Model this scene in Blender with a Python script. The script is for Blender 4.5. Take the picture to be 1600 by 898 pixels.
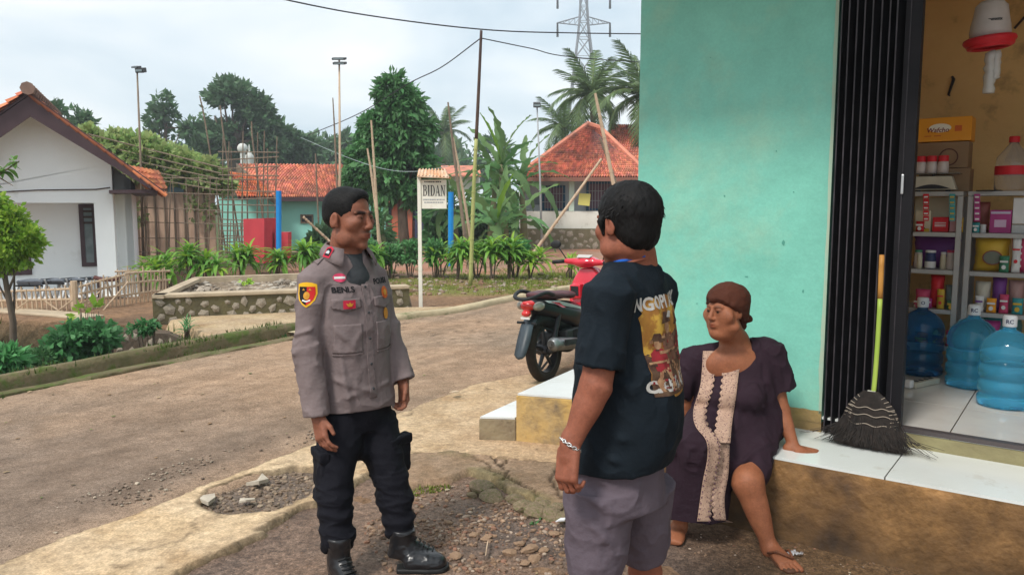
import bpy, bmesh, math, random
import numpy as np
from mathutils import Vector, Matrix
from mathutils.bvhtree import BVHTree
R = math.radians
random.seed(7); rng = np.random.default_rng(7)
for o in list(bpy.data.objects): bpy.data.objects.remove(o)
scene = bpy.context.scene
COL = scene.collection

# ---------------------------------------------------------------- camera
PITCH = R(6.1); CAMZ = 1.6; FPX = 1200.0
cd = bpy.data.cameras.new('camera'); cd.sensor_width = 36; cd.lens = 36*FPX/1600; cd.clip_start = .05; cd.clip_end = 3000
cam = bpy.data.objects.new('camera', cd); COL.objects.link(cam)
cam.location = (0, 0, CAMZ); cam.rotation_euler = (R(90)-PITCH, 0, 0); scene.camera = cam
# ---------------------------------------------------------------- sky, sun
SUN_EL, SUN_AZ = R(52), R(-140)      # azimuth measured from +Y towards +X
world = bpy.data.worlds.new("World"); scene.world = world; world.use_nodes = True
nt = world.node_tree; nt.nodes.clear()
out = nt.nodes.new('ShaderNodeOutputWorld'); bg = nt.nodes.new('ShaderNodeBackground'); bg.inputs[1].default_value = .1
sky = nt.nodes.new('ShaderNodeTexSky'); sky.sky_type = 'NISHITA'; sky.sun_disc = False
sky.sun_elevation = SUN_EL; sky.sun_rotation = SUN_AZ; sky.air_density = 1.2; sky.dust_density = 2.0
tc = nt.nodes.new('ShaderNodeTexCoord'); mp = nt.nodes.new('ShaderNodeMapping'); mp.inputs['Scale'].default_value = (1.0, 1.0, 2.6)
mp.inputs['Location'].default_value = (.35, .2, .1)
n1 = nt.nodes.new('ShaderNodeTexNoise'); n1.inputs['Scale'].default_value = 2.3; n1.inputs['Detail'].default_value = 5; n1.inputs['Roughness'].default_value = .5; n1.inputs['Distortion'].default_value = .4
r1 = nt.nodes.new('ShaderNodeValToRGB')
r1.color_ramp.elements[0].position = .34; r1.color_ramp.elements[0].color = (3.9, 4.9, 5.6, 1)
r1.color_ramp.elements[1].position = .62; r1.color_ramp.elements[1].color = (7.6, 7.7, 7.7, 1)
e = r1.color_ramp.elements.new(.48); e.color = (5.6, 6.3, 6.7, 1)
mx = nt.nodes.new('ShaderNodeMix'); mx.data_type = 'RGBA'; mx.inputs[0].default_value = .9
L = nt.links.new
L(tc.outputs['Generated'], mp.inputs[0]); L(mp.outputs[0], n1.inputs['Vector']); L(n1.outputs[0], r1.inputs[0])
L(sky.outputs[0], mx.inputs[6]); L(r1.outputs[0], mx.inputs[7]); L(mx.outputs[2], bg.inputs[0]); L(bg.outputs[0], out.inputs[0])
sd = bpy.data.lights.new('sun', 'SUN'); sd.energy = 1.9; sd.angle = R(12); sd.color = (1, .95, .88)
so = bpy.data.objects.new('sun', sd); COL.objects.link(so)
sv = Vector((math.sin(SUN_AZ)*math.cos(SUN_EL), math.cos(SUN_AZ)*math.cos(SUN_EL), math.sin(SUN_EL)))
so.rotation_euler = sv.to_track_quat('Z', 'Y').to_euler(); so.location = sv*30
scene.view_settings.view_transform = 'Standard'; scene.view_settings.look = 'None'
scene.view_settings.exposure = 0.82; scene.view_settings.gamma = 1
scene.render.engine = 'CYCLES'; scene.cycles.max_bounces = 7; scene.cycles.transparent_max_bounces = 12
scene.cycles.use_denoising = True; scene.cycles.volume_bounces = 0

# ---------------------------------------------------------------- picture <-> place helpers
_F = Vector((0, math.cos(PITCH), -math.sin(PITCH))); _U = Vector((0, math.sin(PITCH), math.cos(PITCH))); CAMP = Vector((0, 0, CAMZ))
def ray(px, py):
    return Vector((1, 0, 0))*((px-800)/FPX) + _U*((449-py)/FPX) + _F
def P(px, py, Y):
    d = ray(px, py); return CAMP + d*(Y/d.y)
def G(px, py, z=0.0):
    d = ray(px, py); return CAMP + d*((z-CAMZ)/d.z)
def hit(px, py, p0, n):
    d = ray(px, py); return CAMP + d*((p0-CAMP).dot(n)/d.dot(n))
def V(*a): return Vector(a)

# ---------------------------------------------------------------- noise
def _hash(ix, iy, iz, seed):
    h = (ix.astype(np.int64)*374761393 + iy.astype(np.int64)*668265263 + iz.astype(np.int64)*2147483647 + seed*974634777) & 0xffffffff
    h = ((h ^ (h >> 13))*1274126177) & 0xffffffff
    return ((h ^ (h >> 16)) & 0xffffff)/float(0xffffff)
def vnoise(p, seed=0):
    p = np.asarray(p, float); i = np.floor(p); f = p-i; f = f*f*(3-2*f); i = i.astype(np.int64); r = 0
    for dx in (0, 1):
        for dy in (0, 1):
            for dz in (0, 1):
                w = (f[..., 0] if dx else 1-f[..., 0])*(f[..., 1] if dy else 1-f[..., 1])*(f[..., 2] if dz else 1-f[..., 2])
                r = r + w*_hash(i[..., 0]+dx, i[..., 1]+dy, i[..., 2]+dz, seed)
    return r
def fbm(p, seed=0, oct=4):
    p = np.asarray(p, float); a = .5; s = 0; t = 0
    for k in range(oct):
        s = s + a*vnoise(p*(2**k), seed+k); t += a; a *= .5
    return s/t
def fb2(x, y, sc=1, seed=0, oct=4):
    return fbm(np.stack([np.asarray(x)*sc, np.asarray(y)*sc, np.zeros_like(np.asarray(x, float))+.37], -1), seed, oct)

# ---------------------------------------------------------------- materials
def mat(name, c1, c2=None, scale=3.0, rough=.85, bump=0.0, bscale=40.0, spec=.3, metal=0.0, attr=False, c3=None, s3=1.0, t3=(.5, .62), trans=0.0, sss=0.0, stretch=(1, 1, 1), coat=0.0, alpha=1.0, emit=None, ior=1.45, detail=5, speck=None):
    m = bpy.data.materials.new(name); m.use_nodes = True; t = m.node_tree; b = t.nodes['Principled BSDF']
    ln = t.links.new; co = t.nodes.new('ShaderNodeTexCoord'); mpn = t.nodes.new('ShaderNodeMapping'); mpn.inputs['Scale'].default_value = stretch
    ln(co.outputs['Object'], mpn.inputs[0])
    c1 = tuple(c1)+(1,) ; src = None
    if c2 is not None:
        n = t.nodes.new('ShaderNodeTexNoise'); n.inputs['Scale'].default_value = scale; n.inputs['Detail'].default_value = detail; n.inputs['Roughness'].default_value = .6
        ln(mpn.outputs[0], n.inputs['Vector'])
        rp = t.nodes.new('ShaderNodeValToRGB'); rp.color_ramp.elements[0].position = .35; rp.color_ramp.elements[1].position = .65
        rp.color_ramp.elements[0].color = c1; rp.color_ramp.elements[1].color = tuple(c2)+(1,)
        ln(n.outputs[0], rp.inputs[0]); src = rp.outputs[0]
    if c3 is not None:
        n = t.nodes.new('ShaderNodeTexNoise'); n.inputs['Scale'].default_value = s3; n.inputs['Detail'].default_value = 8; n.inputs['Roughness'].default_value = .65
        ln(mpn.outputs[0], n.inputs['Vector'])
        mr = t.nodes.new('ShaderNodeMapRange'); mr.inputs[1].default_value = t3[0]; mr.inputs[2].default_value = t3[1]; ln(n.outputs[0], mr.inputs[0])
        mm = t.nodes.new('ShaderNodeMix'); mm.data_type = 'RGBA'; ln(mr.outputs[0], mm.inputs[0])
        if src is not None: ln(src, mm.inputs[6])
        else: mm.inputs[6].default_value = c1
        mm.inputs[7].default_value = tuple(c3)+(1,); src = mm.outputs[2]
    if speck is not None:
        for sc_, lo_ in speck:
            n = t.nodes.new('ShaderNodeTexNoise'); n.inputs['Scale'].default_value = sc_; n.inputs['Detail'].default_value = 3; n.inputs['Roughness'].default_value = .7; ln(mpn.outputs[0], n.inputs['Vector'])
            rp = t.nodes.new('ShaderNodeMapRange'); rp.inputs[1].default_value = .36; rp.inputs[2].default_value = .64; rp.inputs[3].default_value = lo_; rp.inputs[4].default_value = 1.0+(1-lo_)*.8; ln(n.outputs[0], rp.inputs[0])
            vm = t.nodes.new('ShaderNodeVectorMath'); vm.operation = 'SCALE'
            if src is not None: ln(src, vm.inputs[0])
            else: vm.inputs[0].default_value = c1[:3]
            ln(rp.outputs[0], vm.inputs['Scale']); src = vm.outputs[0]
    if attr:
        at = t.nodes.new('ShaderNodeAttribute'); at.attribute_name = 'col'
        mm = t.nodes.new('ShaderNodeMix'); mm.data_type = 'RGBA'; mm.blend_type = 'MULTIPLY'; mm.inputs[0].default_value = 1
        if src is not None: ln(src, mm.inputs[6])
        else: mm.inputs[6].default_value = c1
        ln(at.outputs['Color'], mm.inputs[7]); src = mm.outputs[2]
    if src is not None: ln(src, b.inputs['Base Color'])
    else: b.inputs['Base Color'].default_value = c1
    b.inputs['Roughness'].default_value = rough; b.inputs['Specular IOR Level'].default_value = spec; b.inputs['Metallic'].default_value = metal
    b.inputs['Transmission Weight'].default_value = trans; b.inputs['IOR'].default_value = ior; b.inputs['Coat Weight'].default_value = coat; b.inputs['Alpha'].default_value = alpha
    if sss: b.inputs['Subsurface Weight'].default_value = sss; b.inputs['Subsurface Radius'].default_value = (.02, .008, .004)
    if bump:
        n = t.nodes.new('ShaderNodeTexNoise'); n.inputs['Scale'].default_value = bscale; n.inputs['Detail'].default_value = 6; ln(mpn.outputs[0], n.inputs['Vector'])
        bp = t.nodes.new('ShaderNodeBump'); bp.inputs['Strength'].default_value = min(1, bump); bp.inputs['Distance'].default_value = .6/bscale
        ln(n.outputs[0], bp.inputs['Height']); ln(bp.outputs[0], b.inputs['Normal'])
    return m
def leafmat(name, c, tl=.35, rough=.5):
    m = mat(name, c, attr=True, rough=rough, spec=.35); t = m.node_tree; b = t.nodes['Principled BSDF']
    tr = t.nodes.new('ShaderNodeBsdfTranslucent'); mx = t.nodes.new('ShaderNodeMixShader'); mx.inputs[0].default_value = tl
    src = b.inputs['Base Color'].links[0].from_socket; t.links.new(src, tr.inputs[0])
    t.links.new(b.outputs[0], mx.inputs[1]); t.links.new(tr.outputs[0], mx.inputs[2]); t.links.new(mx.outputs[0], t.nodes['Material Output'].inputs[0])
    return m

# ---------------------------------------------------------------- objects
def wloc(o):
    v = Vector((0, 0, 0))
    while o is not None: v = v+o.location; o = o.parent
    return v
def tag(o, label=None, cat=None, group=None, kind=None):
    if label: o['label'] = label
    if cat: o['category'] = cat
    if group: o['group'] = group
    if kind: o['kind'] = kind
    return o
def thing(name, label, cat, loc=(0, 0, 0), group=None):
    o = bpy.data.objects.new(name, None); o.location = loc; o.empty_display_size = .1; COL.objects.link(o)
    return tag(o, label, cat, group)
class MB:
    def __init__(s): s.v = []; s.f = []; s.c = []; s.mi = []; s.col = None
    def add(s, vs, fs, col=None, mi=0):
        k = len(s.v); s.v += [tuple(v) for v in vs]
        for f in fs: s.f.append(tuple(k+i for i in f)); s.c.append(col or (1, 1, 1)); s.mi.append(mi)
        return s
    def box(s, c, d, rz=0.0, M=None, col=None, mi=0):
        x, y, z = d[0]/2, d[1]/2, d[2]/2; c = Vector(c)
        M = M if M is not None else Matrix.Rotation(rz, 3, 'Z')
        vs = [c+M@Vector((a*x, b*y, e*z)) for a in (-1, 1) for b in (-1, 1) for e in (-1, 1)]
        return s.add(vs, [(0, 1, 3, 2), (4, 6, 7, 5), (0, 4, 5, 1), (2, 3, 7, 6), (0, 2, 6, 4), (1, 5, 7, 3)], col, mi)
    def hexa(s, q, e, col=None, mi=0):       # quad q extruded by vector e
        q = [Vector(p) for p in q]; n = len(q); vs = q+[p+Vector(e) for p in q]
        fs = [tuple(range(n))[::-1], tuple(range(n, 2*n))]+[(i, (i+1) % n, n+(i+1) % n, n+i) for i in range(n)]
        return s.add(vs, fs, col, mi)
    def tube(s, pts, rs, n=8, caps=True, col=None, flat=1.0, upv=None, mi=0):
        pts = [Vector(p) for p in pts]
        if not hasattr(rs, '__len__'): rs = [rs]*len(pts)
        vs = []; prev = None
        for i, p in enumerate(pts):
            d = (pts[min(i+1, len(pts)-1)]-pts[max(i-1, 0)]).normalized()
            a = Vector(upv) if upv is not None else (prev if prev is not None else (Vector((0, 0, 1)) if abs(d.z) < .9 else Vector((1, 0, 0))))
            u = (a-d*a.dot(d)); u = u.normalized() if u.length > 1e-6 else d.orthogonal().normalized(); w = d.cross(u); prev = u
            for k in range(n):
                t = 2*math.pi*k/n; vs.append(p+(u*math.cos(t)*flat+w*math.sin(t))*rs[i])
        fs = [(i*n+k, i*n+(k+1) % n, (i+1)*n+(k+1) % n, (i+1)*n+k) for i in range(len(pts)-1) for k in range(n)]
        if caps: fs += [tuple(range(n))[::-1], tuple((len(pts)-1)*n+k for k in range(n))]
        return s.add(vs, fs, col, mi)
    def lathe(s, prof, c=(0, 0, 0), n=24, ax=None, col=None, mi=0, caps=True):
        c = Vector(c); M = ax if ax is not None else Matrix.Identity(3)
        vs = [c+M@Vector((r*math.cos(2*math.pi*k/n), r*math.sin(2*math.pi*k/n), z)) for r, z in prof for k in range(n)]
        fs = [(i*n+k, i*n+(k+1) % n, (i+1)*n+(k+1) % n, (i+1)*n+k) for i in range(len(prof)-1) for k in range(n)]
        if caps: fs += [tuple(range(n))[::-1], tuple((len(prof)-1)*n+k for k in range(n))]
        return s.add(vs, fs, col, mi)
    def build(s, name, m, parent=None, smooth=False, origin=None, bevel=0, solid=0, subsurf=0):
        a = np.array(s.v, float)
        return mesh_obj(name, a, s.f, m, parent, smooth, origin, face_col=s.c, mi=s.mi, bevel=bevel, solid=solid, subsurf=subsurf)
def mesh_obj(name, a, faces, m, parent=None, smooth=False, origin=None, face_col=None, vert_col=None, mi=None, bevel=0, solid=0, subsurf=0):
    a = np.asarray(a, float)
    if parent is not None: off = np.array(wloc(parent))
    else:
        if origin is None: origin = ((a[:, 0].min()+a[:, 0].max())/2, (a[:, 1].min()+a[:, 1].max())/2, a[:, 2].min())
        off = np.array(origin)
    me = bpy.data.meshes.new(name); loc = a-off
    if isinstance(faces, np.ndarray):
        nf, k = faces.shape; me.vertices.add(len(loc)); me.vertices.foreach_set('co', loc.astype(np.float32).ravel())
        me.loops.add(nf*k); me.loops.foreach_set('vertex_index', faces.astype(np.int32).ravel())
        me.polygons.add(nf); me.polygons.foreach_set('loop_start', np.arange(0, nf*k, k, dtype=np.int32)); me.update(calc_edges=True)
    else: me.from_pydata([tuple(v) for v in loc], [], faces)
    ms = m if isinstance(m, (list, tuple)) else [m]
    for q in ms: me.materials.append(q)
    if mi is not None and len(ms) > 1: me.polygons.foreach_set('material_index', mi)
    if vert_col is not None:
        ca = me.color_attributes.new('col', 'FLOAT_COLOR', 'POINT'); vc = np.ones((len(a), 4), np.float32); vc[:, :3] = vert_col; ca.data.foreach_set('color', vc.ravel())
    else:
        ca = me.color_attributes.new('col', 'FLOAT_COLOR', 'CORNER'); lc = np.ones((len(me.loops), 4), np.float32)
        if face_col is not None:
            tot = np.array([len(f) for f in faces]); lc[:, :3] = np.repeat(np.array(face_col, np.float32), tot, axis=0)
        ca.data.foreach_set('color', lc.ravel())
    if smooth: me.polygons.foreach_set('use_smooth', [True]*len(me.polygons))
    me.validate()
    if not isinstance(faces, np.ndarray):
        bm = bmesh.new(); bm.from_mesh(me); bmesh.ops.recalc_face_normals(bm, faces=bm.faces) if len(bm.faces) < 20000 else None; bm.to_mesh(me); bm.free()
    o = bpy.data.objects.new(name, me); COL.objects.link(o)
    if parent is not None: o.parent = parent
    else: o.location = Vector(origin)
    if solid: md = o.modifiers.new('s', 'SOLIDIFY'); md.thickness = solid; md.offset = -1
    if bevel: md = o.modifiers.new('b', 'BEVEL'); md.width = bevel; md.segments = 2; md.limit_method = 'ANGLE'
    if subsurf: md = o.modifiers.new('ss', 'SUBSURF'); md.levels = subsurf; md.render_levels = subsurf
    return o
def inst(src, name, parent=None, loc=(0, 0, 0), rot=None, scale=None):   # one more object sharing mesh data
    o = bpy.data.objects.new(name, src); COL.objects.link(o)
    if parent is not None: o.parent = parent; o.location = Vector(loc)-wloc(parent)
    else: o.location = loc
    if rot is not None: o.rotation_euler = rot
    if scale is not None: o.scale = scale if hasattr(scale, '__len__') else (scale,)*3
    return o
def copy_tree(o, parent=None):
    c = o.copy(); COL.objects.link(c)
    if parent is not None: c.parent = parent; c.matrix_parent_inverse = o.matrix_parent_inverse.copy()
    for ch in list(o.children): copy_tree(ch, c)
    return c
def cr(pts, n=8):                     # catmull-rom through points
    pts = [Vector(p) for p in pts]; q = [pts[0]*2-pts[1]]+pts+[pts[-1]*2-pts[-2]]; r = []
    for i in range(1, len(q)-2):
        for k in range(n):
            t = k/n; a, b, c, d = q[i-1], q[i], q[i+1], q[i+2]
            r.append(.5*((2*b)+(c-a)*t+(2*a-5*b+4*c-d)*t*t+(3*b-a-3*c+d)*t**3))
    r.append(pts[-1]); return r
def stone_mesh(name, m, seed, sub=1, flat=.55, rough=.22):
    bm = bmesh.new(); bmesh.ops.create_icosphere(bm, subdivisions=sub, radius=.5); r = random.Random(seed)
    off = V(r.random()*9, r.random()*9, r.random()*9)
    for v in bm.verts:
        k = 1+rough*(float(vnoise(np.array([(v.co*2.2+off)[:]]), seed)[0])*2-1)*1.6; v.co = V(v.co.x*k, v.co.y*k, v.co.z*k*flat)
    me = bpy.data.meshes.new(name); bm.to_mesh(me); bm.free(); me.materials.append(m)
    ca = me.color_attributes.new('col', 'FLOAT_COLOR', 'CORNER'); ca.data.foreach_set('color', np.ones(len(me.loops)*4, np.float32))
    return me
# text laid out as flat triangles
def text2d(body, size=1.0, shear=0.0, bold=0.0, align='CENTER'):
    c = bpy.data.curves.new('t', 'FONT'); c.body = body; c.size = size; c.align_x = align; c.align_y = 'CENTER'; c.shear = shear; c.offset = bold*size; c.resolution_u = 3; c.fill_mode = 'FRONT'
    o = bpy.data.objects.new('t', c); COL.objects.link(o); bpy.context.view_layer.update()
    me = bpy.data.meshes.new_from_object(o.evaluated_get(bpy.context.evaluated_depsgraph_get()))
    vs = [(v.co.x, v.co.y) for v in me.vertices]; fs = [tuple(p.vertices) for p in me.polygons]
    bpy.data.objects.remove(o); bpy.data.curves.remove(c); bpy.data.meshes.remove(me); return vs, fs
def flat_print(name, shape, m, parent, o, r, u, off=.0):       # flat print on a flat face: origin, right, up
    o, r, u = Vector(o), Vector(r), Vector(u); n = r.cross(u).normalized()
    return mesh_obj(name, np.array([tuple(o+r*x+u*y+n*off) for x, y in shape[0]]), shape[1], m, parent)
def poly2d(pts): return list(pts), [tuple(range(len(pts)))]
def disc2d(rx, ry=None, n=20, cx=0, cy=0):
    ry = ry or rx; return poly2d([(cx+rx*math.cos(2*math.pi*k/n), cy+ry*math.sin(2*math.pi*k/n)) for k in range(n)])
def rect2d(w, h, cx=0, cy=0): return poly2d([(cx-w/2, cy-h/2), (cx+w/2, cy-h/2), (cx+w/2, cy+h/2), (cx-w/2, cy+h/2)])
def decal(name, shape, m, parent, bvh, o, r, u, d, off=.002, res=.012, solid=0, drop=None):
    """cloth print: the flat shape is laid on the garment by casting it along d"""
    o, r, u, d = Vector(o), Vector(r).normalized(), Vector(u).normalized(), Vector(d).normalized()
    bm = bmesh.new(); vs = [bm.verts.new((x, y, 0)) for x, y in shape[0]]
    for f in shape[1]:
        try: bm.faces.new([vs[i] for i in f])
        except ValueError: pass
    bmesh.ops.triangulate(bm, faces=bm.faces)
    for it in range(7):
        es = [e for e in bm.edges if e.calc_length() > res]
        if not es: break
        bmesh.ops.subdivide_edges(bm, edges=es, cuts=1); bmesh.ops.triangulate(bm, faces=[f for f in bm.faces if len(f.verts) > 3])
    bad = []
    for v in bm.verts:
        q = o+r*v.co.x+u*v.co.y-d*.35; h = bvh.ray_cast(q, d, .8)
        if h[0] is None: bad.append(v); continue
        n = h[1] if h[1].dot(d) < 0 else -h[1]; v.co = h[0]+(n*.6-d*.4).normalized()*off
    bmesh.ops.delete(bm, geom=bad, context='VERTS')
    a = np.array([v.co[:] for v in bm.verts]); bm.verts.index_update(); fs = [tuple(v.index for v in f.verts) for f in bm.faces]; bm.free()
    if len(a) == 0: return None
    return mesh_obj(name, a, fs, m, parent, smooth=True, solid=solid)
def bvh_of(v, f): return BVHTree.FromPolygons([tuple(x) for x in v], [tuple(int(i) for i in q) for q in f])

# ---------------------------------------------------------------- implicit surfaces (bodies, clothes)
class SDF:
    def __init__(s, lo, hi, h):
        s.lo = np.array(lo, float); s.h = h; s.n = np.ceil((np.array(hi)-s.lo)/h).astype(int)+1; s.F = np.full(s.n, .5, np.float32)
    def _sub(s, lo, hi):
        a = np.clip(np.floor((np.array(lo)-s.lo)/s.h).astype(int), 0, s.n); b = np.clip(np.ceil((np.array(hi)-s.lo)/s.h).astype(int)+1, 0, s.n)
        if (b <= a).any(): return None, None
        sl = tuple(slice(a[i], b[i]) for i in range(3))
        g = [(s.lo[i]+s.h*np.arange(a[i], b[i], dtype=np.float32)).astype(np.float32) for i in range(3)]
        return sl, (g[0][:, None, None], g[1][None, :, None], g[2][None, None, :])
    def _ap(s, sl, d, k, op):
        A = s.F[sl]; d = d.astype(np.float32)
        if op == 'u': hh = np.maximum(k-np.abs(A-d), 0)/k; s.F[sl] = np.minimum(A, d)-hh*hh*k*.25
        elif op == 's': d = -d; hh = np.maximum(k-np.abs(A-d), 0)/k; s.F[sl] = np.maximum(A, d)+hh*hh*k*.25
    def cap(s, a, b, ra, rb=None, k=.01, op='u'):
        rb = ra if rb is None else rb; a = np.array(a, float); b = np.array(b, float); m = max(ra, rb)+k+2*s.h
        sl, g = s._sub(np.minimum(a, b)-m, np.maximum(a, b)+m)
        if sl is None: return s
        ab = b-a; L2 = max(float(ab@ab), 1e-9); p = [g[i]-a[i] for i in range(3)]
        t = np.clip((p[0]*ab[0]+p[1]*ab[1]+p[2]*ab[2])/L2, 0, 1)
        d = np.sqrt((p[0]-t*ab[0])**2+(p[1]-t*ab[1])**2+(p[2]-t*ab[2])**2)-(ra+(rb-ra)*t); s._ap(sl, d, k, op); return s
    def ell(s, c, r, M=None, k=.01, op='u'):
        c = np.array(c, float); r = np.array(r, float); m = r.max()+k+2*s.h; sl, g = s._sub(c-m, c+m)
        if sl is None: return s
        p = [g[i]-c[i] for i in range(3)]
        if M is not None: M = np.array(M, float); p = [p[0]*M[0, j]+p[1]*M[1, j]+p[2]*M[2, j] for j in range(3)]
        rho = np.sqrt(sum((p[j]/r[j])**2 for j in range(3))); ln = np.sqrt(sum(p[j]**2 for j in range(3)))
        rho = np.maximum(rho, 1e-3); d = np.where(rho > .25, ln*(1-1/rho), -r.min()*.8); s._ap(sl, d, k, op); return s
    def rbox(s, c, hf, M=None, rd=.005, k=.006, op='u'):
        c = np.array(c, float); hf = np.array(hf, float); m = np.linalg.norm(hf)+k+2*s.h; sl, g = s._sub(c-m, c+m)
        if sl is None: return s
        p = [g[i]-c[i] for i in range(3)]
        if M is not None: M = np.array(M, float); p = [p[0]*M[0, j]+p[1]*M[1, j]+p[2]*M[2, j] for j in range(3)]
        q = [np.abs(p[j])-(hf[j]-rd) for j in range(3)]
        d = np.sqrt(sum(np.maximum(x, 0)**2 for x in q))+np.minimum(np.maximum(np.maximum(q[0], q[1]), q[2]), 0)-rd; s._ap(sl, d, k, op); return s
    def loft(s, a, b, secs, u=(1, 0, 0), k=.01, op='u', n=2.0, capk=.012):
        """secs rows: t, offset_u, offset_v, radius_u, radius_v"""
        a = np.array(a, float); b = np.array(b, float); w = b-a; Ln = np.linalg.norm(w); w = w/Ln
        u = np.array(u, float); u = u-w*(u@w); u /= np.linalg.norm(u); v = np.cross(w, u)
        S = np.array(secs, float); ts = np.linspace(S[0, 0], S[-1, 0], 60)
        def cub(y):
            x = S[:, 0]; m = np.gradient(y, x) if len(x) > 1 else y*0; i = np.clip(np.searchsorted(x, ts)-1, 0, len(x)-2)
            hh = x[i+1]-x[i]; t = (ts-x[i])/hh
            return (2*t**3-3*t**2+1)*y[i]+(t**3-2*t**2+t)*hh*m[i]+(-2*t**3+3*t**2)*y[i+1]+(t**3-t**2)*hh*m[i+1]
        C = [cub(S[:, j]) for j in range(1, 5)]
        mr = max(C[2].max(), C[3].max())+max(np.abs(C[0]).max(), np.abs(C[1]).max())+k+2*s.h
        sl, g = s._sub(np.minimum(a, b)-mr, np.maximum(a, b)+mr)
        if sl is None: return s
        p = [g[i]-a[i] for i in range(3)]
        t = ((p[0]*w[0]+p[1]*w[1]+p[2]*w[2])/Ln).astype(np.float32); pu = p[0]*u[0]+p[1]*u[1]+p[2]*u[2]; pv = p[0]*v[0]+p[1]*v[1]+p[2]*v[2]
        ix = np.clip(t, S[0, 0], S[-1, 0]); I = lambda y: np.interp(ix, ts, y).astype(np.float32)
        pu = pu-I(C[0]); pv = pv-I(C[1]); ru = I(C[2]); rv = I(C[3])
        rho = (np.abs(pu/ru)**n+np.abs(pv/rv)**n)**(1/n); ln = np.sqrt(pu*pu+pv*pv); rho = np.maximum(rho, .02)
        d = np.where(rho > .3, ln*(1-1/rho), -np.minimum(ru, rv)*.7)
        e = np.maximum(S[0, 0]-t, t-S[-1, 0])*Ln
        hh = np.maximum(capk-np.abs(d-e), 0)/capk; d = np.maximum(d, e)+hh*hh*capk*.25
        s._ap(sl, d, k, op); return s
    def cutplane(s, p, n, lo=None, hi=None, k=.006):       # remove the side n points to
        p = np.array(p, float); n = np.array(n, float); n /= np.linalg.norm(n)
        sl, g = s._sub(s.lo if lo is None else lo, (s.lo+s.h*s.n) if hi is None else hi)
        d = -((g[0]-p[0])*n[0]+(g[1]-p[1])*n[1]+(g[2]-p[2])*n[2]); s._ap(sl, d+0*s.F[sl], k, 's'); return s
    def mesh(s):
        F = s.F.copy(); F[0] = F[-1] = .5; F[:, 0] = F[:, -1] = .5; F[:, :, 0] = F[:, :, -1] = .5
        I = F < 0; c = [I[i:I.shape[0]-1+i, j:I.shape[1]-1+j, k:I.shape[2]-1+k] for i in (0, 1) for j in (0, 1) for k in (0, 1)]
        al = c[0].copy(); an = c[0].copy()
        for q in c[1:]: al &= q; an |= q
        act = an & ~al; cell = np.argwhere(act); idm = np.full(act.shape, -1, np.int32); idm[act] = np.arange(len(cell))
        pos = np.zeros((len(cell), 3)); cnt = np.zeros(len(cell))
        cor = [(i, j, k) for i in (0, 1) for j in (0, 1) for k in (0, 1)]
        val = {q: F[cell[:, 0]+q[0], cell[:, 1]+q[1], cell[:, 2]+q[2]] for q in cor}
        for q in cor:
            for ax in range(3):
                if q[ax]: continue
                r = list(q); r[ax] = 1; r = tuple(r); va, vb = val[q], val[r]; m = (va < 0) != (vb < 0)
                t = np.where(m, va/np.where(m, va-vb, 1), 0); pt = np.array(q, float)[None]+t[:, None]*np.eye(3)[ax][None]
                pos += pt*m[:, None]; cnt += m
        vs = s.lo+(cell+pos/cnt[:, None])*s.h; quads = []
        for ax in range(3):
            a, b = [(1, 2), (2, 0), (0, 1)][ax]; s0 = [slice(1, -1)]*3; s0[ax] = slice(0, -1); s1 = list(s0); s1[ax] = slice(1, None)
            A = I[tuple(s0)]; B = I[tuple(s1)]; e = np.argwhere(A != B); sg = A[tuple(e.T)]
            base = e.copy(); base[:, a] += 1; base[:, b] += 1
            def cc(da, db):
                q = base.copy(); q[:, a] += da; q[:, b] += db; return idm[q[:, 0], q[:, 1], q[:, 2]]
            q = np.stack([cc(-1, -1), cc(0, -1), cc(0, 0), cc(-1, 0)], 1); q[~sg] = q[~sg][:, ::-1]; quads.append(q)
        Q = np.concatenate(quads); Q = Q[(Q >= 0).all(1)]
        for it in range(2):           # light smoothing, keeps volume
            for lam in (.5, -.5):
                acc = np.zeros_like(vs); cn = np.zeros(len(vs))
                for i in range(4):
                    np.add.at(acc, Q[:, i], vs[Q[:, (i+1) % 4]]); np.add.at(acc, Q[:, i], vs[Q[:, (i+3) % 4]]); np.add.at(cn, Q[:, i], 2)
                vs = vs+lam*(acc/np.maximum(cn, 1)[:, None]-vs)
        return vs, Q
def normals(vs, Q):
    n = np.cross(vs[Q[:, 2]]-vs[Q[:, 0]], vs[Q[:, 3]]-vs[Q[:, 1]]); N = np.zeros_like(vs)
    for i in range(4): np.add.at(N, Q[:, i], n)
    return N/np.maximum(np.linalg.norm(N, axis=1), 1e-9)[:, None]
def folds(vs, N, lines):             # lines: (a, b, width, height)
    d = np.zeros(len(vs))
    for a, b, w, h in lines:
        a = np.array(a, float); b = np.array(b, float); ab = b-a; p = vs-a; t = np.clip(p@ab/(ab@ab), 0, 1)
        q = np.linalg.norm(p-t[:, None]*ab, axis=1); d += h*np.exp(-(q/w)**2)*np.sin(np.pi*np.clip(t*.9+.05, 0, 1))**.5
    return vs+N*d[:, None]
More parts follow.
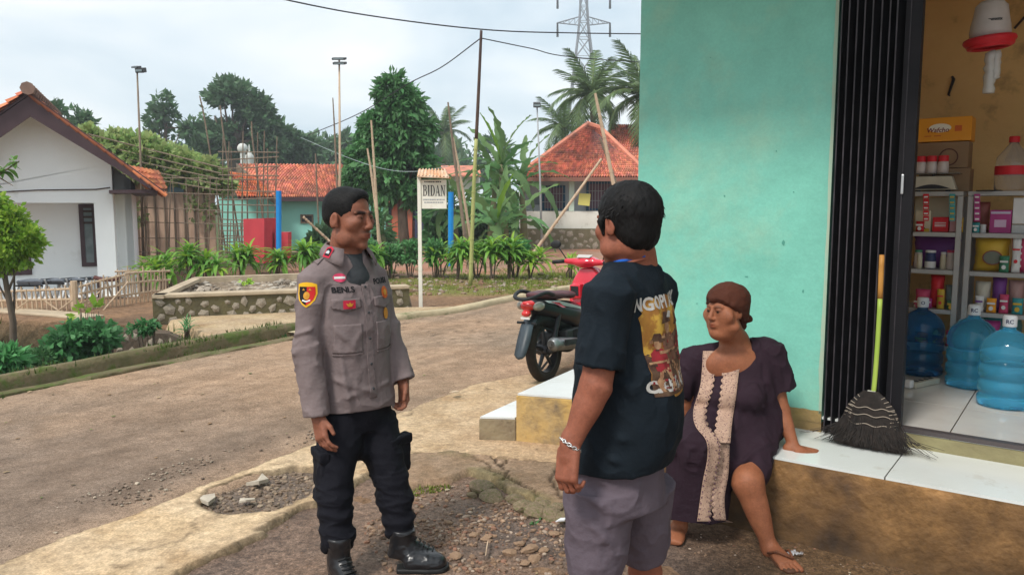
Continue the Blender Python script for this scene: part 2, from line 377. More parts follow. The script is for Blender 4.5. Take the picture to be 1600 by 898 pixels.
# ================================================================ materials used all over
M_ground = mat('ground_soil', (1, 1, 1), attr=True, speck=((60, .7), (14, .75)), rough=.95, bump=.5, bscale=22, c2=(.72, .70, .68), scale=9, spec=.1)
M_road = mat('old_asphalt', (1, 1, 1), (.80, .78, .76), scale=5, attr=True, speck=((170, .55), (50, .80), (9, .88)), rough=.9, bump=.6, bscale=70, spec=.15, c3=(.62, .58, .55), s3=38, t3=(.56, .70))
M_conc = mat('worn_concrete', (1, 1, 1), (.84, .80, .74), scale=4, attr=True, speck=((90, .78), (22, .8)), rough=.88, bump=.35, bscale=28, spec=.2, c3=(.70, .62, .52), s3=2.2, t3=(.56, .7))
M_stone = mat('grey_stone', (.40, .34, .27), (.25, .21, .16), scale=7, rough=.9, bump=.5, bscale=25)
M_mortar = mat('dark_mortar', (.12, .085, .06), (.075, .06, .045), scale=5, rough=.95, bump=.6, bscale=18, c3=(.10, .12, .04), s3=2, t3=(.56, .66))
M_moss = mat('mossy_concrete', (.20, .15, .09), (.11, .10, .045), scale=3, rough=.95, bump=.6, bscale=25, c3=(.09, .12, .03), s3=5, t3=(.5, .62))
M_bamboo = mat('dry_bamboo', (.58, .44, .31), (.44, .32, .21), scale=3, rough=.6, stretch=(6, 6, 1), bump=.2, bscale=15)
M_bamboo_g = mat('green_bamboo', (.42, .42, .16), (.30, .33, .11), scale=3, rough=.5, stretch=(6, 6, 1))
M_bamboo_o = mat('weathered_bamboo', (.26, .20, .14), (.16, .12, .09), scale=3, rough=.8, stretch=(6, 6, 1))
M_pebble = mat('pebble', (.36, .26, .18), (.22, .15, .10), scale=3, rough=.9, attr=True)
M_black = mat('black_rubber', (.012, .012, .012), rough=.5)
M_wood_dark = mat('dark_wood', (.06, .035, .03), (.04, .025, .022), scale=4, rough=.6)

def sdpoly(x, y, poly):
    poly = np.array([(p[0], p[1]) for p in poly]); d = np.full(x.shape, 1e9); ins = np.zeros(x.shape, bool); n = len(poly)
    for i in range(n):
        a = poly[i]; b = poly[(i+1) % n]; ab = b-a; px = x-a[0]; py = y-a[1]; t = np.clip((px*ab[0]+py*ab[1])/(ab@ab), 0, 1)
        d = np.minimum(d, np.hypot(px-t*ab[0], py-t*ab[1]))
        c = ((a[1] > y) != (b[1] > y)); xi = (b[0]-a[0])*(y-a[1])/((b[1]-a[1]) if b[1] != a[1] else 1e-9)+a[0]; ins ^= c & (x < xi)
    return np.where(ins, -d, d)
def gpoly(l): return [G(a, b).xy for a, b in l]
def sm(x, a, b): t = np.clip((x-a)/(b-a), 0, 1); return t*t*(3-2*t)
def lerp(a, b, t): return np.asarray(a)*(1-t[..., None])+np.asarray(b)*t[..., None]

DITCH = gpoly([(-400, 481), (262, 512), (330, 546), (0, 608), (-400, 690)])
def H(x, y):
    d = sdpoly(x, y, DITCH); h = -.62*sm(-d, -.02, .25)
    far = sm(y, 12.5, 16.5)*sm(-x, 3.5, 6); h = h-.36*far
    far2 = sm(y, 60, 160); h = h+2.2*far2*fb2(x, y, .01, 3)
    return h
YARD = gpoly([(560, 497), (690, 492), (860, 460), (1000, 438), (1000, 405), (560, 425)])
GRASS = gpoly([(500, 462), (760, 462), (1000, 448), (1000, 425), (560, 425)])
COURT = gpoly([(470, 440), (560, 432), (900, 425), (1100, 420), (1100, 378), (430, 378)])
def grid_mesh(name, xs, ys, hf, cf, m, keep=None, kind='structure', parent=None):
    X, Y = np.meshgrid(xs, ys, indexing='ij'); Z = hf(X, Y); C = cf(X, Y)
    a = np.stack([X, Y, Z], -1).reshape(-1, 3); nx, ny = len(xs), len(ys)
    i = (np.arange(nx-1)[:, None]*ny+np.arange(ny-1)[None]).ravel(); f = np.stack([i, i+ny, i+ny+1, i+1], 1)
    if keep is not None:
        K = keep(X, Y).ravel(); f = f[K[f].any(1)]; used = np.unique(f); mp = np.full(len(a), -1); mp[used] = np.arange(len(used)); f = mp[f]; a = a[used]; C = C.reshape(-1, 3)[used]
    o = mesh_obj(name, a, f, m, parent, smooth=True, origin=(0, 0, 0), vert_col=C.reshape(-1, 3))
    return tag(o, kind=kind)
def gcol(x, y):
    n = fb2(x, y, 1.3, 5); n2 = fb2(x, y, 7, 9)
    c = lerp((.30, .18, .105), (.22, .14, .09), sm(n, .35, .65))
    g = sm(-sdpoly(x, y, GRASS), -.3, .5)*sm(fb2(x, y, 1.6, 21)+.25*fb2(x, y, 6, 22), .42, .68); c = lerp(c, (.17, .19, .05), g)*1.0 if False else c*(1-g[..., None])+np.array((.19, .19, .055))*g[..., None]
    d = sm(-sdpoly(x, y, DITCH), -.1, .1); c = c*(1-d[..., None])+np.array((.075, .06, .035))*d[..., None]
    far = sm(y, 22, 34); c = c*(1-far[..., None])+(np.array((.10, .13, .05))*(.7+.6*n[..., None]))*far[..., None]
    return c*(.82+.36*n2[..., None])
gx = np.concatenate([[-900, -500, -260, -140, -80, -50, -36], np.arange(-28, -8, .8), np.arange(-8, 4.5, .09), np.arange(4.5, 26, 1.0), [30, 40, 60, 110, 200, 420, 900]])
gy = np.concatenate([[-40, -20, -8, -3, 0, 1.2], np.arange(2, 13, .09), np.arange(13, 32, .35), [33, 35, 38, 42, 48, 56, 70, 90, 120, 160, 220, 320, 500, 900, 1600]])
def Hg(x, y):
    near = sm(-y, -9, -6)*sm(x, -4, -2.5); return H(x, y)+(fb2(x, y, 4, 31)-.5)*.012 - .0*near
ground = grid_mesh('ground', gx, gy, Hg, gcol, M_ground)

# ---- asphalt road between the mossy kerb and the cement strip
kd = (G(455, 527)-G(0, 622)).normalized(); K0 = G(0, 622)
ROAD = [K0-kd*8, K0, G(455, 527), G(600, 502), G(700, 490), G(800, 472), G(870, 459), G(1000, 436), G(1040, 430)]
ROAD = [(p.x, p.y) for p in ROAD]+[(9, 24), (9.5, 21), G(1000, 470).xy, G(900, 560).xy, G(840, 600).xy, G(660, 655).xy, G(500, 700).xy, G(340, 775).xy, G(200, 832).xy, G(0, 900).xy, (-3.6, .5), (-9, .5)]
def road_m(x, y): return sdpoly(x, y, ROAD)+(fb2(x, y, 3, 41)-.5)*.16+(fb2(x, y, 14, 42)-.5)*.06
def road_h(x, y):
    d = road_m(x, y); return H(x, y)+.006+.028*sm(-d, -.04, .05)+(fb2(x, y, 1.2, 43)-.5)*.02-.05*sm(d, .02, .08)
def road_c(x, y):
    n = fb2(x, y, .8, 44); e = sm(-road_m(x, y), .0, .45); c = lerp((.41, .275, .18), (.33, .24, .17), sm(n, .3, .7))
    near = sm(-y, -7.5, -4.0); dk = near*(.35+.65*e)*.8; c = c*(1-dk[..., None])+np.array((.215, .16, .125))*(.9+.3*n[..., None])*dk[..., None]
    u_ = x*.47+y*.88; w_ = x*.88-y*.47; st = sm(fb2(u_*.35, w_*2.4, 1.6, 46), .47, .62); c = c*(1-.16*st[..., None]); st2 = sm(fb2(u_*.3, w_*5, 2.0, 146), .56, .66); c = c*(1+.12*st2[..., None])
    ck = np.abs(fb2(x, y, 1.3, 147)-.5); c = c*(1-.45*sm(-ck, -.008, -.002)[..., None]*sm(fb2(x, y, .5, 148), .5, .6)[..., None])
    mud = sm(fb2(x, y, 1.1, 47), .52, .66)*sm(-y, -10, -7)*(1-near*.5); c = c*(1-.45*mud[..., None])+np.array((.42, .28, .18))*(.45*mud[..., None])
    return c*(.85+.3*fb2(x, y, 16, 45)[..., None])
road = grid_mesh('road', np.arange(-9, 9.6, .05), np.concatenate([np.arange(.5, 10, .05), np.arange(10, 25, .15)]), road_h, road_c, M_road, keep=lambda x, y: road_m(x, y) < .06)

# ---- cement strip and apron with the broken-out hole
STRIP = gpoly([(-260, 1010), (0, 893), (100, 850), (205, 815), (330, 762), (480, 703), (640, 645), (745, 605), (835, 588), (900, 600), (960, 640), (960, 742), (760, 722), (650, 716), (600, 735), (480, 802), (390, 850), (290, 900), (150, 990)])
HOLE = gpoly([(308, 795), (330, 772), (400, 748), (455, 738), (512, 740), (520, 757), (480, 785), (430, 806), (375, 812), (325, 808)])
SLAB = gpoly([(625, 720), (700, 714), (770, 722), (900, 735), (960, 740), (960, 830), (900, 812), (845, 797), (800, 772), (765, 752), (730, 745), (690, 757), (640, 765), (615, 750)])
SCAR = gpoly([(402, 838), (470, 800), (500, 792), (505, 799), (470, 812), (420, 840)])
def strip_m(x, y):
    base = sdpoly(x, y, STRIP)+(fb2(x, y, 5, 51)-.5)*.09+(fb2(x, y, 22, 52)-.5)*.05+(fb2(x, y, 60, 152)-.5)*.02
    hole = -(sdpoly(x, y, HOLE)+(fb2(x, y, 9, 53)-.5)*.07+(fb2(x, y, 30, 58)-.5)*.025); sc = -(sdpoly(x, y, SCAR)+(fb2(x, y, 12, 54)-.5)*.07)
    return np.maximum(np.maximum(base, hole), sc)
def strip_h(x, y): d = strip_m(x, y); return H(x, y)+.008+.030*sm(-d, -.006, .004)+(fb2(x, y, 45, 151)-.5)*.006+(fb2(x, y, 2.5, 55)-.5)*.018*sm(-d, 0, .2)-.06*sm(d, .01, .03)
def strip_c(x, y):
    n = fb2(x, y, 1.6, 56); n2 = fb2(x*.47+y*.88, (y*.47-x*.88)*3, 2.5, 57); c = lerp((.64, .48, .31), (.53, .39, .25), sm(n2, .4, .6)); c = c*(1-.25*sm(n, .5, .72)[..., None])
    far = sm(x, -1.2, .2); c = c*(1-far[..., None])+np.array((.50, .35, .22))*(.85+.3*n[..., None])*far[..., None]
    cr_ = np.abs(fb2(x, y, 2.1, 59)-.5); c = c*(1-.5*sm(-cr_, -.012, -.002)[..., None]*sm(n2, .45, .6)[..., None])
    ed = sm(strip_m(x, y), -.03, .0); c = c*(1-.55*ed[..., None])
    return c*(.88+.24*fb2(x, y, 20, 50)[..., None])
pav = grid_mesh('pavement', np.arange(-3.8, 1.0, .018), np.arange(2.2, 7.4, .018), strip_h, strip_c, M_conc, keep=lambda x, y: strip_m(x, y) < .03)
def slab_m(x, y): return sdpoly(x, y, SLAB)+(fb2(x, y, 4, 61)-.5)*.14+(fb2(x, y, 16, 62)-.5)*.08+(fb2(x, y, 50, 162)-.5)*.03
CR = [([(770, 722), (790, 745), (782, 765), (815, 790)], .010), ([(785, 735), (800, 722)], .008), ([(870, 740), (862, 762), (880, 790)], .010), ([(862, 762), (900, 765)], .008), ([(760, 740), (790, 752), (830, 775), (842, 800)], .013), ([(740, 722), (765, 735), (772, 752)], .008)]
CRW = [([G(*q).xy for q in l], w) for l, w in CR]
def crack_d(x, y):
    d = np.full(x.shape, 9.); wx = x+(fb2(x, y, 11, 65)-.5)*.09; wy = y+(fb2(x, y, 11, 66)-.5)*.09
    for l, w in CRW:
        for a, b in zip(l[:-1], l[1:]):
            ab = b-a; t = np.clip(((wx-a[0])*ab[0]+(wy-a[1])*ab[1])/ab.dot(ab), 0, 1); d = np.minimum(d, np.hypot(wx-a[0]-t*ab[0], wy-a[1]-t*ab[1])/w)
    return d
def slab_h(x, y):
    d = slab_m(x, y); c = crack_d(x, y); return H(x, y)+.010+.030*sm(-d, -.005, .005)+(fb2(x, y, 2, 63)-.5)*.02-.03*sm(-c, -.8, -.3)-.07*sm(d, .01, .04)
def slab_c(x, y):
    c = lerp((.36, .245, .165), (.28, .195, .13), sm(fb2(x, y, 2.2, 64), .38, .62)); k = sm(-crack_d(x, y), -1.4, -.5); c = c*(1-.75*k[..., None])
    g = sm(-slab_m(x, y), -.02, .04); ge = (1-sm(-slab_m(x, y), .03, .16))*sm(fb2(x, y, 3, 67), .5, .6); c = c*(1-.5*ge[..., None])+np.array((.14, .14, .05))*(.5*ge[..., None])
    return c*(.8+.4*fb2(x, y, 18, 68)[..., None])
slab = grid_mesh('cracked_pavement', np.arange(-1.3, 1.3, .016), np.arange(3.6, 6.0, .016), slab_h, slab_c, M_conc, keep=lambda x, y: slab_m(x, y) < .05)
# ---- damp earth in front of the shop, shade coloured in at the right
def earth_h(x, y): return H(x, y)+.004+(fb2(x, y, 2.2, 71)-.5)*.035+(fb2(x, y, 12, 72)-.5)*.018
def earth_c(x, y):
    w = sm(fb2(x, y, 1.1, 73), .42, .62); c = lerp((.225, .145, .10), (.135, .095, .075), w); r = sm(x, .5, 1.5); c = c*(1-r[..., None])+np.array((.15, .09, .045))*(.7+.6*fb2(x, y, 3, 74)[..., None])*r[..., None]  # towards the right the porch roof's shade is put into the earth colour
    h = sm(-sdpoly(x, y, HOLE), -.1, .0); c = c*(1-h[..., None])+np.array((.17, .125, .095))*h[..., None]
    return c*(.72+.56*fb2(x, y, 19, 75)[..., None])
M_earth = mat('damp_shaded_earth', (1, 1, 1), (.75, .72, .70), scale=14, attr=True, speck=((120, .55), (35, .6)), rough=.72, bump=.6, bscale=45, spec=.35)
EARTH = [G(-260, 1010).xy, G(340, 755).xy, G(640, 690).xy, G(840, 690).xy, (1.0, 4.6), (3.6, 3.2), (3.6, .6), (-3.6, .6)]
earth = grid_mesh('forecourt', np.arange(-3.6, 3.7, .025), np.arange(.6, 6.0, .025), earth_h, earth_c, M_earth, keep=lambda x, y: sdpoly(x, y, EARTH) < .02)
# ---- terracotta paved court behind the planting
def court_m(x, y): return sdpoly(x, y, COURT)+(fb2(x, y, .9, 81)-.5)*.5
grid_mesh('paved_court', np.arange(-12, 12, .2), np.arange(17, 40, .2), lambda x, y: H(x, y)+.02-.05*sm(court_m(x, y), 0, .1)+.0*x, lambda x, y: lerp((.42, .21, .14), (.36, .22, .16), sm(fb2(x, y, .7, 82), .4, .6)), M_conc, keep=lambda x, y: court_m(x, y) < .15)

# ---- kerbs and ledges
def ribbon(name, pts, w, h, m, z0=-.02, seed=1, col=(.3, .3, .3), kind='structure', rough=.03, n=60, taper=1.0, side=None):
    pts = cr([V(p[0], p[1], 0) for p in pts], 12); a = []; C = []
    prof = [(-.5, 0), (-.5, .6), (-.46, .93), (-.3, 1), (-.1, 1.0), (.1, 1.0), (.3, 1), (.46, .93), (.5, .6), (.5, 0)]
    L_ = [0]
    for i in range(1, len(pts)): L_.append(L_[-1]+(pts[i]-pts[i-1]).length)
    s = np.linspace(0, L_[-1], n); P_ = np.array([[np.interp(q, L_, [p[k] for p in pts]) for k in range(2)] for q in s]); T = np.gradient(P_, axis=0); T /= np.linalg.norm(T, axis=1)[:, None]
    for i in range(n):
        for (u, v) in prof:
            ww = w*(1+.0*i); x = P_[i, 0]+T[i, 1]*u*ww; y = P_[i, 1]-T[i, 0]*u*ww; nn = float(vnoise(np.array([x*3, y*3, v*2+seed]))-.5); n3 = float(vnoise(np.array([x*13, y*13, v*5+seed]))-.5)
            a.append((x+T[i, 1]*(nn+.5*n3)*rough*2, y-T[i, 0]*(nn+.5*n3)*rough*2, z0+(h-z0)*v+(nn+.4*n3)*rough*(v > 0)))
    k = len(prof); f = np.array([(i*k+j, i*k+j+1, (i+1)*k+j+1, (i+1)*k+j) for i in range(n-1) for j in range(k-1)])
    a = np.array(a); nn = fb2(a[:, 0]+a[:, 2], a[:, 1], 5, seed); vc = np.array(col)[None]*(.75+.5*nn[:, None])
    return tag(mesh_obj(name, a, f, m, None, smooth=True, vert_col=vc), kind=kind)
kn = V(-kd.y, kd.x, 0)
kerbwall = ribbon('kerb', [(K0-kd*4+kn*.1).xy, (K0+kn*.1).xy, (G(230, 572)+kn*.1).xy, (G(350, 548)+kn*.09).xy, (G(458, 527)+kn*.05).xy, G(530, 514).xy], .14, .17, M_moss, z0=-.6, n=160, rough=.012)
ribbon('gutter_ledge', [(K0-kd*4-kn*.06).xy, (K0-kn*.06).xy, (G(150, 592)-kn*.05).xy, (G(350, 553)-kn*.03).xy, G(470, 531).xy], .16, .055, M_moss, seed=7, n=200, rough=.035)
M_kerb = mat('pale_kerb', (.52, .42, .27), (.36, .30, .19), scale=3, rough=.9, bump=.4, bscale=20, c3=(.16, .17, .07), s3=3, t3=(.56, .64))
ribbon('far_kerb', [G(455, 533).xy, G(560, 512).xy, G(640, 500).xy, G(705, 492).xy, G(780, 476).xy, G(860, 460).xy, G(930, 448).xy, G(1010, 436).xy], .16, .11, M_kerb, seed=9, n=120, rough=.014)
# cement path climbing behind the kerb to the gate
PATH = gpoly([(262, 512), (300, 505), (450, 498), (620, 490), (720, 488), (600, 503), (458, 524), (340, 543)])
grid_mesh('path', np.arange(-6, -.3, .04), np.arange(8.5, 13, .04), lambda x, y: H(x, y)+.12*sm(-sdpoly(x, y, PATH), -.03, .03)-.02, lambda x, y: lerp((.50, .38, .24), (.42, .31, .20), sm(fb2(x, y, 2, 91), .4, .6)), M_conc, keep=lambda x, y: sdpoly(x, y, PATH) < .04)
# terrace lip where the bamboo fence stands
FW = [G(-160, 482), G(0, 489), G(70, 494), G(130, 500), G(178, 507), G(262, 513)]
grid_mesh('terrace', np.arange(-12, -3.6, .1), np.arange(9.5, 14.5, .1), lambda x, y: H(x, y)+.0+.03*sm(-sdpoly(x, y, TER), -.05, .05), lambda x, y: lerp((.44, .33, .22), (.33, .25, .17), sm(fb2(x, y, 2, 92), .4, .6)), M_conc, keep=lambda x, y: sdpoly(x, y, TER) < .06) if False else None

# ================================================================ rubble walls
def rubble_wall(name, label, pts, z0, z1, th, n_per_m, m_m, size=(.13, .26), group=None, cap=None, seed=1, nrm=-1, stones=None):
    pts = [V(p[0], p[1], 0) for p in pts]; c = sum(pts, V(0, 0, 0))/len(pts)
    t = thing(name, label, 'wall', (c.x, c.y, z0), group); mb = MB(); meshes = [stone_mesh('stone', M_stone, seed*10+k, 1, .6, .3) for k in range(5)]; r = random.Random(seed)
    for a, b in zip(pts[:-1], pts[1:]):
        d = (b-a).normalized(); n = V(d.y, -d.x, 0)*(1 if nrm < 0 else -1)       # towards the viewer's side
        mb.hexa([a, b, b+V(0, 0, 1)*0, a], V(0, 0, .001)) if False else None
        mb.hexa([a+V(0, 0, z0), b+V(0, 0, z0), b+V(0, 0, z1), a+V(0, 0, z1)], -n*th)
    mb.build('mortar', m_m, t)
    placed = []
    for a, b in zip(pts[:-1], pts[1:]):
        d = (b-a); Ln = d.length; d = d.normalized(); n = V(d.y, -d.x, 0)*(1 if nrm < 0 else -1)
        for k in range(int(n_per_m*Ln*12)):
            s = r.uniform(*size); x = r.uniform(s*.4, Ln-s*.4); z = r.uniform(z0+s*.3, z1-s*.36); p = a+d*x+V(0, 0, z)
            if any((p-q).length < (s+q_s)*.44 for q, q_s in placed): continue
            if len([1 for q in placed]) > n_per_m*Ln*len(pts): break
            placed.append((p, s)); o = inst(r.choice(meshes), 'stone', t, p-n*.01)
            o.rotation_euler = Matrix([d, V(0, 0, 1), n]).transposed().to_euler(); o.rotation_euler.rotate_axis('Z', r.uniform(-3, 3)); o.scale = (s*r.uniform(.85, 1.1), s*r.uniform(.65, .9), .11)
    if cap:
        for a, b in zip(pts[:-1], pts[1:]):
            d = (b-a).normalized(); n = V(d.y, -d.x, 0)*(1 if nrm < 0 else -1)
            MB().hexa([a+n*.03+V(0, 0, z1), b+n*.03+V(0, 0, z1), b+n*.03+V(0, 0, z1+cap[0]), a+n*.03+V(0, 0, z1+cap[0])], -n*(th+.06)).build('cap', cap[1], t, bevel=.01)
    return t
M_cap = mat('cement_cap', (.50, .40, .28), (.38, .30, .21), scale=4, rough=.9, bump=.4, bscale=30)
rubble_wall('retaining_wall', 'dark rubble stone retaining wall below the bamboo fence at the left', [p.xy for p in FW[:4]], -.62, .0, .3, 26, M_mortar, (.14, .30), seed=3, cap=(.035, M_cap))
rubble_wall('retaining_wall', 'low rubble stone wall behind the small green bush at the end of the mossy kerb', [G(176, 515).xy, G(262, 519).xy, G(325, 543).xy], -.62, -.02, .25, 26, M_mortar, (.12, .24), seed=4)
PL0, PL1 = G(240, 508), G(470, 497)
pw = rubble_wall('planter_wall', 'raised rubble stone planter wall with cement capping beside the path', [PL0.xy, PL1.xy, G(640, 488).xy], 0, .36, .18, 28, mat('planter_mortar', (.14, .12, .06), (.10, .085, .05), scale=4, rough=.95, bump=.5, bscale=20), (.10, .22), seed=5, cap=(.05, M_cap))
bk0 = G(295, 470); bk0 = P(300, 449, 12.6); bk1 = P(470, 431, 13.6)
MB().hexa([V(PL0.x, PL0.y, .36), V(bk0.x, bk0.y, .36), V(bk0.x, bk0.y, .41), V(PL0.x, PL0.y, .41)], V(.16, -.02, 0)).hexa([V(bk0.x, bk0.y, .0), V(bk1.x+.6, bk1.y, .0), V(bk1.x+.6, bk1.y, .413), V(bk0.x, bk0.y, .413)], V(0, .15, 0)).build('cap', M_cap, pw)
BED = [(PL0.x+.1, PL0.y+.1), (PL1.x+.1, PL1.y+.1), (G(640, 488).x, G(640, 488).y+.1), (bk1.x+.6, bk1.y), (bk0.x, bk0.y)]
grid_mesh('soil', np.arange(-6, -1, .05), np.arange(9.8, 14, .05), lambda x, y: .30+(fb2(x, y, 3, 95)-.5)*.16+(fb2(x, y, 12, 96)-.5)*.07-.35*sm(sdpoly(x, y, BED), -.02, .05), lambda x, y: lerp((.34, .27, .20), (.20, .155, .11), sm(fb2(x, y, 6, 97), .4, .6)), M_ground, keep=lambda x, y: sdpoly(x, y, BED) < .03, parent=pw, kind='stuff')

# ================================================================ loose stones
def scatter(name, poly, n, smin, smax, m, seed, hf, cols, flat=.6, sub=0, parent=None, kind='stuff', power=2.0, dens=None):
    r = np.random.default_rng(seed); xs = [p[0] for p in poly]; ys = [p[1] for p in poly]; k = 0; MBs = MB(); base = []
    for q in range(6):
        bm = bmesh.new(); bmesh.ops.create_icosphere(bm, subdivisions=1, radius=.5)
        vs = np.array([v.co[:] for v in bm.verts]); vs *= 1+(r.random((len(vs), 1))-.5)*.5; fs = [tuple(v.index for v in f.verts) for f in bm.faces]; bm.free(); base.append((vs, fs))
    x = r.uniform(min(xs), max(xs), n*6); y = r.uniform(min(ys), max(ys), n*6); ok = sdpoly(x, y, poly) < 0
    if dens is not None: ok &= r.random(len(x)) < dens(x, y)
    x = x[ok][:n]; y = y[ok][:n]; z = hf(x, y); A = []; F = []; C = []; o = 0
    for i in range(len(x)):
        s = smin+(smax-smin)*r.random()**power; vs, fs = base[r.integers(6)]; a = r.random()*6.28; ca, sa = math.cos(a), math.sin(a)
        v = vs*np.array([s*r.uniform(.8, 1.3), s*r.uniform(.6, 1), s*flat*r.uniform(.6, 1.2)]); v = np.stack([v[:, 0]*ca-v[:, 1]*sa, v[:, 0]*sa+v[:, 1]*ca, v[:, 2]], 1)+(x[i], y[i], z[i]+s*.1)
        A.append(v); F += [tuple(o+q for q in f) for f in fs]; o += len(v); c = np.array(cols[r.integers(len(cols))])*r.uniform(.7, 1.2); C.append(np.repeat(c[None], len(v), 0))
    ob = mesh_obj(name, np.concatenate(A), F, m, parent, vert_col=np.concatenate(C)); return tag(ob, kind=kind)
M_peb = mat('loose_stone', (1, 1, 1), (.7, .68, .66), scale=30, attr=True, rough=.85)
GRAV = gpoly([(640, 775), (700, 757), (760, 752), (800, 790), (850, 812), (890, 830), (890, 898), (600, 898), (560, 830)])
pc = [(.30, .19, .12), (.24, .16, .11), (.36, .24, .16), (.20, .13, .09), (.40, .31, .24), (.28, .15, .10)]
scatter('gravel', GRAV, 2600, .004, .034, M_peb, 1, earth_h, pc, power=3.0, dens=lambda x, y: .25+.9*sm(fb2(x, y, 2.2, 98), .42, .6))
scatter('gravel', EARTH, 1400, .005, .018, M_peb, 2, earth_h, pc)
scatter('gravel', HOLE, 900, .005, .042, M_peb, 3, lambda x, y: earth_h(x, y)+.0, [(.30, .215, .15), (.22, .16, .115), (.36, .275, .20), (.17, .125, .09)], power=2.6)
EDGE = gpoly([(0, 885), (200, 808), (330, 752), (480, 700), (560, 668), (440, 685), (330, 715), (200, 760), (0, 830)])
scatter('gravel', EDGE, 1300, .003, .024, M_peb, 4, lambda x, y: road_h(x, y)+.004, [(.33, .25, .19), (.25, .19, .14), (.18, .13, .10), (.42, .35, .27)], power=3.5, dens=lambda x, y: .06+1.2*sm(fb2(x, y, 2.5, 198), .48, .68))
scatter('gravel', [(-2.2, 13.3), (2.4, 15.2), (2.8, 17.3), (-3, 17.3)], 800, .02, .14, M_peb, 5, lambda x, y: H(x, y), [(.30, .21, .15), (.24, .14, .09), (.42, .35, .28)], power=3)
scatter('rubble', BED, 420, .03, .17, M_peb, 6, lambda x, y: .30+0*x, [(.42, .36, .29), (.33, .27, .21), (.48, .43, .36)], power=2, parent=pw)
SHOREF = [G(1060, 898).xy, G(1060, 835).xy, G(1290, 850).xy, G(1600, 930).xy, G(1600, 1000).xy, G(1060, 1000).xy]
scatter('gravel', SHOREF, 500, .004, .014, M_peb, 7, earth_h, pc)
scatter('dry_leaf_litter', EARTH, 90, .012, .035, M_peb, 8, lambda x, y: earth_h(x, y)+.004, [(.45, .33, .18), (.30, .18, .09), (.50, .42, .28)], flat=.08)
scatter('dry_leaf_litter', ROAD[1:4]+[(0, 8), (-.5, 6), (-3, 3.5), (-5, 4)], 130, .012, .05, M_peb, 9, lambda x, y: road_h(x, y)+.004, [(.45, .33, .20), (.30, .19, .10), (.22, .16, .10), (.20, .24, .08)], flat=.08)
# stones one can tell apart
bm_s = [stone_mesh('rubble_stone', mat('mossy_brown_stone', (.27, .20, .13), (.17, .13, .08), scale=12, rough=.95, bump=.5, bscale=35, c3=(.13, .13, .05), s3=8, t3=(.5, .62)), 90+k, 2, .7, .25) for k in range(4)]
pm = [stone_mesh('rubble_stone', mat('brown_stone', (.34, .22, .14), (.25, .16, .10), scale=9, rough=.85, bump=.4, bscale=40), 70+k, 2, .55, .3) for k in range(4)]
r_ = random.Random(5)
lab = {0: 'mossy stone at the broken slab edge', 1: 'brown stone chip in the gravel between the men', 2: 'rubble stone under the garden plants'}
ORD = ['first', 'second', 'third', 'fourth', 'fifth', 'sixth', 'seventh', 'eighth', 'ninth', 'tenth', 'eleventh', 'twelfth']
SL_ = [(752, 768, .17, 0), (768, 780, .13, 0), (806, 786, .12, 0), (820, 798, .13, 0), (838, 805, .15, 0), (852, 799, .13, 0), (862, 812, .14, 0), (872, 802, .12, 0), (882, 815, .12, 0), (846, 790, .1, 0), (738, 775, .07, 0),
                                  (828, 862, .09, 1), (835, 875, .06, 1), (812, 852, .06, 1), (850, 862, .05, 1), (797, 866, .07, 1), (712, 872, .06, 1), (760, 843, .055, 1), (740, 838, .05, 1), (700, 818, .05, 1), (866, 838, .05, 1), (820, 882, .05, 1),
                                  (840, 413, .42, 2), (822, 424, .26, 2), (846, 430, .2, 2), (862, 427, .2, 2), (705, 424, .34, 2), (690, 426, .25, 2), (655, 424, .25, 2), (774, 424, .25, 2), (612, 428, .3, 2)]
for i, (x, y, s, q) in enumerate(SL_):
    g = G(x, y); g.z = float(earth_h(np.array(g.x), np.array(g.y))) if q < 2 else 0
    ms = (bm_s if q != 1 else pm)[i % 4]; o = inst(ms, 'rubble_stone', None, g+V(0, 0, s*.12), (r_.uniform(-.2, .2), r_.uniform(-.2, .2), r_.uniform(0, 6)), (s, s*.8, s*.75))
    tag(o, None, 'stone', ['mossy stones at the slab edge', 'stone chips in the gravel', 'stones under the garden plants'][q]); o['label'] = '%s, %s %s' % (lab[q], ORD[sorted(z[0] for z in SL_ if z[3] == q).index(x)], 'from the left')
def flatbit(name, label, cat, pts, z, th, m, group=None, hf=earth_h):
    g = [G(*p) for p in pts]; h = float(hf(np.array(g[0].x), np.array(g[0].y)))+z
    return tag(MB().hexa([V(p.x, p.y, h+.004*k) for k, p in enumerate(g)], V(0, 0, th)).build(name, m), label, cat, group)
M_pale = mat('pale_cement', (.50, .44, .35), (.40, .34, .27), scale=20, rough=.85)
flatbit('cement_fragment', 'grey cement fragment at the left tip of the hole in the cement strip', 'fragment', [(312, 788), (318, 784), (336, 782), (337, 789), (326, 799)], .015, .02, M_pale)
flatbit('cement_fragment', 'pointed grey cement fragment at the far edge of the hole in the strip', 'fragment', [(385, 765), (402, 762), (410, 752), (420, 762), (405, 767)], .015, .02, M_pale)
flatbit('cement_fragment', 'thin flat stone chip lying in the middle of the hole in the cement strip', 'fragment', [(374, 793), (376, 789), (398, 790), (399, 793), (385, 796)], .02, .01, M_pale)
flatbit('paper_scrap', 'white paper scrap by the standing man\'s shorts', 'litter', [(868, 827), (876, 823), (884, 824), (882, 829), (872, 831)], .03, .006, mat('white_paper', (.75, .75, .76), rough=.8))
flatbit('dry_straw', 'pale dry straw lying between the two men in the gravel', 'straw', [(758, 876), (761, 856), (763, 856), (760, 877)], .02, .004, M_bamboo)
flatbit('leaf_litter', 'small pale dry leaf on the road left of the tiled steps', 'leaf', [(702, 628), (712, 626), (718, 629), (708, 631)], .045, .005, M_bamboo, hf=road_h)
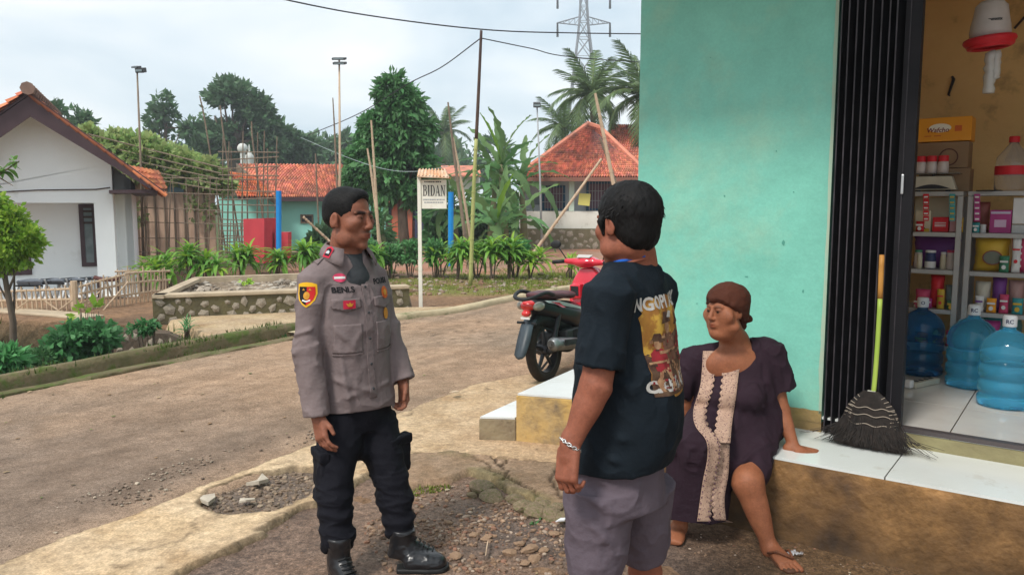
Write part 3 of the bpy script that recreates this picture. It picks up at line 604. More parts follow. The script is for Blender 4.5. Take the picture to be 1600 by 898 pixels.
# ================================================================ the shop
e_ = V(.8, -.6, 0); n_ = V(.6, .8, 0); UP = V(0, 0, 1)
PZ = .40                                     # porch top
WP = G(1265, 672, PZ); Dw = WP.dot(n_)       # facade plane n.p = Dw
def fp(px, py, d=None):                      # point on a plane parallel to the facade
    return hit(px, py, n_*(Dw if d is None else d), n_)
def sp(p): return p.dot(e_)
def wp(s, d, z): return e_*s+n_*d+UP*z
SC = sp(fp(995, 400)); SL = sp(fp(1290, 500)); SR = sp(fp(1423, 400)); SO = SR+3.0  # opening runs on unseen to the right, widened to let in more light
M_wall = mat('turquoise_paint', (.185, .52, .41), (.215, .56, .45), scale=1.1, rough=.55, bump=.10, bscale=11, c3=(.30, .52, .38), s3=1.6, t3=(.48, .72), speck=((3.0, .93), (70, .96)))
M_bandw = mat('bare_ochre_plaster', (.36, .25, .09), (.25, .17, .08), scale=7, rough=.9, bump=.4, bscale=30)
M_ochre = mat('ochre_wall_paint', (.74, .50, .22), (.66, .43, .18), scale=2, rough=.8, bump=.2, bscale=12, c3=(.33, .22, .10), s3=4, t3=(.55, .75))
M_tile = mat('white_glazed_tile', (.70, .73, .71), (.64, .66, .63), scale=2, rough=.12, spec=.6, c3=(.50, .46, .38), s3=6, t3=(.6, .8))
M_grout = mat('dirty_grout', (.12, .10, .08), rough=.9)
M_blk = mat('black_gate_paint', (.008, .008, .010), (.012, .011, .013), scale=5, rough=.55, spec=.18)
M_edge = mat('worn_steel_edge', (.10, .085, .085), rough=.4, metal=.4)
shop = thing('shop_building', 'turquoise painted shop front with folding gate and porch at the right', 'building', (wp(SC, Dw, 0)))
TH = .16
def wbox(name, s0, s1, d0, d1, z0, z1, m, parent, **k):
    mb = MB(); mb.hexa([wp(s0, d0, z0), wp(s1, d0, z0), wp(s1, d0, z1), wp(s0, d0, z1)], n_*(d1-d0)); return mb.build(name, m, parent, **k)
ZT = 3.3
fw = wbox('wall', SC, SL, Dw, Dw+TH, PZ+.05, ZT, M_wall, shop)
# brush-worn patches along the foot of the wall: bare plaster showing, with a ragged edge
def ragged(name, s0, s1, z0, z1, m, amp, seed, off, parent):
    n = 60; xs = np.linspace(s0, s1, n); top = z1+amp*(fb2(xs, xs*0, 9, seed)-.5)*2; vs = []; fs = []
    for i in range(n):
        vs += [tuple(wp(xs[i], Dw-off, z0)), tuple(wp(xs[i], Dw-off, top[i]))]
    fs = [(2*i, 2*i+2, 2*i+3, 2*i+1) for i in range(n-1)]; return mesh_obj(name, np.array(vs), fs, m, parent)
ragged('bare_plaster', SC, SL, PZ+.05, PZ+.11, M_bandw, .022, 3, .003, fw)
nb = 60; zz = np.linspace(PZ+.1, ZT, nb); ww = .012+.03*np.clip(fb2(zz, zz*0, 4, 8)-.35, 0, 1)
mesh_obj('pale_plaster_edge', np.array([tuple(wp(SL, Dw-.003, z)) for z in zz]+[tuple(wp(SL-w, Dw-.003, z)) for z, w in zip(zz, ww)]), [(i, i+1, nb+i+1, nb+i) for i in range(nb-1)], mat('faded_cream_plaster', (.42, .48, .36), (.34, .52, .40), scale=6, rough=.8), fw)
wbox('footing', SC, SL, Dw-.0, Dw+TH, PZ-.1, PZ+.05, M_bandw, shop)
wbox('lintel_wall', SL, SO, Dw, Dw+TH, 2.95, ZT, M_wall, shop); wbox('wall', SO, SO+2.6, Dw, Dw+TH, 0, ZT, M_wall, shop)
# side wall and rear, running back from the corner
sd_ = V(.49, .87, 0).normalized(); C0 = wp(SC, Dw, 0)
CS = C0+sd_*.17+e_*.002; q = [CS, C0+sd_*4.2, C0+sd_*4.2+UP*ZT, CS+UP*ZT]; MB().hexa(q, e_*.14).build('side_wall', M_wall, shop)
DB = Dw+2.35
wbox('back_wall', SC+.9, SO+2.6, DB, DB+.15, 0, ZT, M_ochre, shop)
wbox('ceiling', SC+.02, SO+2.6, Dw+TH, DB, ZT-.02, ZT+.08, mat('shop_ceiling', (.75, .70, .62), rough=.9), shop)
wbox('end_wall', SO+1.5, SO+1.62, Dw+TH, DB, .4, ZT, M_ochre, shop)
wbox('inner_wall', SC+.8, SC+.92, Dw+TH, DB, .4, ZT, M_ochre, shop)
# unseen roof sheet added over the porch to shade it
cv = MB(); cv.hexa([wp(SC-.25, Dw-.95, 3.12), wp(SO+2.6, Dw-.95, 3.12), wp(SO+2.6, Dw-.0, 3.32), wp(SC-.25, Dw-.0, 3.32)], UP*.05); cv.build('added_canopy', mat('corrugated_roof', (.7, .68, .65), rough=.6), shop)
wbox('roof', SC-.1, SO+2.6, Dw, DB+.15, ZT+.09, ZT+.14, mat('roof_sheet', (.30, .25, .2), rough=.7), shop)

# ---- porch: rendered step, glazed tiles on top
FE = G(1600, 785, PZ); FE2 = G(1215, 714, PZ); fd = (FE2-FE).normalized(); fd.z = 0; fd.normalize()
A0 = FE-fd*2.6; A1 = FE+fd*2.06                        # front edge, A1 hidden behind the standing man
ST0 = G(806, 697); ST1 = G(892, 705); sdx = (ST1-ST0).normalized(); bk = V(.49, .87, 0).normalized()
A0.z = A1.z = PZ
ZS = .36
porch = thing('porch', 'ochre rendered porch step of the shop topped with white floor tiles', 'porch', (A1.x, A1.y, 0), None)
M_face = mat('stained_shaded_ochre', (.30, .175, .075), (.20, .11, .055), scale=3.5, rough=.85, bump=.5, bscale=22, c3=(.125, .075, .045), s3=2.5, t3=(.48, .64))
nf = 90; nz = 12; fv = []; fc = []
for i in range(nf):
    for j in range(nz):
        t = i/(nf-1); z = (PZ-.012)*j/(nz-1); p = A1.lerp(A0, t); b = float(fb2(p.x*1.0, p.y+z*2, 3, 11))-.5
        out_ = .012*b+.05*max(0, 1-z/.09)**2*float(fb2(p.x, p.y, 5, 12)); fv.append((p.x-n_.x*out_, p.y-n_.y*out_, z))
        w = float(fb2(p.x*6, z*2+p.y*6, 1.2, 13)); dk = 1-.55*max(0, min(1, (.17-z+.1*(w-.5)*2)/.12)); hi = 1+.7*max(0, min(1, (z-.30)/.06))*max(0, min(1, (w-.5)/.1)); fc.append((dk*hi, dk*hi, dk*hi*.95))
M_face2 = mat('stained_shaded_ochre', (.25, .135, .055), (.155, .085, .038), scale=3.5, rough=.8, bump=.5, bscale=22, c3=(.085, .05, .03), s3=2.5, t3=(.48, .64), attr=True, speck=((6, .8), (40, .85)))  # base colour lowered to carry the porch roof's shade, besides the stains
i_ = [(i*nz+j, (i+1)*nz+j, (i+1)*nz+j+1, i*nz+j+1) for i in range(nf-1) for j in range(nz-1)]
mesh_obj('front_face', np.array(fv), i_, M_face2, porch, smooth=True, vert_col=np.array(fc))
WL = wp(SC-.0, Dw, PZ); BK = C0+sd_*1.25
top = [A1, A0, wp(SO+2.6, Dw+.02, 0), C0+e_*.02, C0+sd_*1.2]
pb = [A1+n_*.02, A0+n_*.02, wp(SO+2.4, Dw+.02, 0), C0+e_*.02+n_*.01]
MB().hexa([V(p.x, p.y, 0) for p in pb], UP*(PZ-.012)).build('step_body', M_grout, porch)
# tiles: 0.30 m squares laid along the facade, trimmed to the front line
def clip(poly, a, b):       # keep left of a->b
    r = []
    for i in range(len(poly)):
        p, q = poly[i], poly[(i+1) % len(poly)]; sp_ = (b[0]-a[0])*(p[1]-a[1])-(b[1]-a[1])*(p[0]-a[0]); sq = (b[0]-a[0])*(q[1]-a[1])-(b[1]-a[1])*(q[0]-a[0])
        if sp_ >= 0: r.append(p)
        if (sp_ >= 0) != (sq >= 0): t = sp_/(sp_-sq); r.append((p[0]+(q[0]-p[0])*t, p[1]+(q[1]-p[1])*t))
    return r
def tiles(parent, org, ex, ey, w, h, nx, ny, z, clipl, gap=.003, th=.012, nm='floor_tile', m=M_tile):
    for i in range(nx[0], nx[1]):
        for j in range(ny[0], ny[1]):
            c = [org+ex*(i*w+a)+ey*(j*h+b) for a, b in ((gap, gap), (w-gap, gap), (w-gap, h-gap), (gap, h-gap))]; pl = [(p.x, p.y) for p in c]
            for a, b in clipl: pl = clip(pl, a, b) if len(pl) > 2 else pl
            if len(pl) < 3: continue
            ar = abs(sum(pl[k][0]*pl[(k+1) % len(pl)][1]-pl[(k+1) % len(pl)][0]*pl[k][1] for k in range(len(pl))))/2
            if ar < .0008: continue
            MB().hexa([V(p[0], p[1], z-th) for p in pl], UP*th).build(nm, m, parent)
th0 = G(1440, 697, PZ)                       # foot of the threshold riser
DT = th0.dot(n_)
tj = G(1400, 722, PZ)
tiles(porch, e_*sp(tj)+n_*DT-n_*.66, e_, n_, .60, .66, (-4, 5), (0, 1), PZ, [((A1.x, A1.y), (A0.x, A0.y)), ((C0+n_*0-e_*.35).xy, (A1.x, A1.y)), ((wp(SO+2, DT, 0)).xy, (wp(SC-2, DT, 0)).xy)])
# behind the threshold line, beside the gate: strip of porch up to the wall
tiles(porch, e_*sp(tj)+n_*DT, e_, n_, .60, .20, (-4, 0), (0, 1), PZ, [((wp(SO+2, Dw, 0)).xy, (wp(SC-2, Dw, 0)).xy), ((C0).xy, (A1.x, A1.y)), (wp(SR+.0, 0, 0).xy, wp(SR+.0, 9, 0).xy)])
ZI = PZ+.085
thr = wbox('threshold', SR-.12, SO, DT+.001, Dw+.0, PZ-.02, ZI-.014, mat('threshold_render', (.30, .27, .14), (.22, .19, .10), scale=5, rough=.85, bump=.3), porch)
tiles(porch, wp(sp(G(1480, 690, ZI)), DT, 0), e_, n_, .60, Dw-DT-.0, (-1, 4), (0, 1), ZI, [(wp(SR-.12, 9, 0).xy, wp(SR-.12, 0, 0).xy)][:0])
tag(wbox('gate_rail', SR-.1, SO, Dw-.005, Dw+.045, ZI-.01, ZI+.012, M_edge, None), 'dark sliding gate rail along the shop threshold', 'rail')
# shop floor
flr = thing('shop_floor', 'glossy white tiled floor inside the shop', 'floor', wp(SR, Dw, ZI)); flr['kind'] = 'structure'; del flr['category']
wbox('screed', SC+.92, SO+1.5, Dw+.05, DB, .2, ZI-.014, M_grout, flr)
M_itile = mat('glossy_floor_tile', (.58, .56, .52), (.50, .47, .43), scale=2, rough=.10, spec=.6)
fo = G(1500, 650, ZI); tiles(flr, wp(sp(fo), Dw+.05, 0), e_, n_, .60, .60, (-3, 5), (0, 4), ZI, [((wp(SO+1.5, DB, 0)).xy, (wp(SC, DB, 0)).xy)], m=M_itile)

# ---- side steps (left end of the porch)
stp = thing('tiled_steps', 'stained yellow block steps topped with white tiles behind the man in shorts', 'steps', (ST0.x, ST0.y, 0))
M_blkc = mat('stained_yellow_render', (.58, .37, .12), (.45, .32, .16), scale=4, rough=.85, bump=.4, bscale=25, c3=(.20, .15, .10), s3=3.2, t3=(.50, .66))
M_blkg = mat('stained_grey_render', (.30, .24, .15), (.20, .15, .10), scale=4, rough=.9, bump=.4, bscale=25, c3=(.12, .09, .06), s3=5, t3=(.52, .64))
TW = mat('sunlit_white_tile', (.74, .75, .74), (.68, .68, .66), scale=3, rough=.25, spec=.5, c3=(.5, .45, .38), s3=5, t3=(.62, .8))  # brighter copy of the white tile, sunlight put into the colour
Q1 = ST0+sdx*1.15
def slab_(name, a, b, dpt, z0, z1, m, mt, ins=.006):
    MB().hexa([V(a.x, a.y, z0), V(b.x, b.y, z0), V(b.x, b.y, z1-.014), V(a.x, a.y, z1-.014)], bk*dpt).build(name, m, stp, bevel=.008)
slab_('upper_block', ST0, Q1, 1.25, 0, ZS, M_blkc, TW)
L0 = G(748, 695); slab_('lower_block', L0, ST0-sdx*.002+V(0, 0, 0), .95, 0, .195, M_blkg, TW)
for k in range(3):
    for j in range(3):
        a = ST0+sdx*(.01+.385*k)+bk*(.005+.41*j); b = a+sdx*.38; MB().hexa([V(a.x, a.y, ZS-.012), V(b.x, b.y, ZS-.012), V((b+bk*.405).x, (b+bk*.405).y, ZS-.012), V((a+bk*.405).x, (a+bk*.405).y, ZS-.012)], UP*.012).build('step_tile', TW, stp)
for j in range(2):
    a = L0+sdx*.008+bk*(.005+.47*j); b = ST0-sdx*.01+bk*(.005+.47*j); MB().hexa([V(a.x, a.y, .183), V(b.x, b.y, .183), V((b+bk*.465).x, (b+bk*.465).y, .183), V((a+bk*.465).x, (a+bk*.465).y, .183)], UP*.012).build('step_tile', TW, stp)

# ---- folding gate
gate = thing('folding_gate', 'black steel folding gate pushed open beside the turquoise wall', 'gate', wp(SL, Dw, PZ))
w_g = SR-SL; ngs = 8; r_ = random.Random(3); x0 = SL+.006; wl = w_g*.76/ngs
bks = wbox('gate_backing', SL+.004, SR-.03, Dw+.055, Dw+.07, PZ+.05, 2.95, M_blk, gate)
M_edge2 = mat('rubbed_gate_edge', (.060, .052, .060), (.02, .018, .02), scale=9, rough=.4, spec=.3)
for i in range(ngs):
    a = x0+i*wl; z0, z1 = PZ+.012, 2.95; fr = r_.uniform(.0, .03)
    mb = MB(); mb.hexa([wp(a, Dw+.05, z0), wp(a+wl*.45, Dw-.02-fr, z0), wp(a+wl*.45, Dw-.02-fr, z1), wp(a, Dw+.05, z1)], e_*.004)
    mb.hexa([wp(a+wl*.45, Dw-.02-fr, z0), wp(a+wl*.98, Dw+.05, z0), wp(a+wl*.98, Dw+.05, z1), wp(a+wl*.45, Dw-.02-fr, z1)], e_*.004); lf = mb.build('gate_leaf', M_blk, gate)
    mb = MB(); mb.box(wp(a+wl*.47, Dw-.024-fr, (z0+z1)/2), (.006, .006, z1-z0), M=Matrix([e_, n_, UP]).transposed()); mb.build('gate_edge', M_edge2, gate)
for z in ():
    for i in range(ngs): MB().box(wp(x0+wl*(i+.7), Dw-.0, z), (wl*.8, .004, .02), M=Matrix([e_, n_, UP]).transposed()).build('gate_brace', M_blk, gate)
sb = wbox('gate_stile', SR-.19*w_g, SR, Dw-.03, Dw+.03, PZ+.012, 2.95, M_blk, gate, bevel=.003)
wbox('stile_groove', SR-.135*w_g, SR-.125*w_g, Dw-.034, Dw-.03, PZ+.02, 2.94, M_edge2, gate)
hp = fp(1410, 288, Dw-.04); MB().box(hp, (.012, .012, .095), M=Matrix([e_, n_, UP]).transposed()).build('handle', mat('steel_handle', (.5, .5, .5), rough=.3, metal=.8), sb, bevel=.003)

# ================================================================ inside the shop
M_rack = mat('grey_rack_steel', (.42, .41, .40), (.36, .35, .34), scale=5, rough=.4)
M_carton = mat('brown_carton', (.30, .19, .11), (.25, .16, .09), scale=5, rough=.85)
M_orange = mat('orange_carton', (.80, .34, .02), (.76, .31, .02), scale=3, rough=.5)
def paint(n, c, r=.45, **k): return mat(n, c, tuple(x*.85 for x in c), scale=8, rough=r, **k)
M_red = paint('red_plastic', (.62, .02, .03)); M_white = paint('white_plastic', (.72, .71, .70)); M_navy = paint('navy_plastic', (.03, .04, .12)); M_purple = paint('purple_pack', (.18, .05, .25)); M_pink = paint('pink_pack', (.60, .07, .16)); M_yellow = paint('yellow_pack', (.62, .40, .04)); M_cream = paint('cream_paper', (.62, .55, .40)); M_magenta = paint('magenta_pack', (.42, .05, .22)); M_dark = paint('dark_plastic', (.03, .03, .035)); M_beige = paint('beige_plastic', (.55, .50, .40)); M_green = paint('green_pack', (.05, .22, .12)); M_film = mat('clear_film', (.85, .86, .9), rough=.08, trans=.9, spec=.6, alpha=.55)
DR = Dw+1.60                                  # rack front plane
RF = fp(1515, 300, DR)
zsh = [fp(1515, y, DR).z for y in (299, 364, 424, 487, 545)]
def rack(name, label, s0, s1):
    t = thing(name, label, 'shelf', wp((s0+s1)/2, DR, ZI)); dp = .34
    for s in (s0, s1-.032):
        for d in (DR, DR+dp-.03): wbox('post', s, s+.032, d, d+.03, ZI, zsh[0]-.03, M_rack, t, bevel=.003)
    for k, z in enumerate(zsh): wbox('shelf_board', s0 if k == 0 else s0+.033, s1 if k == 0 else s1-.033, DR-.004 if k == 0 else DR+.002, DR+dp, z-.028, z, M_rack, t, bevel=.002)
    return t
sL1 = sp(fp(1504, 300, DR))+.012; sR0 = sp(fp(1513, 300, DR)); M_shelfw = sR0+.98
rack('display_rack', 'grey steel rack of household goods left of the other rack', sL1-.80, sL1-.006); rack('display_rack', 'grey steel rack of packs behind the blue water gallons', sR0, sR0+1.0)
def pbox(px0, py0, px1, py1, d, dep):          # box whose front spans a rectangle on the plane d
    a = fp(px0, py1, d); b = fp(px1, py1, d); c = fp(px0, py0, d); s0, s1 = sp(a), sp(b); return s0, s1, d, d+dep, a.z, c.z
def pack(name, label, cat, px0, py0, px1, py1, m, d=DR+.05, dep=.1, z=None, group=None, bevel=.004, soft=False):
    s0, s1, d0, d1, z0, z1 = pbox(px0, py0, px1, py1, d, dep)
    if z is not None: z1 = z+(z1-z0) if False else z1; z0 = z
    if not soft: o = wbox(name, s0, s1, d0, d1, z0+.001, z1, m, None, bevel=bevel)
    else:
        vs = []; nx, ny = 9, 9; mb = MB()
        for sgn in (0, 1):
            for i in range(nx):
                for j in range(ny):
                    u, v = i/(nx-1), j/(ny-1); bul = (math.sin(math.pi*u)*math.sin(math.pi*min(1, v*.96+.02)))**.5; wv = .006*math.sin(u*31+v*17+px0)*bul
                    pinch = 1-.06*math.sin(math.pi*v)+.03*math.sin(v*20+u*3); s = (s0+s1)/2+(u-.5)*(s1-s0)*pinch; vs.append(wp(s, (d0+d1)/2+(1 if sgn else -1)*((d1-d0)/2*bul+.001)+wv*(1 if sgn else -1), z0+.002+(z1-z0)*v))
        fs = []
        for sgn in (0, 1):
            b_ = sgn*nx*ny
            for i in range(nx-1):
                for j in range(ny-1):
                    q = [b_+i*ny+j, b_+(i+1)*ny+j, b_+(i+1)*ny+j+1, b_+i*ny+j+1]; fs.append(tuple(q if not sgn else q[::-1]))
        for i in range(nx-1): fs += [(i*ny, nx*ny+i*ny, nx*ny+(i+1)*ny, (i+1)*ny), (i*ny+ny-1, (i+1)*ny+ny-1, nx*ny+(i+1)*ny+ny-1, nx*ny+i*ny+ny-1)]
        for j in range(ny-1): fs += [(j, j+1, nx*ny+j+1, nx*ny+j), ((nx-1)*ny+j, nx*ny+(nx-1)*ny+j, nx*ny+(nx-1)*ny+j+1, (nx-1)*ny+j+1)]
        o = mesh_obj(name, np.array([tuple(v) for v in vs]), fs, m, None, smooth=True)
    return tag(o, label, cat, group), (s0, s1, d0, z0, z1)
def printon(parent, nm, shape, m, bx, u, v, w, off=.0025):      # print on a pack's front; u,v in 0..1, w its width in pack widths
    s0, s1, d0, z0, z1 = bx; k = w*(s1-s0); return flat_print(nm, ([(x*k, y*k) for x, y in shape[0]], shape[1]), m, parent, wp(s0+(s1-s0)*u, d0-off, z0+(z1-z0)*v), e_, UP)
Z1, Z2, Z3, Z4, Z5 = zsh
DT2 = DR+.06
o, bx = pack('cardboard_box', 'orange wafer carton on top of the stacked brown cartons', 'box', 1433, 186, 1517, 223, M_orange, DT2+.04, .2)
SX = sp(fp(1517, 200, DT2+.04))
printon(o, 'oval_logo', disc2d(.5, .22), mat('pale_logo', (.85, .80, .70), rough=.5), bx, .42, .56, .42)
printon(o, 'lettering', text2d('Wafcho', .30, bold=.02, shear=.15), mat('brown_ink', (.22, .03, .02), rough=.5), bx, .38, .47, .44, .004)
printon(o, 'printed_mark', rect2d(.13, .12), mat('red_orange_ink', (.60, .12, .02), rough=.5), bx, .76, .52, 1.0)
for k_, x_ in enumerate((.2, .38)): printon(o, 'printed_mark', rect2d(.13, .018), mat('red_orange_ink', (.60, .12, .02), rough=.5), bx, x_, .24, 1.0)
o, bx = pack('cardboard_box', 'brown carton with a dark ring print under the orange one', 'box', 1432, 224, 1512, 264, M_carton, DT2+.045, .2)
ring = disc2d(.5); rg = [(x, y) for x, y in ring[0]]; ri = [(x*.86, y*.86) for x, y in ring[0]]; printon(o, 'ring_print', (rg+ri, [(i, (i+1) % 20, 20+(i+1) % 20, 20+i) for i in range(20)]), mat('dark_ink', (.10, .04, .03), rough=.6), bx, .62, .42, .38)
pack('cardboard_box', 'lowest brown carton on the rack behind the weighing scale', 'box', 1434, 264.3, 1514, 298.5, M_carton, DT2+.045, .2, z=Z1)
# weighing scale
sc = thing('weighing_scale', 'beige counter weighing scale with a steel tray', 'scale', wp(sp(fp(1452, 298, DT2-.02)), DT2, Z1))
a, b_, d0, d1, z0, z1 = pbox(1420, 276, 1494, 297, DT2-.05, .2)
MB().hexa([wp(a, d0, Z1+.012), wp(b_, d0, Z1+.012), wp(b_-.03, d0, z1), wp(a+.01, d0, z1)], n_*.085).build('body', M_beige, sc, bevel=.006)
for x in (a+.05, b_-.05): MB().lathe([(.0, 0), (.016, 0), (.016, .012), (0, .012)], wp(x, d0+.03, Z1)).build('foot', M_dark, sc)
arc = [wp(a+.02+(b_-a-.05)*t, d0-.003, Z1+.018+.03*math.sin(math.pi*t)) for t in np.linspace(0, 1, 11)]; MB().add(arc, [tuple(range(11))]).build('dial_panel', M_dark, sc, solid=.002)
MB().hexa([wp(a-.0, d0-.03, z1+.012), wp(b_+.02, d0-.03, z1+.012), wp(b_+.02, d0-.03, z1+.018), wp(a-.0, d0-.03, z1+.018)], n_*.12).build('tray', mat('steel_tray', (.30, .28, .26), rough=.25, metal=.8), sc, bevel=.002)
MB().lathe([(.01, 0), (.01, .013)], wp((a+b_)/2, d0+.03, z1), n=10).build('tray_post', M_dark, sc)
# bottles on the tray (white with red caps)
def bottle(name, label, cat, base, h, r, body_m, cap_m, group=None, neck=.35, cap_h=.12, shoulder=.72, bands=()):
    t = thing(name, label, cat, base, group); b = V(*base); y = shoulder*h
    MB().lathe([(r*.85, 0), (r, h*.04), (r, y*.5), (r*.99, y*.8), (r*.92, y), (r*neck*1.2, h*.88-cap_h*h*.3), (r*neck, h*(1-cap_h))], b, n=18).build('bottle_body', body_m, t, smooth=True)
    MB().lathe([(r*neck*1.25, h*(1-cap_h)), (r*neck*1.25, h*.985), (r*neck*1.1, h)], b, n=16).build('cap', cap_m, t, smooth=False)
    for z0, z1, m in bands: MB().lathe([(r*1.012, h*z0), (r*1.012, h*z1)], b, n=18, caps=False).build('label_band', m, t, smooth=True)
    return t
M_cloudy = mat('cloudy_plastic', (.70, .62, .60), rough=.3, trans=.2)
for k, px in enumerate((1438, 1455, 1473)):
    p = fp(px, 270, DT2-.03); bottle('sauce_bottle', ['white sauce bottle with red cap on the scale, nearest the gate', 'white sauce bottle with red cap in the middle of the scale tray', 'white sauce bottle with red cap at the right end of the scale tray'][k], 'bottle', (p.x, p.y, z1+.019), .115, .034, M_cloudy, M_red, 'bottles on the weighing scale', neck=.75, cap_h=.34, shoulder=.55)
p = fp(1580, 297, DR+.1)
M_pet = mat('clear_pet', (.80, .78, .78), rough=.06, trans=.85, spec=.6, ior=1.3)
b = bottle('water_jug', 'large clear plastic bottle with red cap and red label on the rack', 'bottle', (p.x, p.y, Z1), .345, .098, M_pet, M_red, neck=.25, cap_h=.11, shoulder=.62, bands=((.30, .46, M_red),))
p = fp(1548, 298, DR+.02); MB().box((p.x, p.y, Z1+.004), (.14, .09, .006), rz=.3).build('sheet_tray', M_dark, None); tag(bpy.context.scene.objects[-1] if False else bpy.data.objects['sheet_tray'], 'thin dark tray lying on the rack beside the clear bottle', 'tray')
# shelf 1
D1 = DR+.06
o, bx = pack('photo_card', 'cream card with a dark shoe print leaning on the top shelf', 'card', 1429, 329, 1453, 363.5, M_cream, D1, .02, z=Z2, bevel=.001); printon(o, 'shoe_print', poly2d([(-.5, -.2), (.5, -.25), (.1, .1), (-.1, .35), (-.3, .0)]), M_dark, bx, .55, .2, .4); printon(o, 'orange_stripe', rect2d(.9, .25), M_yellow, bx, .5, .08, 1)
o, bx = pack('product_box', 'red product box on the upper shelf beside the cream card', 'box', 1456, 339, 1481, 363.5, M_red, D1, .07, z=Z2)
printon(o, 'white_lettering', text2d('SALE', .4, bold=.02), M_white, bx, .5, .55, .6) if False else [printon(o, 'white_stripe', rect2d(.7, .05), M_white, bx, .5, yy, 1) for yy in (.62, .5, .4)]
pack('product_box', 'pale pink product box at the right end of the left rack upper shelf', 'box', 1483, 338, 1499, 363.5, paint('pale_pink_pack', (.62, .32, .36)), D1, .07, z=Z2)
pack('paper_stack', 'cream stack of papers behind the goods on the left rack', 'paper', 1429, 308, 1500, 333, M_cream, DR+.22, .05, z=Z2)
o, bx = pack('product_box', 'purple product box with pale border on the right rack', 'box', 1545, 328, 1579, 363.5, M_magenta, D1, .07, z=Z2); printon(o, 'pale_label', rect2d(.55, .4), paint('pale_label', (.65, .45, .62)), bx, .5, .42, 1); printon(o, 'top_strip', rect2d(.9, .12), paint('pale_label2', (.55, .48, .62)), bx, .5, .88, 1)
o, bx = pack('product_box', 'white gift box with grey scribble at the right frame edge', 'box', 1581, 309, 1625, 350, M_white, D1, .08, z=None); printon(o, 'scribble', ring, M_dark, bx, .45, .55, .3) if False else None
pack('product_box', 'flat white box under the scribbled white box', 'box', 1580, 351, 1625, 363.5, paint('grey_white', (.50, .52, .52)), D1, .09, z=Z2)
for k, (px, r, h, m) in enumerate(((1524, .017, .055, M_cloudy), (1536, .017, .055, M_white))):
    p = fp(px, 360, D1+.02); bottle('small_jar', ['small cloudy jar on the right rack by its post', 'small white jar beside the purple product box'][k], 'jar', (p.x, p.y, Z2), h, r, m, M_white, 'small jars', neck=.8, cap_h=.25, shoulder=.7)
pack('bag_of_snacks', 'faded red snack bag hanging behind the small jars', 'bag', 1519, 316, 1545, 355, paint('faded_red', (.35, .10, .08)), DR+.18, .05, soft=True, z=Z2)
# shelf 2
for k, (px, r, h, bm_, cm, nk) in enumerate(((1434, .026, .125, M_cloudy, M_green, .7), (1430, .016, .10, M_cream, M_cream, .8), (1453, .034, .125, M_navy, M_white, .75), (1473, .019, .115, M_cream, M_white, .7), (1486, .030, .13, M_cloudy, M_pink, .8))):
    p = fp(px+6*(k == 1)+0, 420, D1+.04-.03*(k == 1)); b = bottle('bottle', ['cloudy bottle with green cap on the second shelf', 'slim cream bottle in front of the green capped one', 'navy bottle with white cap and white lower label', 'slim white bottle right of the navy bottle', 'stout cloudy bottle with pink cap by the rack post'][k], 'bottle', (p.x, p.y, Z3), h, r, bm_, cm, 'bottles on the second shelf', neck=nk, bands=((.05, .4, M_white),) if k == 2 else ())
pack('cloth_pile', 'dark purple folded cloth pile behind the bottles', 'cloth', 1424, 366, 1500, 384, M_purple, DR+.22, .08, soft=True, z=Z3+.12) if False else pack('cloth_pile', 'dark purple cloth bundle behind the row of bottles', 'cloth', 1424, 369, 1498, 423, M_purple, DR+.2, .1, soft=True, z=Z3)
o, bx = pack('noodle_bag', 'large yellow snack pack with a round picture on the right rack', 'bag', 1519, 371, 1575, 423, M_yellow, D1, .11, z=Z3, soft=True)
printon(o, 'round_picture', disc2d(.5, .42), paint('grey_green_print', (.16, .17, .13)), (bx[0], bx[1], bx[2]-.012, bx[3], bx[4]), .55, .42, .5); printon(o, 'picture_rim', ([(x*1.14, y*1.14) for x, y in disc2d(.5, .42)[0]], disc2d(.5)[1]), paint('dark_red_print', (.28, .05, .04)), (bx[0], bx[1], bx[2]-.006, bx[3], bx[4]), .55, .42, .5)
o, bx = pack('snack_bag', 'bright red snack pack with white spots at the frame edge', 'bag', 1577, 371, 1622, 423, M_pink, D1, .1, z=Z3, soft=True)
for k in range(4): printon(o, 'white_spot', disc2d(.06), M_white, (bx[0], bx[1], bx[2]-.014, bx[3], bx[4]), .35, .2+.18*k, 1)
# shelf 3
for k, (a_, b__, y0, m, lb) in enumerate(((1427, 1452, 452, M_pink, 'pink packet on the third shelf nearest the gate'), (1450, 1472, 430, M_red, 'tall crinkled red packet on the third shelf'), (1474, 1494, 446, paint('teal_pack', (.22, .30, .30)), 'greyish teal packet on the third shelf by the post'), (1520, 1545, 440, M_beige, 'cream packet low on the right rack'), (1547, 1570, 434, M_purple, 'purple packet low on the right rack'), (1572, 1598, 438, paint('faded_multicolour', (.40, .24, .22)), 'faded mottled packet low on the right rack'), (1600, 1625, 434, M_pink, 'pink red packet low at the frame edge'))):
    pack('snack_bag', lb, 'bag', a_, y0, b__, 486, m, D1, .09, z=Z4, soft=True)
for k, (a_, b__, y0, m, lb) in enumerate(((1425, 1470, 505, M_white, 'pale pack on the bottom shelf of the left rack'), (1520, 1560, 500, M_magenta, 'magenta pack on the bottom shelf behind the gallons'))):
    pack('snack_bag', lb, 'bag', a_, y0, b__, 544, m, D1, .09, z=Z5, soft=True)

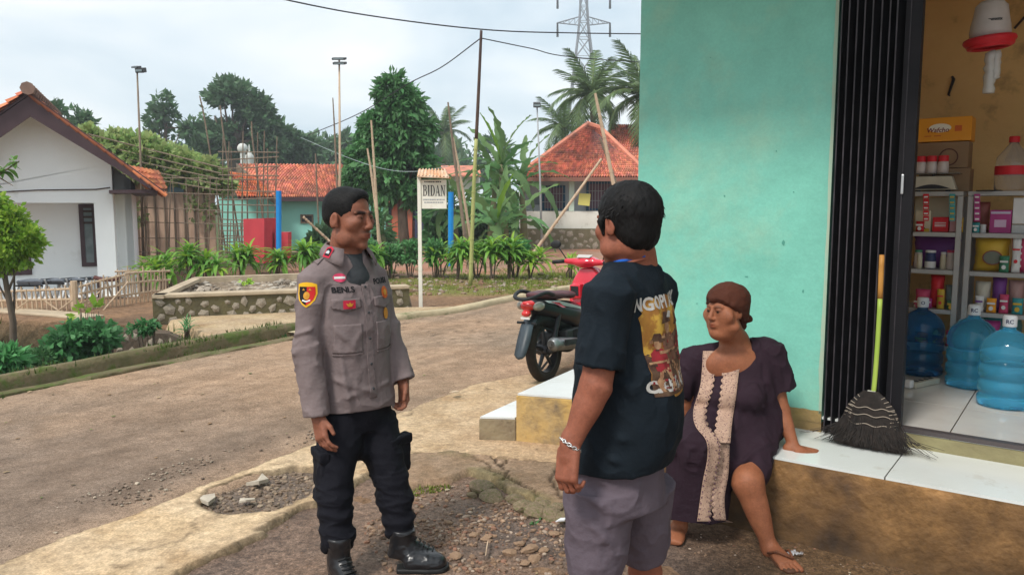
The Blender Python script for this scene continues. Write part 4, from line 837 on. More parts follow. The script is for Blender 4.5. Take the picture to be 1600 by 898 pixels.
# denser small stock: each pack with its own print
r_ = random.Random(12)
cols_ = {'red': M_red, 'white': M_white, 'purple': M_purple, 'pink': M_pink, 'yellow': M_yellow, 'cream': M_cream, 'green': M_green, 'magenta': M_magenta, 'navy': M_navy, 'teal': paint('teal_pack2', (.05, .32, .34)), 'orange': M_orange}
spots = [(1430, 1443, 346, 363, Z2, 'red', 'white', 'half hidden behind the cream card'), (1500, 1504, 340, 363, Z2, 'yellow', 'red', 'squeezed against the rack post'), (1518, 1530, 348, 363, Z2, 'teal', 'white', 'behind the two small jars'), (1582, 1596, 372, 380, Z3, 'white', 'red', 'on top of the red snack pack'), (1462, 1474, 452, 486, Z4, 'yellow', 'red', 'between the red and teal packets'), (1426, 1440, 470, 486, Z4, 'white', 'pink', 'low in front on the third shelf by the gate'), (1441, 1455, 466, 486, Z4, 'magenta', 'white', 'low in front of the pink packet'), (1478, 1492, 470, 486, Z4, 'green', 'yellow', 'low before the teal packet'), (1522, 1536, 462, 486, Z4, 'white', 'purple', 'front of the cream packet'), (1540, 1556, 466, 486, Z4, 'orange', 'white', 'front of the purple packet'), (1560, 1575, 460, 486, Z4, 'pink', 'white', 'front of the mottled packet'), (1580, 1598, 466, 486, Z4, 'teal', 'yellow', 'third shelf near the frame edge'), (1430, 1446, 518, 544, Z5, 'red', 'yellow', 'bottom shelf left'), (1450, 1468, 514, 544, Z5, 'yellow', 'navy', 'bottom shelf middle'), (1476, 1494, 516, 544, Z5, 'pink', 'white', 'bottom shelf by the post'), (1560, 1576, 400, 423, Z3, 'green', 'white', 'between the yellow and the red snack packs')]
for x0, x1, y0, y1, zz_, ca, cb, wh_ in spots:
    o, bx = pack('snack_pack', 'small %s pack with %s print, %s' % (ca, cb, wh_), 'pack', x0, y0, x1, y1, cols_[ca], DR+.012, .035, z=zz_, soft=True); bx = (bx[0], bx[1], bx[2]-.020, bx[3], bx[4])
    printon(o, 'printed_band', rect2d(.8, .22), cols_[cb], (bx[0], bx[1], bx[2]+.012, bx[3], bx[4]), .5, .68, 1) ; printon(o, 'printed_spot', disc2d(.22, .26), cols_[cb], (bx[0], bx[1], bx[2]+.012, bx[3], bx[4]), .5, .34, 1)
for px, ca, cb, lb in ((1447, 'red', 'white', 'strip of red sachets hanging from the left rack top'), (1488, 'teal', 'yellow', 'strip of teal sachets hanging beside the rack post'), (1527, 'magenta', 'white', 'strip of magenta sachets hanging on the right rack')):
    t = thing('sachet_strip', lb, 'sachets', fp(px, 303, DR-.02))
    for k in range(5):
        a = fp(px, 303+8.6*k, DR-.02); b = a-UP*.033; w = .017; o = MB().hexa([b-e_*w, b+e_*w, a+e_*w, a-e_*w], n_*(.006)).build('sachet', cols_[ca], t, bevel=.002); MB().add([b-e_*w*.7+UP*.008-n_*.001, b+e_*w*.7+UP*.008-n_*.001, b+e_*w*.7+UP*.018-n_*.001, b-e_*w*.7+UP*.018-n_*.001], [(0, 1, 2, 3)]).build('printed_band', cols_[cb], o)
# scuffs and chips on the painted wall
M_scf = mat('dark_scuff', (.09, .32, .25), rough=.8); r_ = random.Random(9)
for px, py, w, h in ((1224, 379, 3, 6), (1132, 306, 2, 2), (1166, 432, 4, 1.5), (1089, 474, 2, 1), (1213, 236, 1, 2), (1240, 300, 1.5, 1.5), (1255, 455, 2, 3), (1110, 90, 1.5, 1)):
    MB().add([fp(px+w*r_.uniform(.5, 1.1)*math.cos(a), py+h*r_.uniform(.4, 1.1)*math.sin(a), Dw-.0025) for a in np.linspace(0, 5.6, 8)], [tuple(range(8))]).build('scuff_mark', M_scf, fw)
# ---- blue water gallons
def gmat(n, c, c2): return mat(n, c, rough=.08, spec=.7, trans=.8, ior=1.15, c2=c2, scale=4, coat=.3)
M_gal = gmat('blue_polycarbonate', (.16, .68, .95), (.11, .60, .90)); M_gal2 = gmat('shaded_blue_polycarbonate', (.04, .24, .50), (.03, .18, .42)); M_gcap = paint('gallon_cap_white', (.75, .77, .80))  # the darker blue is a copy holding the shade by the gate
def gallon(label, px, pyb, m, tilt=0, txt='R'):
    g = G(px, pyb, ZI); t = thing('water_gallon', label, 'water bottle', g, 'refill water gallons on the shop floor'); r = .138; S_ = .98
    prof = [(.11, 0), (r, .012), (r, .05), (r*.93, .062), (r*.93, .078), (r, .09), (r, .135), (r*.93, .147), (r*.93, .163), (r, .175), (r, .225), (r*.93, .237), (r*.93, .253), (r, .265), (r, .31), (r*.96, .34), (r*.82, .38), (r*.55, .415), (.034, .44), (.030, .452), (.030, .475)]
    MB().lathe([(a, b*S_) for a, b in prof], g, n=36).build('bottle_body', m, t, smooth=True)
    # water inside
    cp = MB().lathe([(.033, .447), (.035, .45), (.035, .502), (.030, .510)], g, n=24).build('cap', M_gcap, t, smooth=False, bevel=.0)
    ts = text2d(txt, .03, bold=.03); vd = (CAMP-g); vd.z = 0; vd.normalize(); rt = V(-vd.y, vd.x, 0)
    a = np.array([tuple(g+UP*(.476+y)+(vd*math.cos(x/.0355)+rt*math.sin(x/.0355))*.0358) for x, y in ts[0]]); mesh_obj('lettering', a, ts[1], M_navy, t)
    return t
gallon('blue water gallon at the right frame edge, nearest of the four', 1569, 633, M_gal, txt='RC')
gallon('blue water gallon standing left of the nearest one', 1515, 603, M_gal, txt='RC'); gallon('blue water gallon partly hidden behind the other two', 1556, 572, M_gal2 if False else M_gal, txt='RC')
gallon('blue water gallon beside the gate stile, coloured dark for its shade', 1436, 583, M_gal2, txt='O')
# power strip
p0 = G(1424, 606, ZI); p1 = G(1462, 598, ZI); d_ = (p1-p0).normalized(); ps = thing('power_strip', 'dusty beige power strip with sockets on the shop floor', 'power strip', p0)
MB().box((p0+p1)/2+UP*.018, ((p1-p0).length, .055, .036), M=Matrix([d_, V(-d_.y, d_.x, 0), UP]).transposed()).build('case', M_beige, ps, bevel=.006)
for k in range(4): q = p0.lerp(p1, .18+.2*k)+UP*.0375; MB().lathe([(.015, 0), (.015, .002)], q, n=12).build('socket', M_dark, ps)
pl = MB().box(p0+UP*.03-d_*.025, (.04, .04, .05), M=Matrix([d_, V(-d_.y, d_.x, 0), UP]).transposed()).build('plug', M_white, ps, bevel=.008)
# ---- hanging jar with red cord and film rolls
hc = fp(1547, 52, Dw+.75); hg = thing('hanging_jar', 'white rounded plastic jar hanging with red plastic cord coils', 'jar', hc)
Rr = (fp(1581, 50, Dw+.75)-hc).length
bd = []; nn = 28
prof = [(.05, 1.25), (.55, 1.2), (.78, .95), (.84, .5), (.96, -.1), (1.0, -.42), (.95, -.66), (.7, -.78), (0.02, -.8)]
MB().lathe([(a*Rr, b*Rr) for a, b in prof[::-1]], hc+UP*Rr*.45, n=32).build('jar_body', paint('matt_white_plastic', (.60, .54, .52), .35), hg, smooth=True)
vd = (CAMP-hc); vd.z = 0; vd.normalize(); rt = V(-vd.y, vd.x, 0)
tt = text2d('G-MAXINDO', .016, bold=.04) if False else text2d('c-mmxnx', .022, bold=.05)
mesh_obj('lettering', np.array([tuple(hc+UP*(Rr*.55+y)+(vd*math.cos((x-.0)/(Rr*.93))+rt*math.sin((x+.012)/(Rr*.93)))*Rr*.935) for x, y in tt[0]]), tt[1], M_dark, hg)
for k, (dz, rr, ti) in enumerate(((-.40, 1.10, .10), (-.56, 1.04, .02), (-.70, .96, .07))):
    pts = [hc+UP*Rr*(dz+ti*math.cos(a))+(V(math.cos(a), math.sin(a), 0))*Rr*rr for a in np.linspace(0, 2*math.pi, 26)]; MB().tube(pts, .019-.003*k, n=8, caps=False).build('cord_coil', M_red, hg, smooth=True)
MB().tube([hc+UP*Rr*1.6, V(hc.x, hc.y, ZT)], .002, n=5).build('string', M_dark, hg)
fb_ = hc+UP*(-Rr*1.9)+rt*.0; M_filmr = mat('milky_plastic_film', (.70, .68, .64), rough=.25, trans=.35, spec=.5)
fr = thing('plastic_bag_roll', 'milky roll of thin plastic bags hanging below the red coils', 'bag roll', fb_)
for k, (dx, z0, z1, r) in enumerate(((.01, -1.3, .9, .028), (.035, -.6, .9, .024))):
    pts = [fb_+rt*(dx+.004*math.sin(3*i+k))+UP*(z0+(z1-z0)*i/10)*Rr for i in range(11)]; MB().tube(pts, [r*(1+.12*math.sin(i*2.3+k)) for i in range(11)], n=12).build('bag_roll_fold', M_filmr, fr, smooth=True)
# gecko-like dark mark: a small hook on the back wall
h0 = fp(1488, 120, DB-.004); hk = MB(); hk.tube([h0+UP*0, fp(1490, 124, DB-.02), fp(1486, 136, DB-.02), fp(1482, 148, DB-.012), fp(1484, 150, DB-.006)], [.008, .012, .010, .008, .006], n=6); tag(hk.build('wall_hook', M_dark, None), 'small dark hook stuck on the ochre back wall', 'hook')
hk = fp(1585, 45, DB-.02); tag(MB().tube([hk, fp(1600, 28, DB-.02), fp(1640, 0, DB-.02)], .008, n=6).build('cable', M_wood_dark), 'brown cable running along the ochre wall behind the jar', 'cable')

# ---- palm rib broom leaning on the gate
bt = fp(1378, 398, Dw-.05); bm_ = fp(1366, 602, Dw-.10); bb = fp(1358, 655, Dw-.13)
br = thing('broom', 'black fibre broom with a green bamboo handle leaning on the gate', 'broom', (bb.x, bb.y, PZ))
hd = cr([bt, bt.lerp(bm_, .5)+e_*.004, bm_, bb], 6)
M_hg = mat('green_broom_handle', (.28, .42, .06), (.38, .46, .09), scale=10, rough=.4, stretch=(1, 1, .3)); M_ho = mat('orange_bamboo', (.50, .24, .05), (.40, .18, .04), scale=12, rough=.5)
MB().tube(hd[:5], .0125, n=10).build('handle_tip', M_ho, br, smooth=True); MB().tube(hd[4:16], [.0115]*12, n=10).build('handle', M_hg, br, smooth=True); MB().tube(hd[15:], [.011, .011, .010, .008], n=10).build('handle_foot', M_ho, br, smooth=True)
fr_ = random.Random(2); top_c = fp(1361, 612, Dw-.11); fm = MB(); M_fib = mat('black_palm_fibre', (.012, .010, .009), (.03, .022, .018), scale=30, rough=.7)
cen = fp(1362, 610, Dw-.11); mid = fp(1361, 662, Dw-.12)
hw = (fp(1404, 660, Dw-.12)-fp(1319, 660, Dw-.12)).length/2
def head_pt(u, v):      # half-oval brush head
    w = hw*math.sin(min(1, .12+v)*math.pi/2)**.8; return cen.lerp(mid, v)+e_*(u*w)
vs = []; nu, nv = 15, 8
for sg in (-1, 1):
    for i in range(nu):
        for j in range(nv):
            u = -1+2*i/(nu-1); v = j/(nv-1); th_ = .022*math.sqrt(max(0, 1-u*u*.96)); vs.append(head_pt(u, v)+n_*sg*th_)
fs = [(s*nu*nv+i*nv+j, s*nu*nv+(i+1)*nv+j, s*nu*nv+(i+1)*nv+j+1, s*nu*nv+i*nv+j+1) for s in (0, 1) for i in range(nu-1) for j in range(nv-1)]
hd_ = MB().add(vs, fs).build('brush_head', M_fib, br)
bmx = mid-UP*.0
for k in range(1500):
    u = fr_.uniform(-1, 1)*fr_.uniform(.3, 1)**.3; a = head_pt(u, fr_.uniform(.5, 1))+n_*fr_.uniform(-.02, .012); Ln = fr_.uniform(.10, .20)*(1-.15*abs(u)); sp_ = u*.6+fr_.uniform(-.22, .22)
    b = a+(e_*sp_*.75-UP*1.0-n_*.25*fr_.random()).normalized()*Ln; c = b+(e_*(sp_*1.3)-UP*.4-n_*(.3+.3*fr_.random())).normalized()*Ln*fr_.uniform(.15, .5)
    if b.z < PZ+.006: b.z = PZ+.006+fr_.random()*.01
    c.z = max(c.z, PZ+.004+fr_.random()*.008); w = .0016; fm.add([a-e_*w, a+e_*w, b+e_*w, b-e_*w], [(0, 1, 2, 3)]); fm.add([b-e_*w, b+e_*w, c], [(0, 1, 2)])
for k in range(26):      # long stray ribs
    sg = fr_.choice((-1, 1)); a = head_pt(sg*.8, .9); b = a+e_*sg*fr_.uniform(.05, .12)-UP*fr_.uniform(.06, .1)-n_*.02; c = b+e_*sg*fr_.uniform(.03, .13)-UP*fr_.uniform(.01, .04)-n_*fr_.uniform(0, .08); c.z = max(c.z, PZ+.004); b.z = max(b.z, PZ+.01); fm.tube([a, b, c], [.002, .0016, .001], n=3)
fb0 = fm.build('bristles', M_fib, br); fb0['kind'] = 'stuff'
M_stitch = mat('pale_stitch_cord', (.30, .25, .20), rough=.8)
for v in (.50, .72, 1.0):
    pts = [head_pt(u, v+.03*math.sin(u*9))-n_*(.024*math.sqrt(max(0, 1-u*u*.96))+.003) for u in np.linspace(-.98, .98, 24)]; MB().tube(pts, .0022, n=4).build('stitching', M_stitch, br)
for sg in (-1, 1):
    for k in range(8):
        v = .15+.11*k; a = head_pt(sg*1.0, v)-n_*.008; b = head_pt(sg*.72, v+.04)-n_*.024; MB().tube([a, b], .002, n=4).build('stitching', M_stitch, br)
MB().tube([cen-UP*.012-e_*.018, cen-UP*.012+e_*.018], .013, n=10).build('binding', mat('grey_binding', (.35, .34, .30), rough=.7), br)
# crumpled foil on the ground at the porch foot
cf = G(1240, 872); fm = MB(); g = 12; fr_ = random.Random(8); vs = [V(cf.x-.05+.1*i/g+fr_.uniform(-.004, .004), cf.y-.03+.07*j/g, float(earth_h(np.array(cf.x), np.array(cf.y)))+.006+.016*fr_.random()) for i in range(g+1) for j in range(g+1)]
fm.add(vs, [(i*(g+1)+j, (i+1)*(g+1)+j, (i+1)*(g+1)+j+1, i*(g+1)+j+1) for i in range(g) for j in range(g) if math.hypot(i-g/2, (j-g/2)*1.5) < g*.5*fr_.uniform(.6, 1.1)]); tag(fm.build('plastic_wrapper', mat('crinkled_clear_plastic', (.6, .6, .62), rough=.15, spec=.8, metal=.3, alpha=.6)), 'crumpled clear plastic wrapper on the ground by the sandalled foot', 'litter')
# ================================================================ buildings behind
M_white = M_white
M_wwall = mat('white_wall_paint', (.84, .86, .86), (.80, .82, .82), scale=1.5, rough=.75, c3=(.55, .56, .53), s3=1.3, t3=(.62, .8))
M_fascia = mat('brown_fascia', (.075, .045, .05), (.06, .035, .04), scale=3, rough=.6)
M_rt = mat('orange_roof_tile', (.68, .24, .11), (.52, .17, .085), scale=3, attr=True, rough=.85, c3=(.20, .10, .07), s3=1.2, t3=(.55, .75))
M_rt2 = mat('weathered_red_roof_tile', (.66, .25, .16), (.52, .19, .125), scale=3, attr=True, rough=.9, c3=(.24, .12, .09), s3=1.4, t3=(.5, .68))
M_glass = mat('dark_window_glass', (.03, .035, .04), rough=.1, spec=.7)
M_glassg = mat('grey_window_glass', (.20, .25, .26), (.12, .16, .17), scale=3, rough=.12, spec=.7)
M_turq = mat('turquoise_house_paint', (.30, .70, .60), (.34, .74, .64), scale=1, rough=.8, c3=(.2, .45, .38), s3=1.5, t3=(.6, .8))
M_cream2 = mat('cream_house_paint', (.74, .73, .66), (.66, .64, .57), scale=1.5, rough=.85, c3=(.33, .29, .22), s3=1.6, t3=(.55, .75))
def roof_tiles(name, A, B, C, D, nu, nv, m, parent, seed=1, clipf=None, amp=.05):
    """A-B eave, D-C ridge; every tile its own curved lip"""
    A, B, C, D = map(Vector, (A, B, C, D)); n = (B-A).cross(D-A).normalized()
    if n.z < 0: n = -n
    mb = MB(); r = random.Random(seed)
    for j in range(nv):
        for i in range(nu):
            def pt(u, v): return A.lerp(B, u).lerp(D.lerp(C, u), v)
            u0, u1, v0, v1 = i/nu, (i+1)/nu, j/nv, (j+1.12)/nv; c = pt((u0+u1)/2, (v0+v1)/2)
            if clipf and not clipf((u0+u1)/2, (v0+v1)/2): continue
            um = u0+(u1-u0)*.55; jx = r.uniform(-.01, .01); lift = amp*r.uniform(.8, 1.2)
            P0, P1, P2, P3, P4, P5 = pt(u0, v0)+n*lift*.5, pt(um, v0)+n*(lift+.055), pt(u1, v0)+n*lift*.5, pt(u0, min(1, v1))+n*.0, pt(um, min(1, v1))+n*.05, pt(u1, min(1, v1))+n*.0
            q = r.uniform(.62, 1.25); col = (q, q*r.uniform(.85, 1.1), q*r.uniform(.85, 1.1)); k = [P0, P1, P2, P3, P4, P5, P0-n*lift, P1-n*(lift*.9), P2-n*lift]
            mb.add(k, [(0, 1, 4, 3), (1, 2, 5, 4), (6, 7, 1, 0), (7, 8, 2, 1)], col)
    o = mb.build(name, m, parent); o['kind'] = 'stuff'; return o
def windowpart(parent, a, b, z0, z1, depthv, fm, gm, fw_=.06, bars=0, barm=None, cross=0, name='window'):
    """window between ground points a and b"""
    d = (b-a); Ln = d.length; d = d.normalized(); f = MB()
    f.hexa([a+UP*z0, b+UP*z0, b+UP*(z0+fw_), a+UP*(z0+fw_)], depthv).hexa([a+UP*(z1-fw_), b+UP*(z1-fw_), b+UP*z1, a+UP*z1], depthv)
    f.hexa([a+UP*(z0+fw_), a+d*fw_+UP*(z0+fw_), a+d*fw_+UP*(z1-fw_), a+UP*(z1-fw_)], depthv).hexa([b-d*fw_+UP*(z0+fw_), b+UP*(z0+fw_), b+UP*(z1-fw_), b-d*fw_+UP*(z1-fw_)], depthv)
    w = f.build(name, fm, parent); w0 = a+d*fw_+depthv*.4; w1 = b-d*fw_+depthv*.4
    MB().hexa([w0+UP*(z0+fw_), w1+UP*(z0+fw_), w1+UP*(z1-fw_), w0+UP*(z1-fw_)], depthv*.1).build('pane', gm, w)
    for k in range(bars): q = a.lerp(b, (k+1)/(bars+1))-depthv*.3; MB().box(q+UP*(z0+z1)/2, (.02, .02, z1-z0)).build('bar', barm, w)
    for k in range(cross): z = z0+(z1-z0)*(k+1)/(cross+1); MB().hexa([a-depthv*.3+UP*z, b-depthv*.3+UP*z, b-depthv*.3+UP*(z+.02), a-depthv*.3+UP*(z+.02)], depthv*.2).build('bar', barm, w)
    return w
# ---- white gabled house at the left
YH = 16.6; FL = -.33
hg_ = V(-.42, .908, 0).normalized(); hf_ = V(hg_.y, -hg_.x, 0); HB = P(165, 380, YH)
def HP(px, py, off=0.0): return hit(px, py, HB+hg_*off, hg_)
def hz(p, z): return V(p.x, p.y, z)
wh = thing('house', 'white gabled house with dark brown bargeboard and orange tiled roof at the left', 'house', hz(HP(100, 440), FL))
ap = HP(45, 150, -.7); er = HP(236, 289, -.7); sl = (er-ap); hl = -sl.xy.dot(hf_.xy)*1.3; el = ap+hf_*hl; el.z = ap.z+sl.z*1.3
fm = MB(); fm.hexa([ap, er, er+UP*-.10, ap+UP*-.40], hg_*.04); fm.hexa([el, ap, ap+UP*-.40, el+UP*-.40], hg_*.04); fm.build('bargeboard', M_fascia, wh)
LD = 7.0; er2 = er+(er-ap)*.12
for nm, a, b in (('roof_slope', er2, ap), ('roof_slope', el, ap)): MB().hexa([a+UP*.02+hg_*.01, b+UP*.02+hg_*.01, b+hg_*LD+UP*.02, a+hg_*LD+UP*.02], UP*.06).build(nm, M_fascia, wh)
so_ = MB(); so_.hexa([ap+hg_*.045+UP*-.1, er+hg_*.045+UP*-.06, er+hg_*1.1+UP*-.06, ap+hg_*1.1+UP*-.1], UP*-.03); so_.hexa([ap+hg_*.045+UP*-.1, el+hg_*.045+UP*-.1, el+hg_*1.1+UP*-.1, ap+hg_*1.1+UP*-.1], UP*-.03); so_.build('soffit', M_wwall, wh)
roof_tiles('roof_tiles', er2+hg_*.1+UP*.0, er2+hg_*LD+UP*.0, ap+hg_*LD+UP*.0, ap+hg_*.1+UP*.0, 30, 12, M_rt, wh, 3, amp=.02)
roof_tiles('roof_tiles', HP(228, 297, -.5), HP(259, 296, 1.6), HP(247, 268, 1.6), HP(196, 259, -.3), 8, 4, M_rt, wh, 5, amp=.03)
roof_tiles('roof_tiles', el+hg_*LD+UP*.1, el+hg_*-.08+UP*.1, ap+hg_*-.08+UP*.1, ap+hg_*LD+UP*.1, 30, 16, M_rt, wh, 4)
rc = MB()
for k in range(16): rc.tube([ap+hg_*(-.15+k*.33)+UP*.13, ap+hg_*(.22+k*.33)+UP*.13], [.13, .105], n=8, col=(.75+.3*random.random(),)*3)
rc.build('ridge_tiles', mat('grey_brown_ridge_tile', (.30, .19, .15), (.22, .14, .11), scale=5, rough=.9, attr=True), wh)
for k in range(15):
    a = ap.lerp(er2, k/15)+hg_*.02+UP*.015; b = ap.lerp(er2, (k+1.2)/15)+hg_*.02+UP*.005; MB().tube([a, b], [.03, .042], n=7, col=(.45, .42, .42) if k < 11 else (1.15, 1.1, 1.0)).build('rake_tile', M_rt, wh)
bz = HP(120, 317).z
def zroof(p): return ap.z-.16-abs((p-ap).xy.dot(hf_.xy))*abs(sl.z)/sl.xy.length
def hw_(name, px0, px1, off, z0, z1, th, m=None, top=None):
    a, b = HP(px0, 380, off), HP(px1, 380, off); q = [hz(a, z0), hz(b, z0)]+(top or [hz(b, z1), hz(a, z1)]); return MB().hexa(q, hg_*th).build(name, m or M_wwall, wh)
c1 = HP(180, 380); l1 = HP(-160, 380); hw_('gable_wall', -160, 180, 0, bz, 0, .2, top=[hz(c1, zroof(c1)), hz(ap+hg_*.7, ap.z-.16), hz(l1, zroof(l1))])
hw_('column', 150, 180, 0, FL, bz-.002, .28)
YR = 1.3; w1 = HP(209, 380, YR-.4)
hw_('porch_wall', -200, 170, YR, FL, bz+.4, .15); hw_('corner_wall', 178, 209, YR-.4, FL, 0, .15, top=[hz(w1, zroof(w1)-.03), hz(HP(178, 380, YR-.4), zroof(HP(178, 380, YR-.4))-.03)])
MB().hexa([hz(w1, FL), hz(w1+hg_*5, FL), hz(w1+hg_*5, zroof(w1)-.03), hz(w1, zroof(w1)-.03)], -hf_*.14).build('side_wall', M_wwall, wh)
s0 = HP(180.5, 380, .02); MB().hexa([hz(s0, FL), hz(s0+hg_*.9, FL), hz(s0+hg_*.9, zroof(s0)-.05), hz(s0, zroof(s0)-.05)], -hf_*.1).build('porch_side', M_wwall, wh)
a, b = HP(-160, 380, .2), HP(170, 380, .2); MB().hexa([hz(a, bz+.03), hz(b, bz+.03), hz(b+hg_*1.1, bz+.03), hz(a+hg_*1.1, bz+.03)], UP*.05).build('porch_ceiling', M_wwall, wh)
MB().hexa([HP(170, 297, -.6), HP(246, 296, -.6), HP(246, 296, -.6)+hg_*6, HP(170, 297, -.6)+hg_*6], UP*-.07).build('eave_board', M_fascia, wh)
a, b = HP(-200, 380, -.4), HP(212, 380, -.4); MB().hexa([hz(a, FL-.2), hz(b, FL-.2), hz(b+hg_*1.7, FL-.2), hz(a+hg_*1.7, FL-.2)], UP*.2).build('porch_floor', M_conc, wh)
for px0, px1, y0, y1, f in ((127, 154, 319, 416, .09), (-30, 48, 350, 426, .12)):
    a, b = HP(px0, 400, YR-.06), HP(px1, 400, YR-.06); windowpart(wh, hz(a, 0), hz(b, 0), HP(140, y1, YR).z, HP(140, y0, YR).z, hg_*.06, M_fascia, M_glassg, f)
for k in range(3): p = HP(141, 330+9*k, YR-.09); MB().box(p, (.30, .02, .05), M=Matrix([hf_, hg_, UP]).transposed()).build('louvre', M_wood_dark, wh)
MB().tube([HP(-20, 301, -.03), HP(60, 297, -.03), HP(150, 296, -.03), HP(172, 293, -.03)], .012, n=4).build('cable', M_wood_dark, wh)
# chairs in a row in the porch
M_chm = mat('grey_chair_mesh', (.20, .22, .25), (.14, .16, .19), scale=20, rough=.6); M_steel = mat('chair_steel', (.55, .56, .56), rough=.35, metal=.5)
def wchair(px, label):
    g = HP(px, 470, -.9); g.z = FL; t = thing('waiting_chair', label, 'chair', g, 'chairs in front of the white house'); w = .27
    zb = HP(px, 446-(px-46)*.11, -.9).z
    for s in (-1, 1):
        MB().tube([g+V(s*w-.03, -.05, 0), g+V(s*w, 0, zb-FL-.2), g+V(s*w+.03, .06, zb-FL)], .035, n=6).build('frame_leg', M_steel, t)
        MB().tube([g+V(s*w, .35, 0), g+V(s*w, .1, .45)], .02, n=6).build('frame_leg', M_steel, t)
    MB().hexa([g+V(-w+.03, .0, .42), g+V(w-.03, .0, .42), g+V(w-.03, .06, zb-FL-.02), g+V(-w+.03, .06, zb-FL-.02)], V(0, .03, 0)).build('backrest', M_chm, t)
    MB().tube([g+V(-w, .03, zb-FL-.01), g+V(w, .03, zb-FL-.01)], .018, n=6).build('top_rail', M_black, t); MB().tube([g+V(0, .02, .42), g+V(0, .04, zb-FL+.02)], .016, n=5).build('back_bar', M_black, t)
    MB().box(g+V(0, .25, .42), (2*w-.04, .42, .04)).build('seat', M_chm, t)
for px, l in ((46, 'grey waiting chair under the white house window, leftmost of the row'), (80, 'grey waiting chair second from the left before the white house'), (112, 'grey waiting chair third from the left before the white house'), (142, 'grey waiting chair nearest the white house column')): wchair(px, l)
bo = G(180, 448); t = thing('wooden_bench', 'dark small curved wooden bench by the white house column', 'bench', P(168, 440, 15.4)); c = P(168, 437, 15.2)
MB().tube([c+V(-.26, 0, .05), c+V(-.1, 0, 0), c+V(.1, 0, 0), c+V(.26, 0, .05)], .04, n=8).build('seat', mat('red_brown_wood', (.10, .03, .025), rough=.5), t)
for s in (-.2, .2): MB().box(c+V(s, .03, -.25), (.04, .04, .45)).build('leg', M_wood_dark, t)

# ---- low bamboo picket fence
def picket(t, a, b, h0, h1, step, tilt, seed, rails=(.25, .75), two=True):
    d = (b-a); Ln = d.length; d = d.normalized(); r = random.Random(seed); n = int(Ln/step); me = None
    for i in range(n):
        p = a+d*(i+.5)*step; h = h0+(h1-h0)*i/n; h *= r.uniform(.9, 1.08)
        if me is None: W_ = wloc(t); o = MB().tube([W_, W_+V(.003, 0, .5), W_+V(0, 0, 1)], [.016, .015, .012], n=6).build('picket', M_bamboo, t); me = o.data
        else: o = inst(me, 'picket', t)
        o.location = p-wloc(t); o.rotation_euler = (r.uniform(-.04, .04), tilt+r.uniform(-.05, .05), 0); o.scale = (1, 1, h)
    for rz in rails: MB().tube([a+UP*(h0*rz), a.lerp(b, .5)+UP*((h0+h1)/2*rz+.01), b+UP*(h1*rz)], .018, n=6).build('rail', M_bamboo, t)
f0, f1, f2, f3 = P(-60, 489, 11.6), P(60, 490, 11.5), P(118, 490, 11.6), P(200, 489, 12.3)
for q in (f0, f1, f2, f3): q.z = .0
fn = thing('bamboo_fence', 'low bamboo picket fence on top of the stone wall below the white house', 'fence', f1); picket(fn, f0, f2, .30, .40, .075, -.03, 1, (.45, .85)); MB().tube([f2+UP*-.05, f2+UP*.46], .05, n=8).build('post', M_bamboo, fn)
for px, y0, y1 in ((20, 487, 470), (70, 470, 487), (90, 486, 468)): MB().tube([P(px, y0, 11.5), P(px+24, y1, 11.5)], .012, n=5).build('brace', M_bamboo, fn)
gt = thing('bamboo_gate', 'leaning bamboo picket gate between the white house and the stone planter', 'gate', f2); f2b = f2+V(.08, 0, 0); picket(gt, f2b, f3, .42, .56, .07, .05, 2, (.3, .62, .88))
for aa, bb_ in (((125, 488), (165, 445)), ((160, 486), (200, 440))): MB().tube([P(aa[0], aa[1], 11.7), P(bb_[0], bb_[1], 12.2)], .012, n=5).build('brace', M_bamboo, gt)
f4 = P(198, 482, 12.4); f5 = P(268, 478, 13.2); f4.z = f5.z = -.02
fn2 = thing('bamboo_fence', 'bamboo picket fence running behind the gate toward the dracaena plants', 'fence', f4); picket(fn2, f4, f5, .58, .55, .075, .0, 3, (.3, .62, .9)); f6 = P(180, 440, 15.2); f6.z = -.15; f7 = P(250, 440, 15.6); f7.z = -.15
fn3 = thing('bamboo_fence', 'farther low bamboo fence by the corner of the white house', 'fence', f6); picket(fn3, f6, f7, .52, .5, .09, .0, 4, (.4, .85))

# ---- brown woven wall, vine trellis, scaffolds
M_mat = mat('woven_bamboo_wall', (.60, .42, .31), (.50, .34, .25), scale=1.2, rough=.9, bump=.5, bscale=14, stretch=(1, 1, .25), c3=(.42, .27, .19), s3=1.3, t3=(.5, .7))
YT = 24.0
tw = thing('woven_wall', 'tall brown woven bamboo wall under the climbing vines', 'wall', P(270, 385, YT)); a, b = P(200, 390, YT), P(338, 390, YT)
npn = 9
for k in range(npn):
    x0 = a.x+(b.x-a.x)*k/npn; x1 = a.x+(b.x-a.x)*(k+1)/npn; zt = P(270, 272, YT).z
    MB().hexa([V(x0+.01, YT+.02*(k % 2), .0), V(x1-.0, YT+.02*(k % 2), 0), V(x1, YT+.02*(k % 2), zt), V(x0+.01, YT+.02*(k % 2), zt)], V(0, .05, 0)).build('panel', M_mat, tw)
    MB().tube([V(x0, YT-.05, 0), V(x0, YT-.05, zt+.1)], .03, n=6).build('pole', M_bamboo_o, tw)
MB().hexa([P(262, 300, YT-.08), P(287, 300, YT-.08), P(287, 285, YT-.08), P(262, 285, YT-.08)], V(0, .05, 0)).build('blue_panel', mat('faded_blue_sheet', (.12, .22, .28), rough=.5), tw)
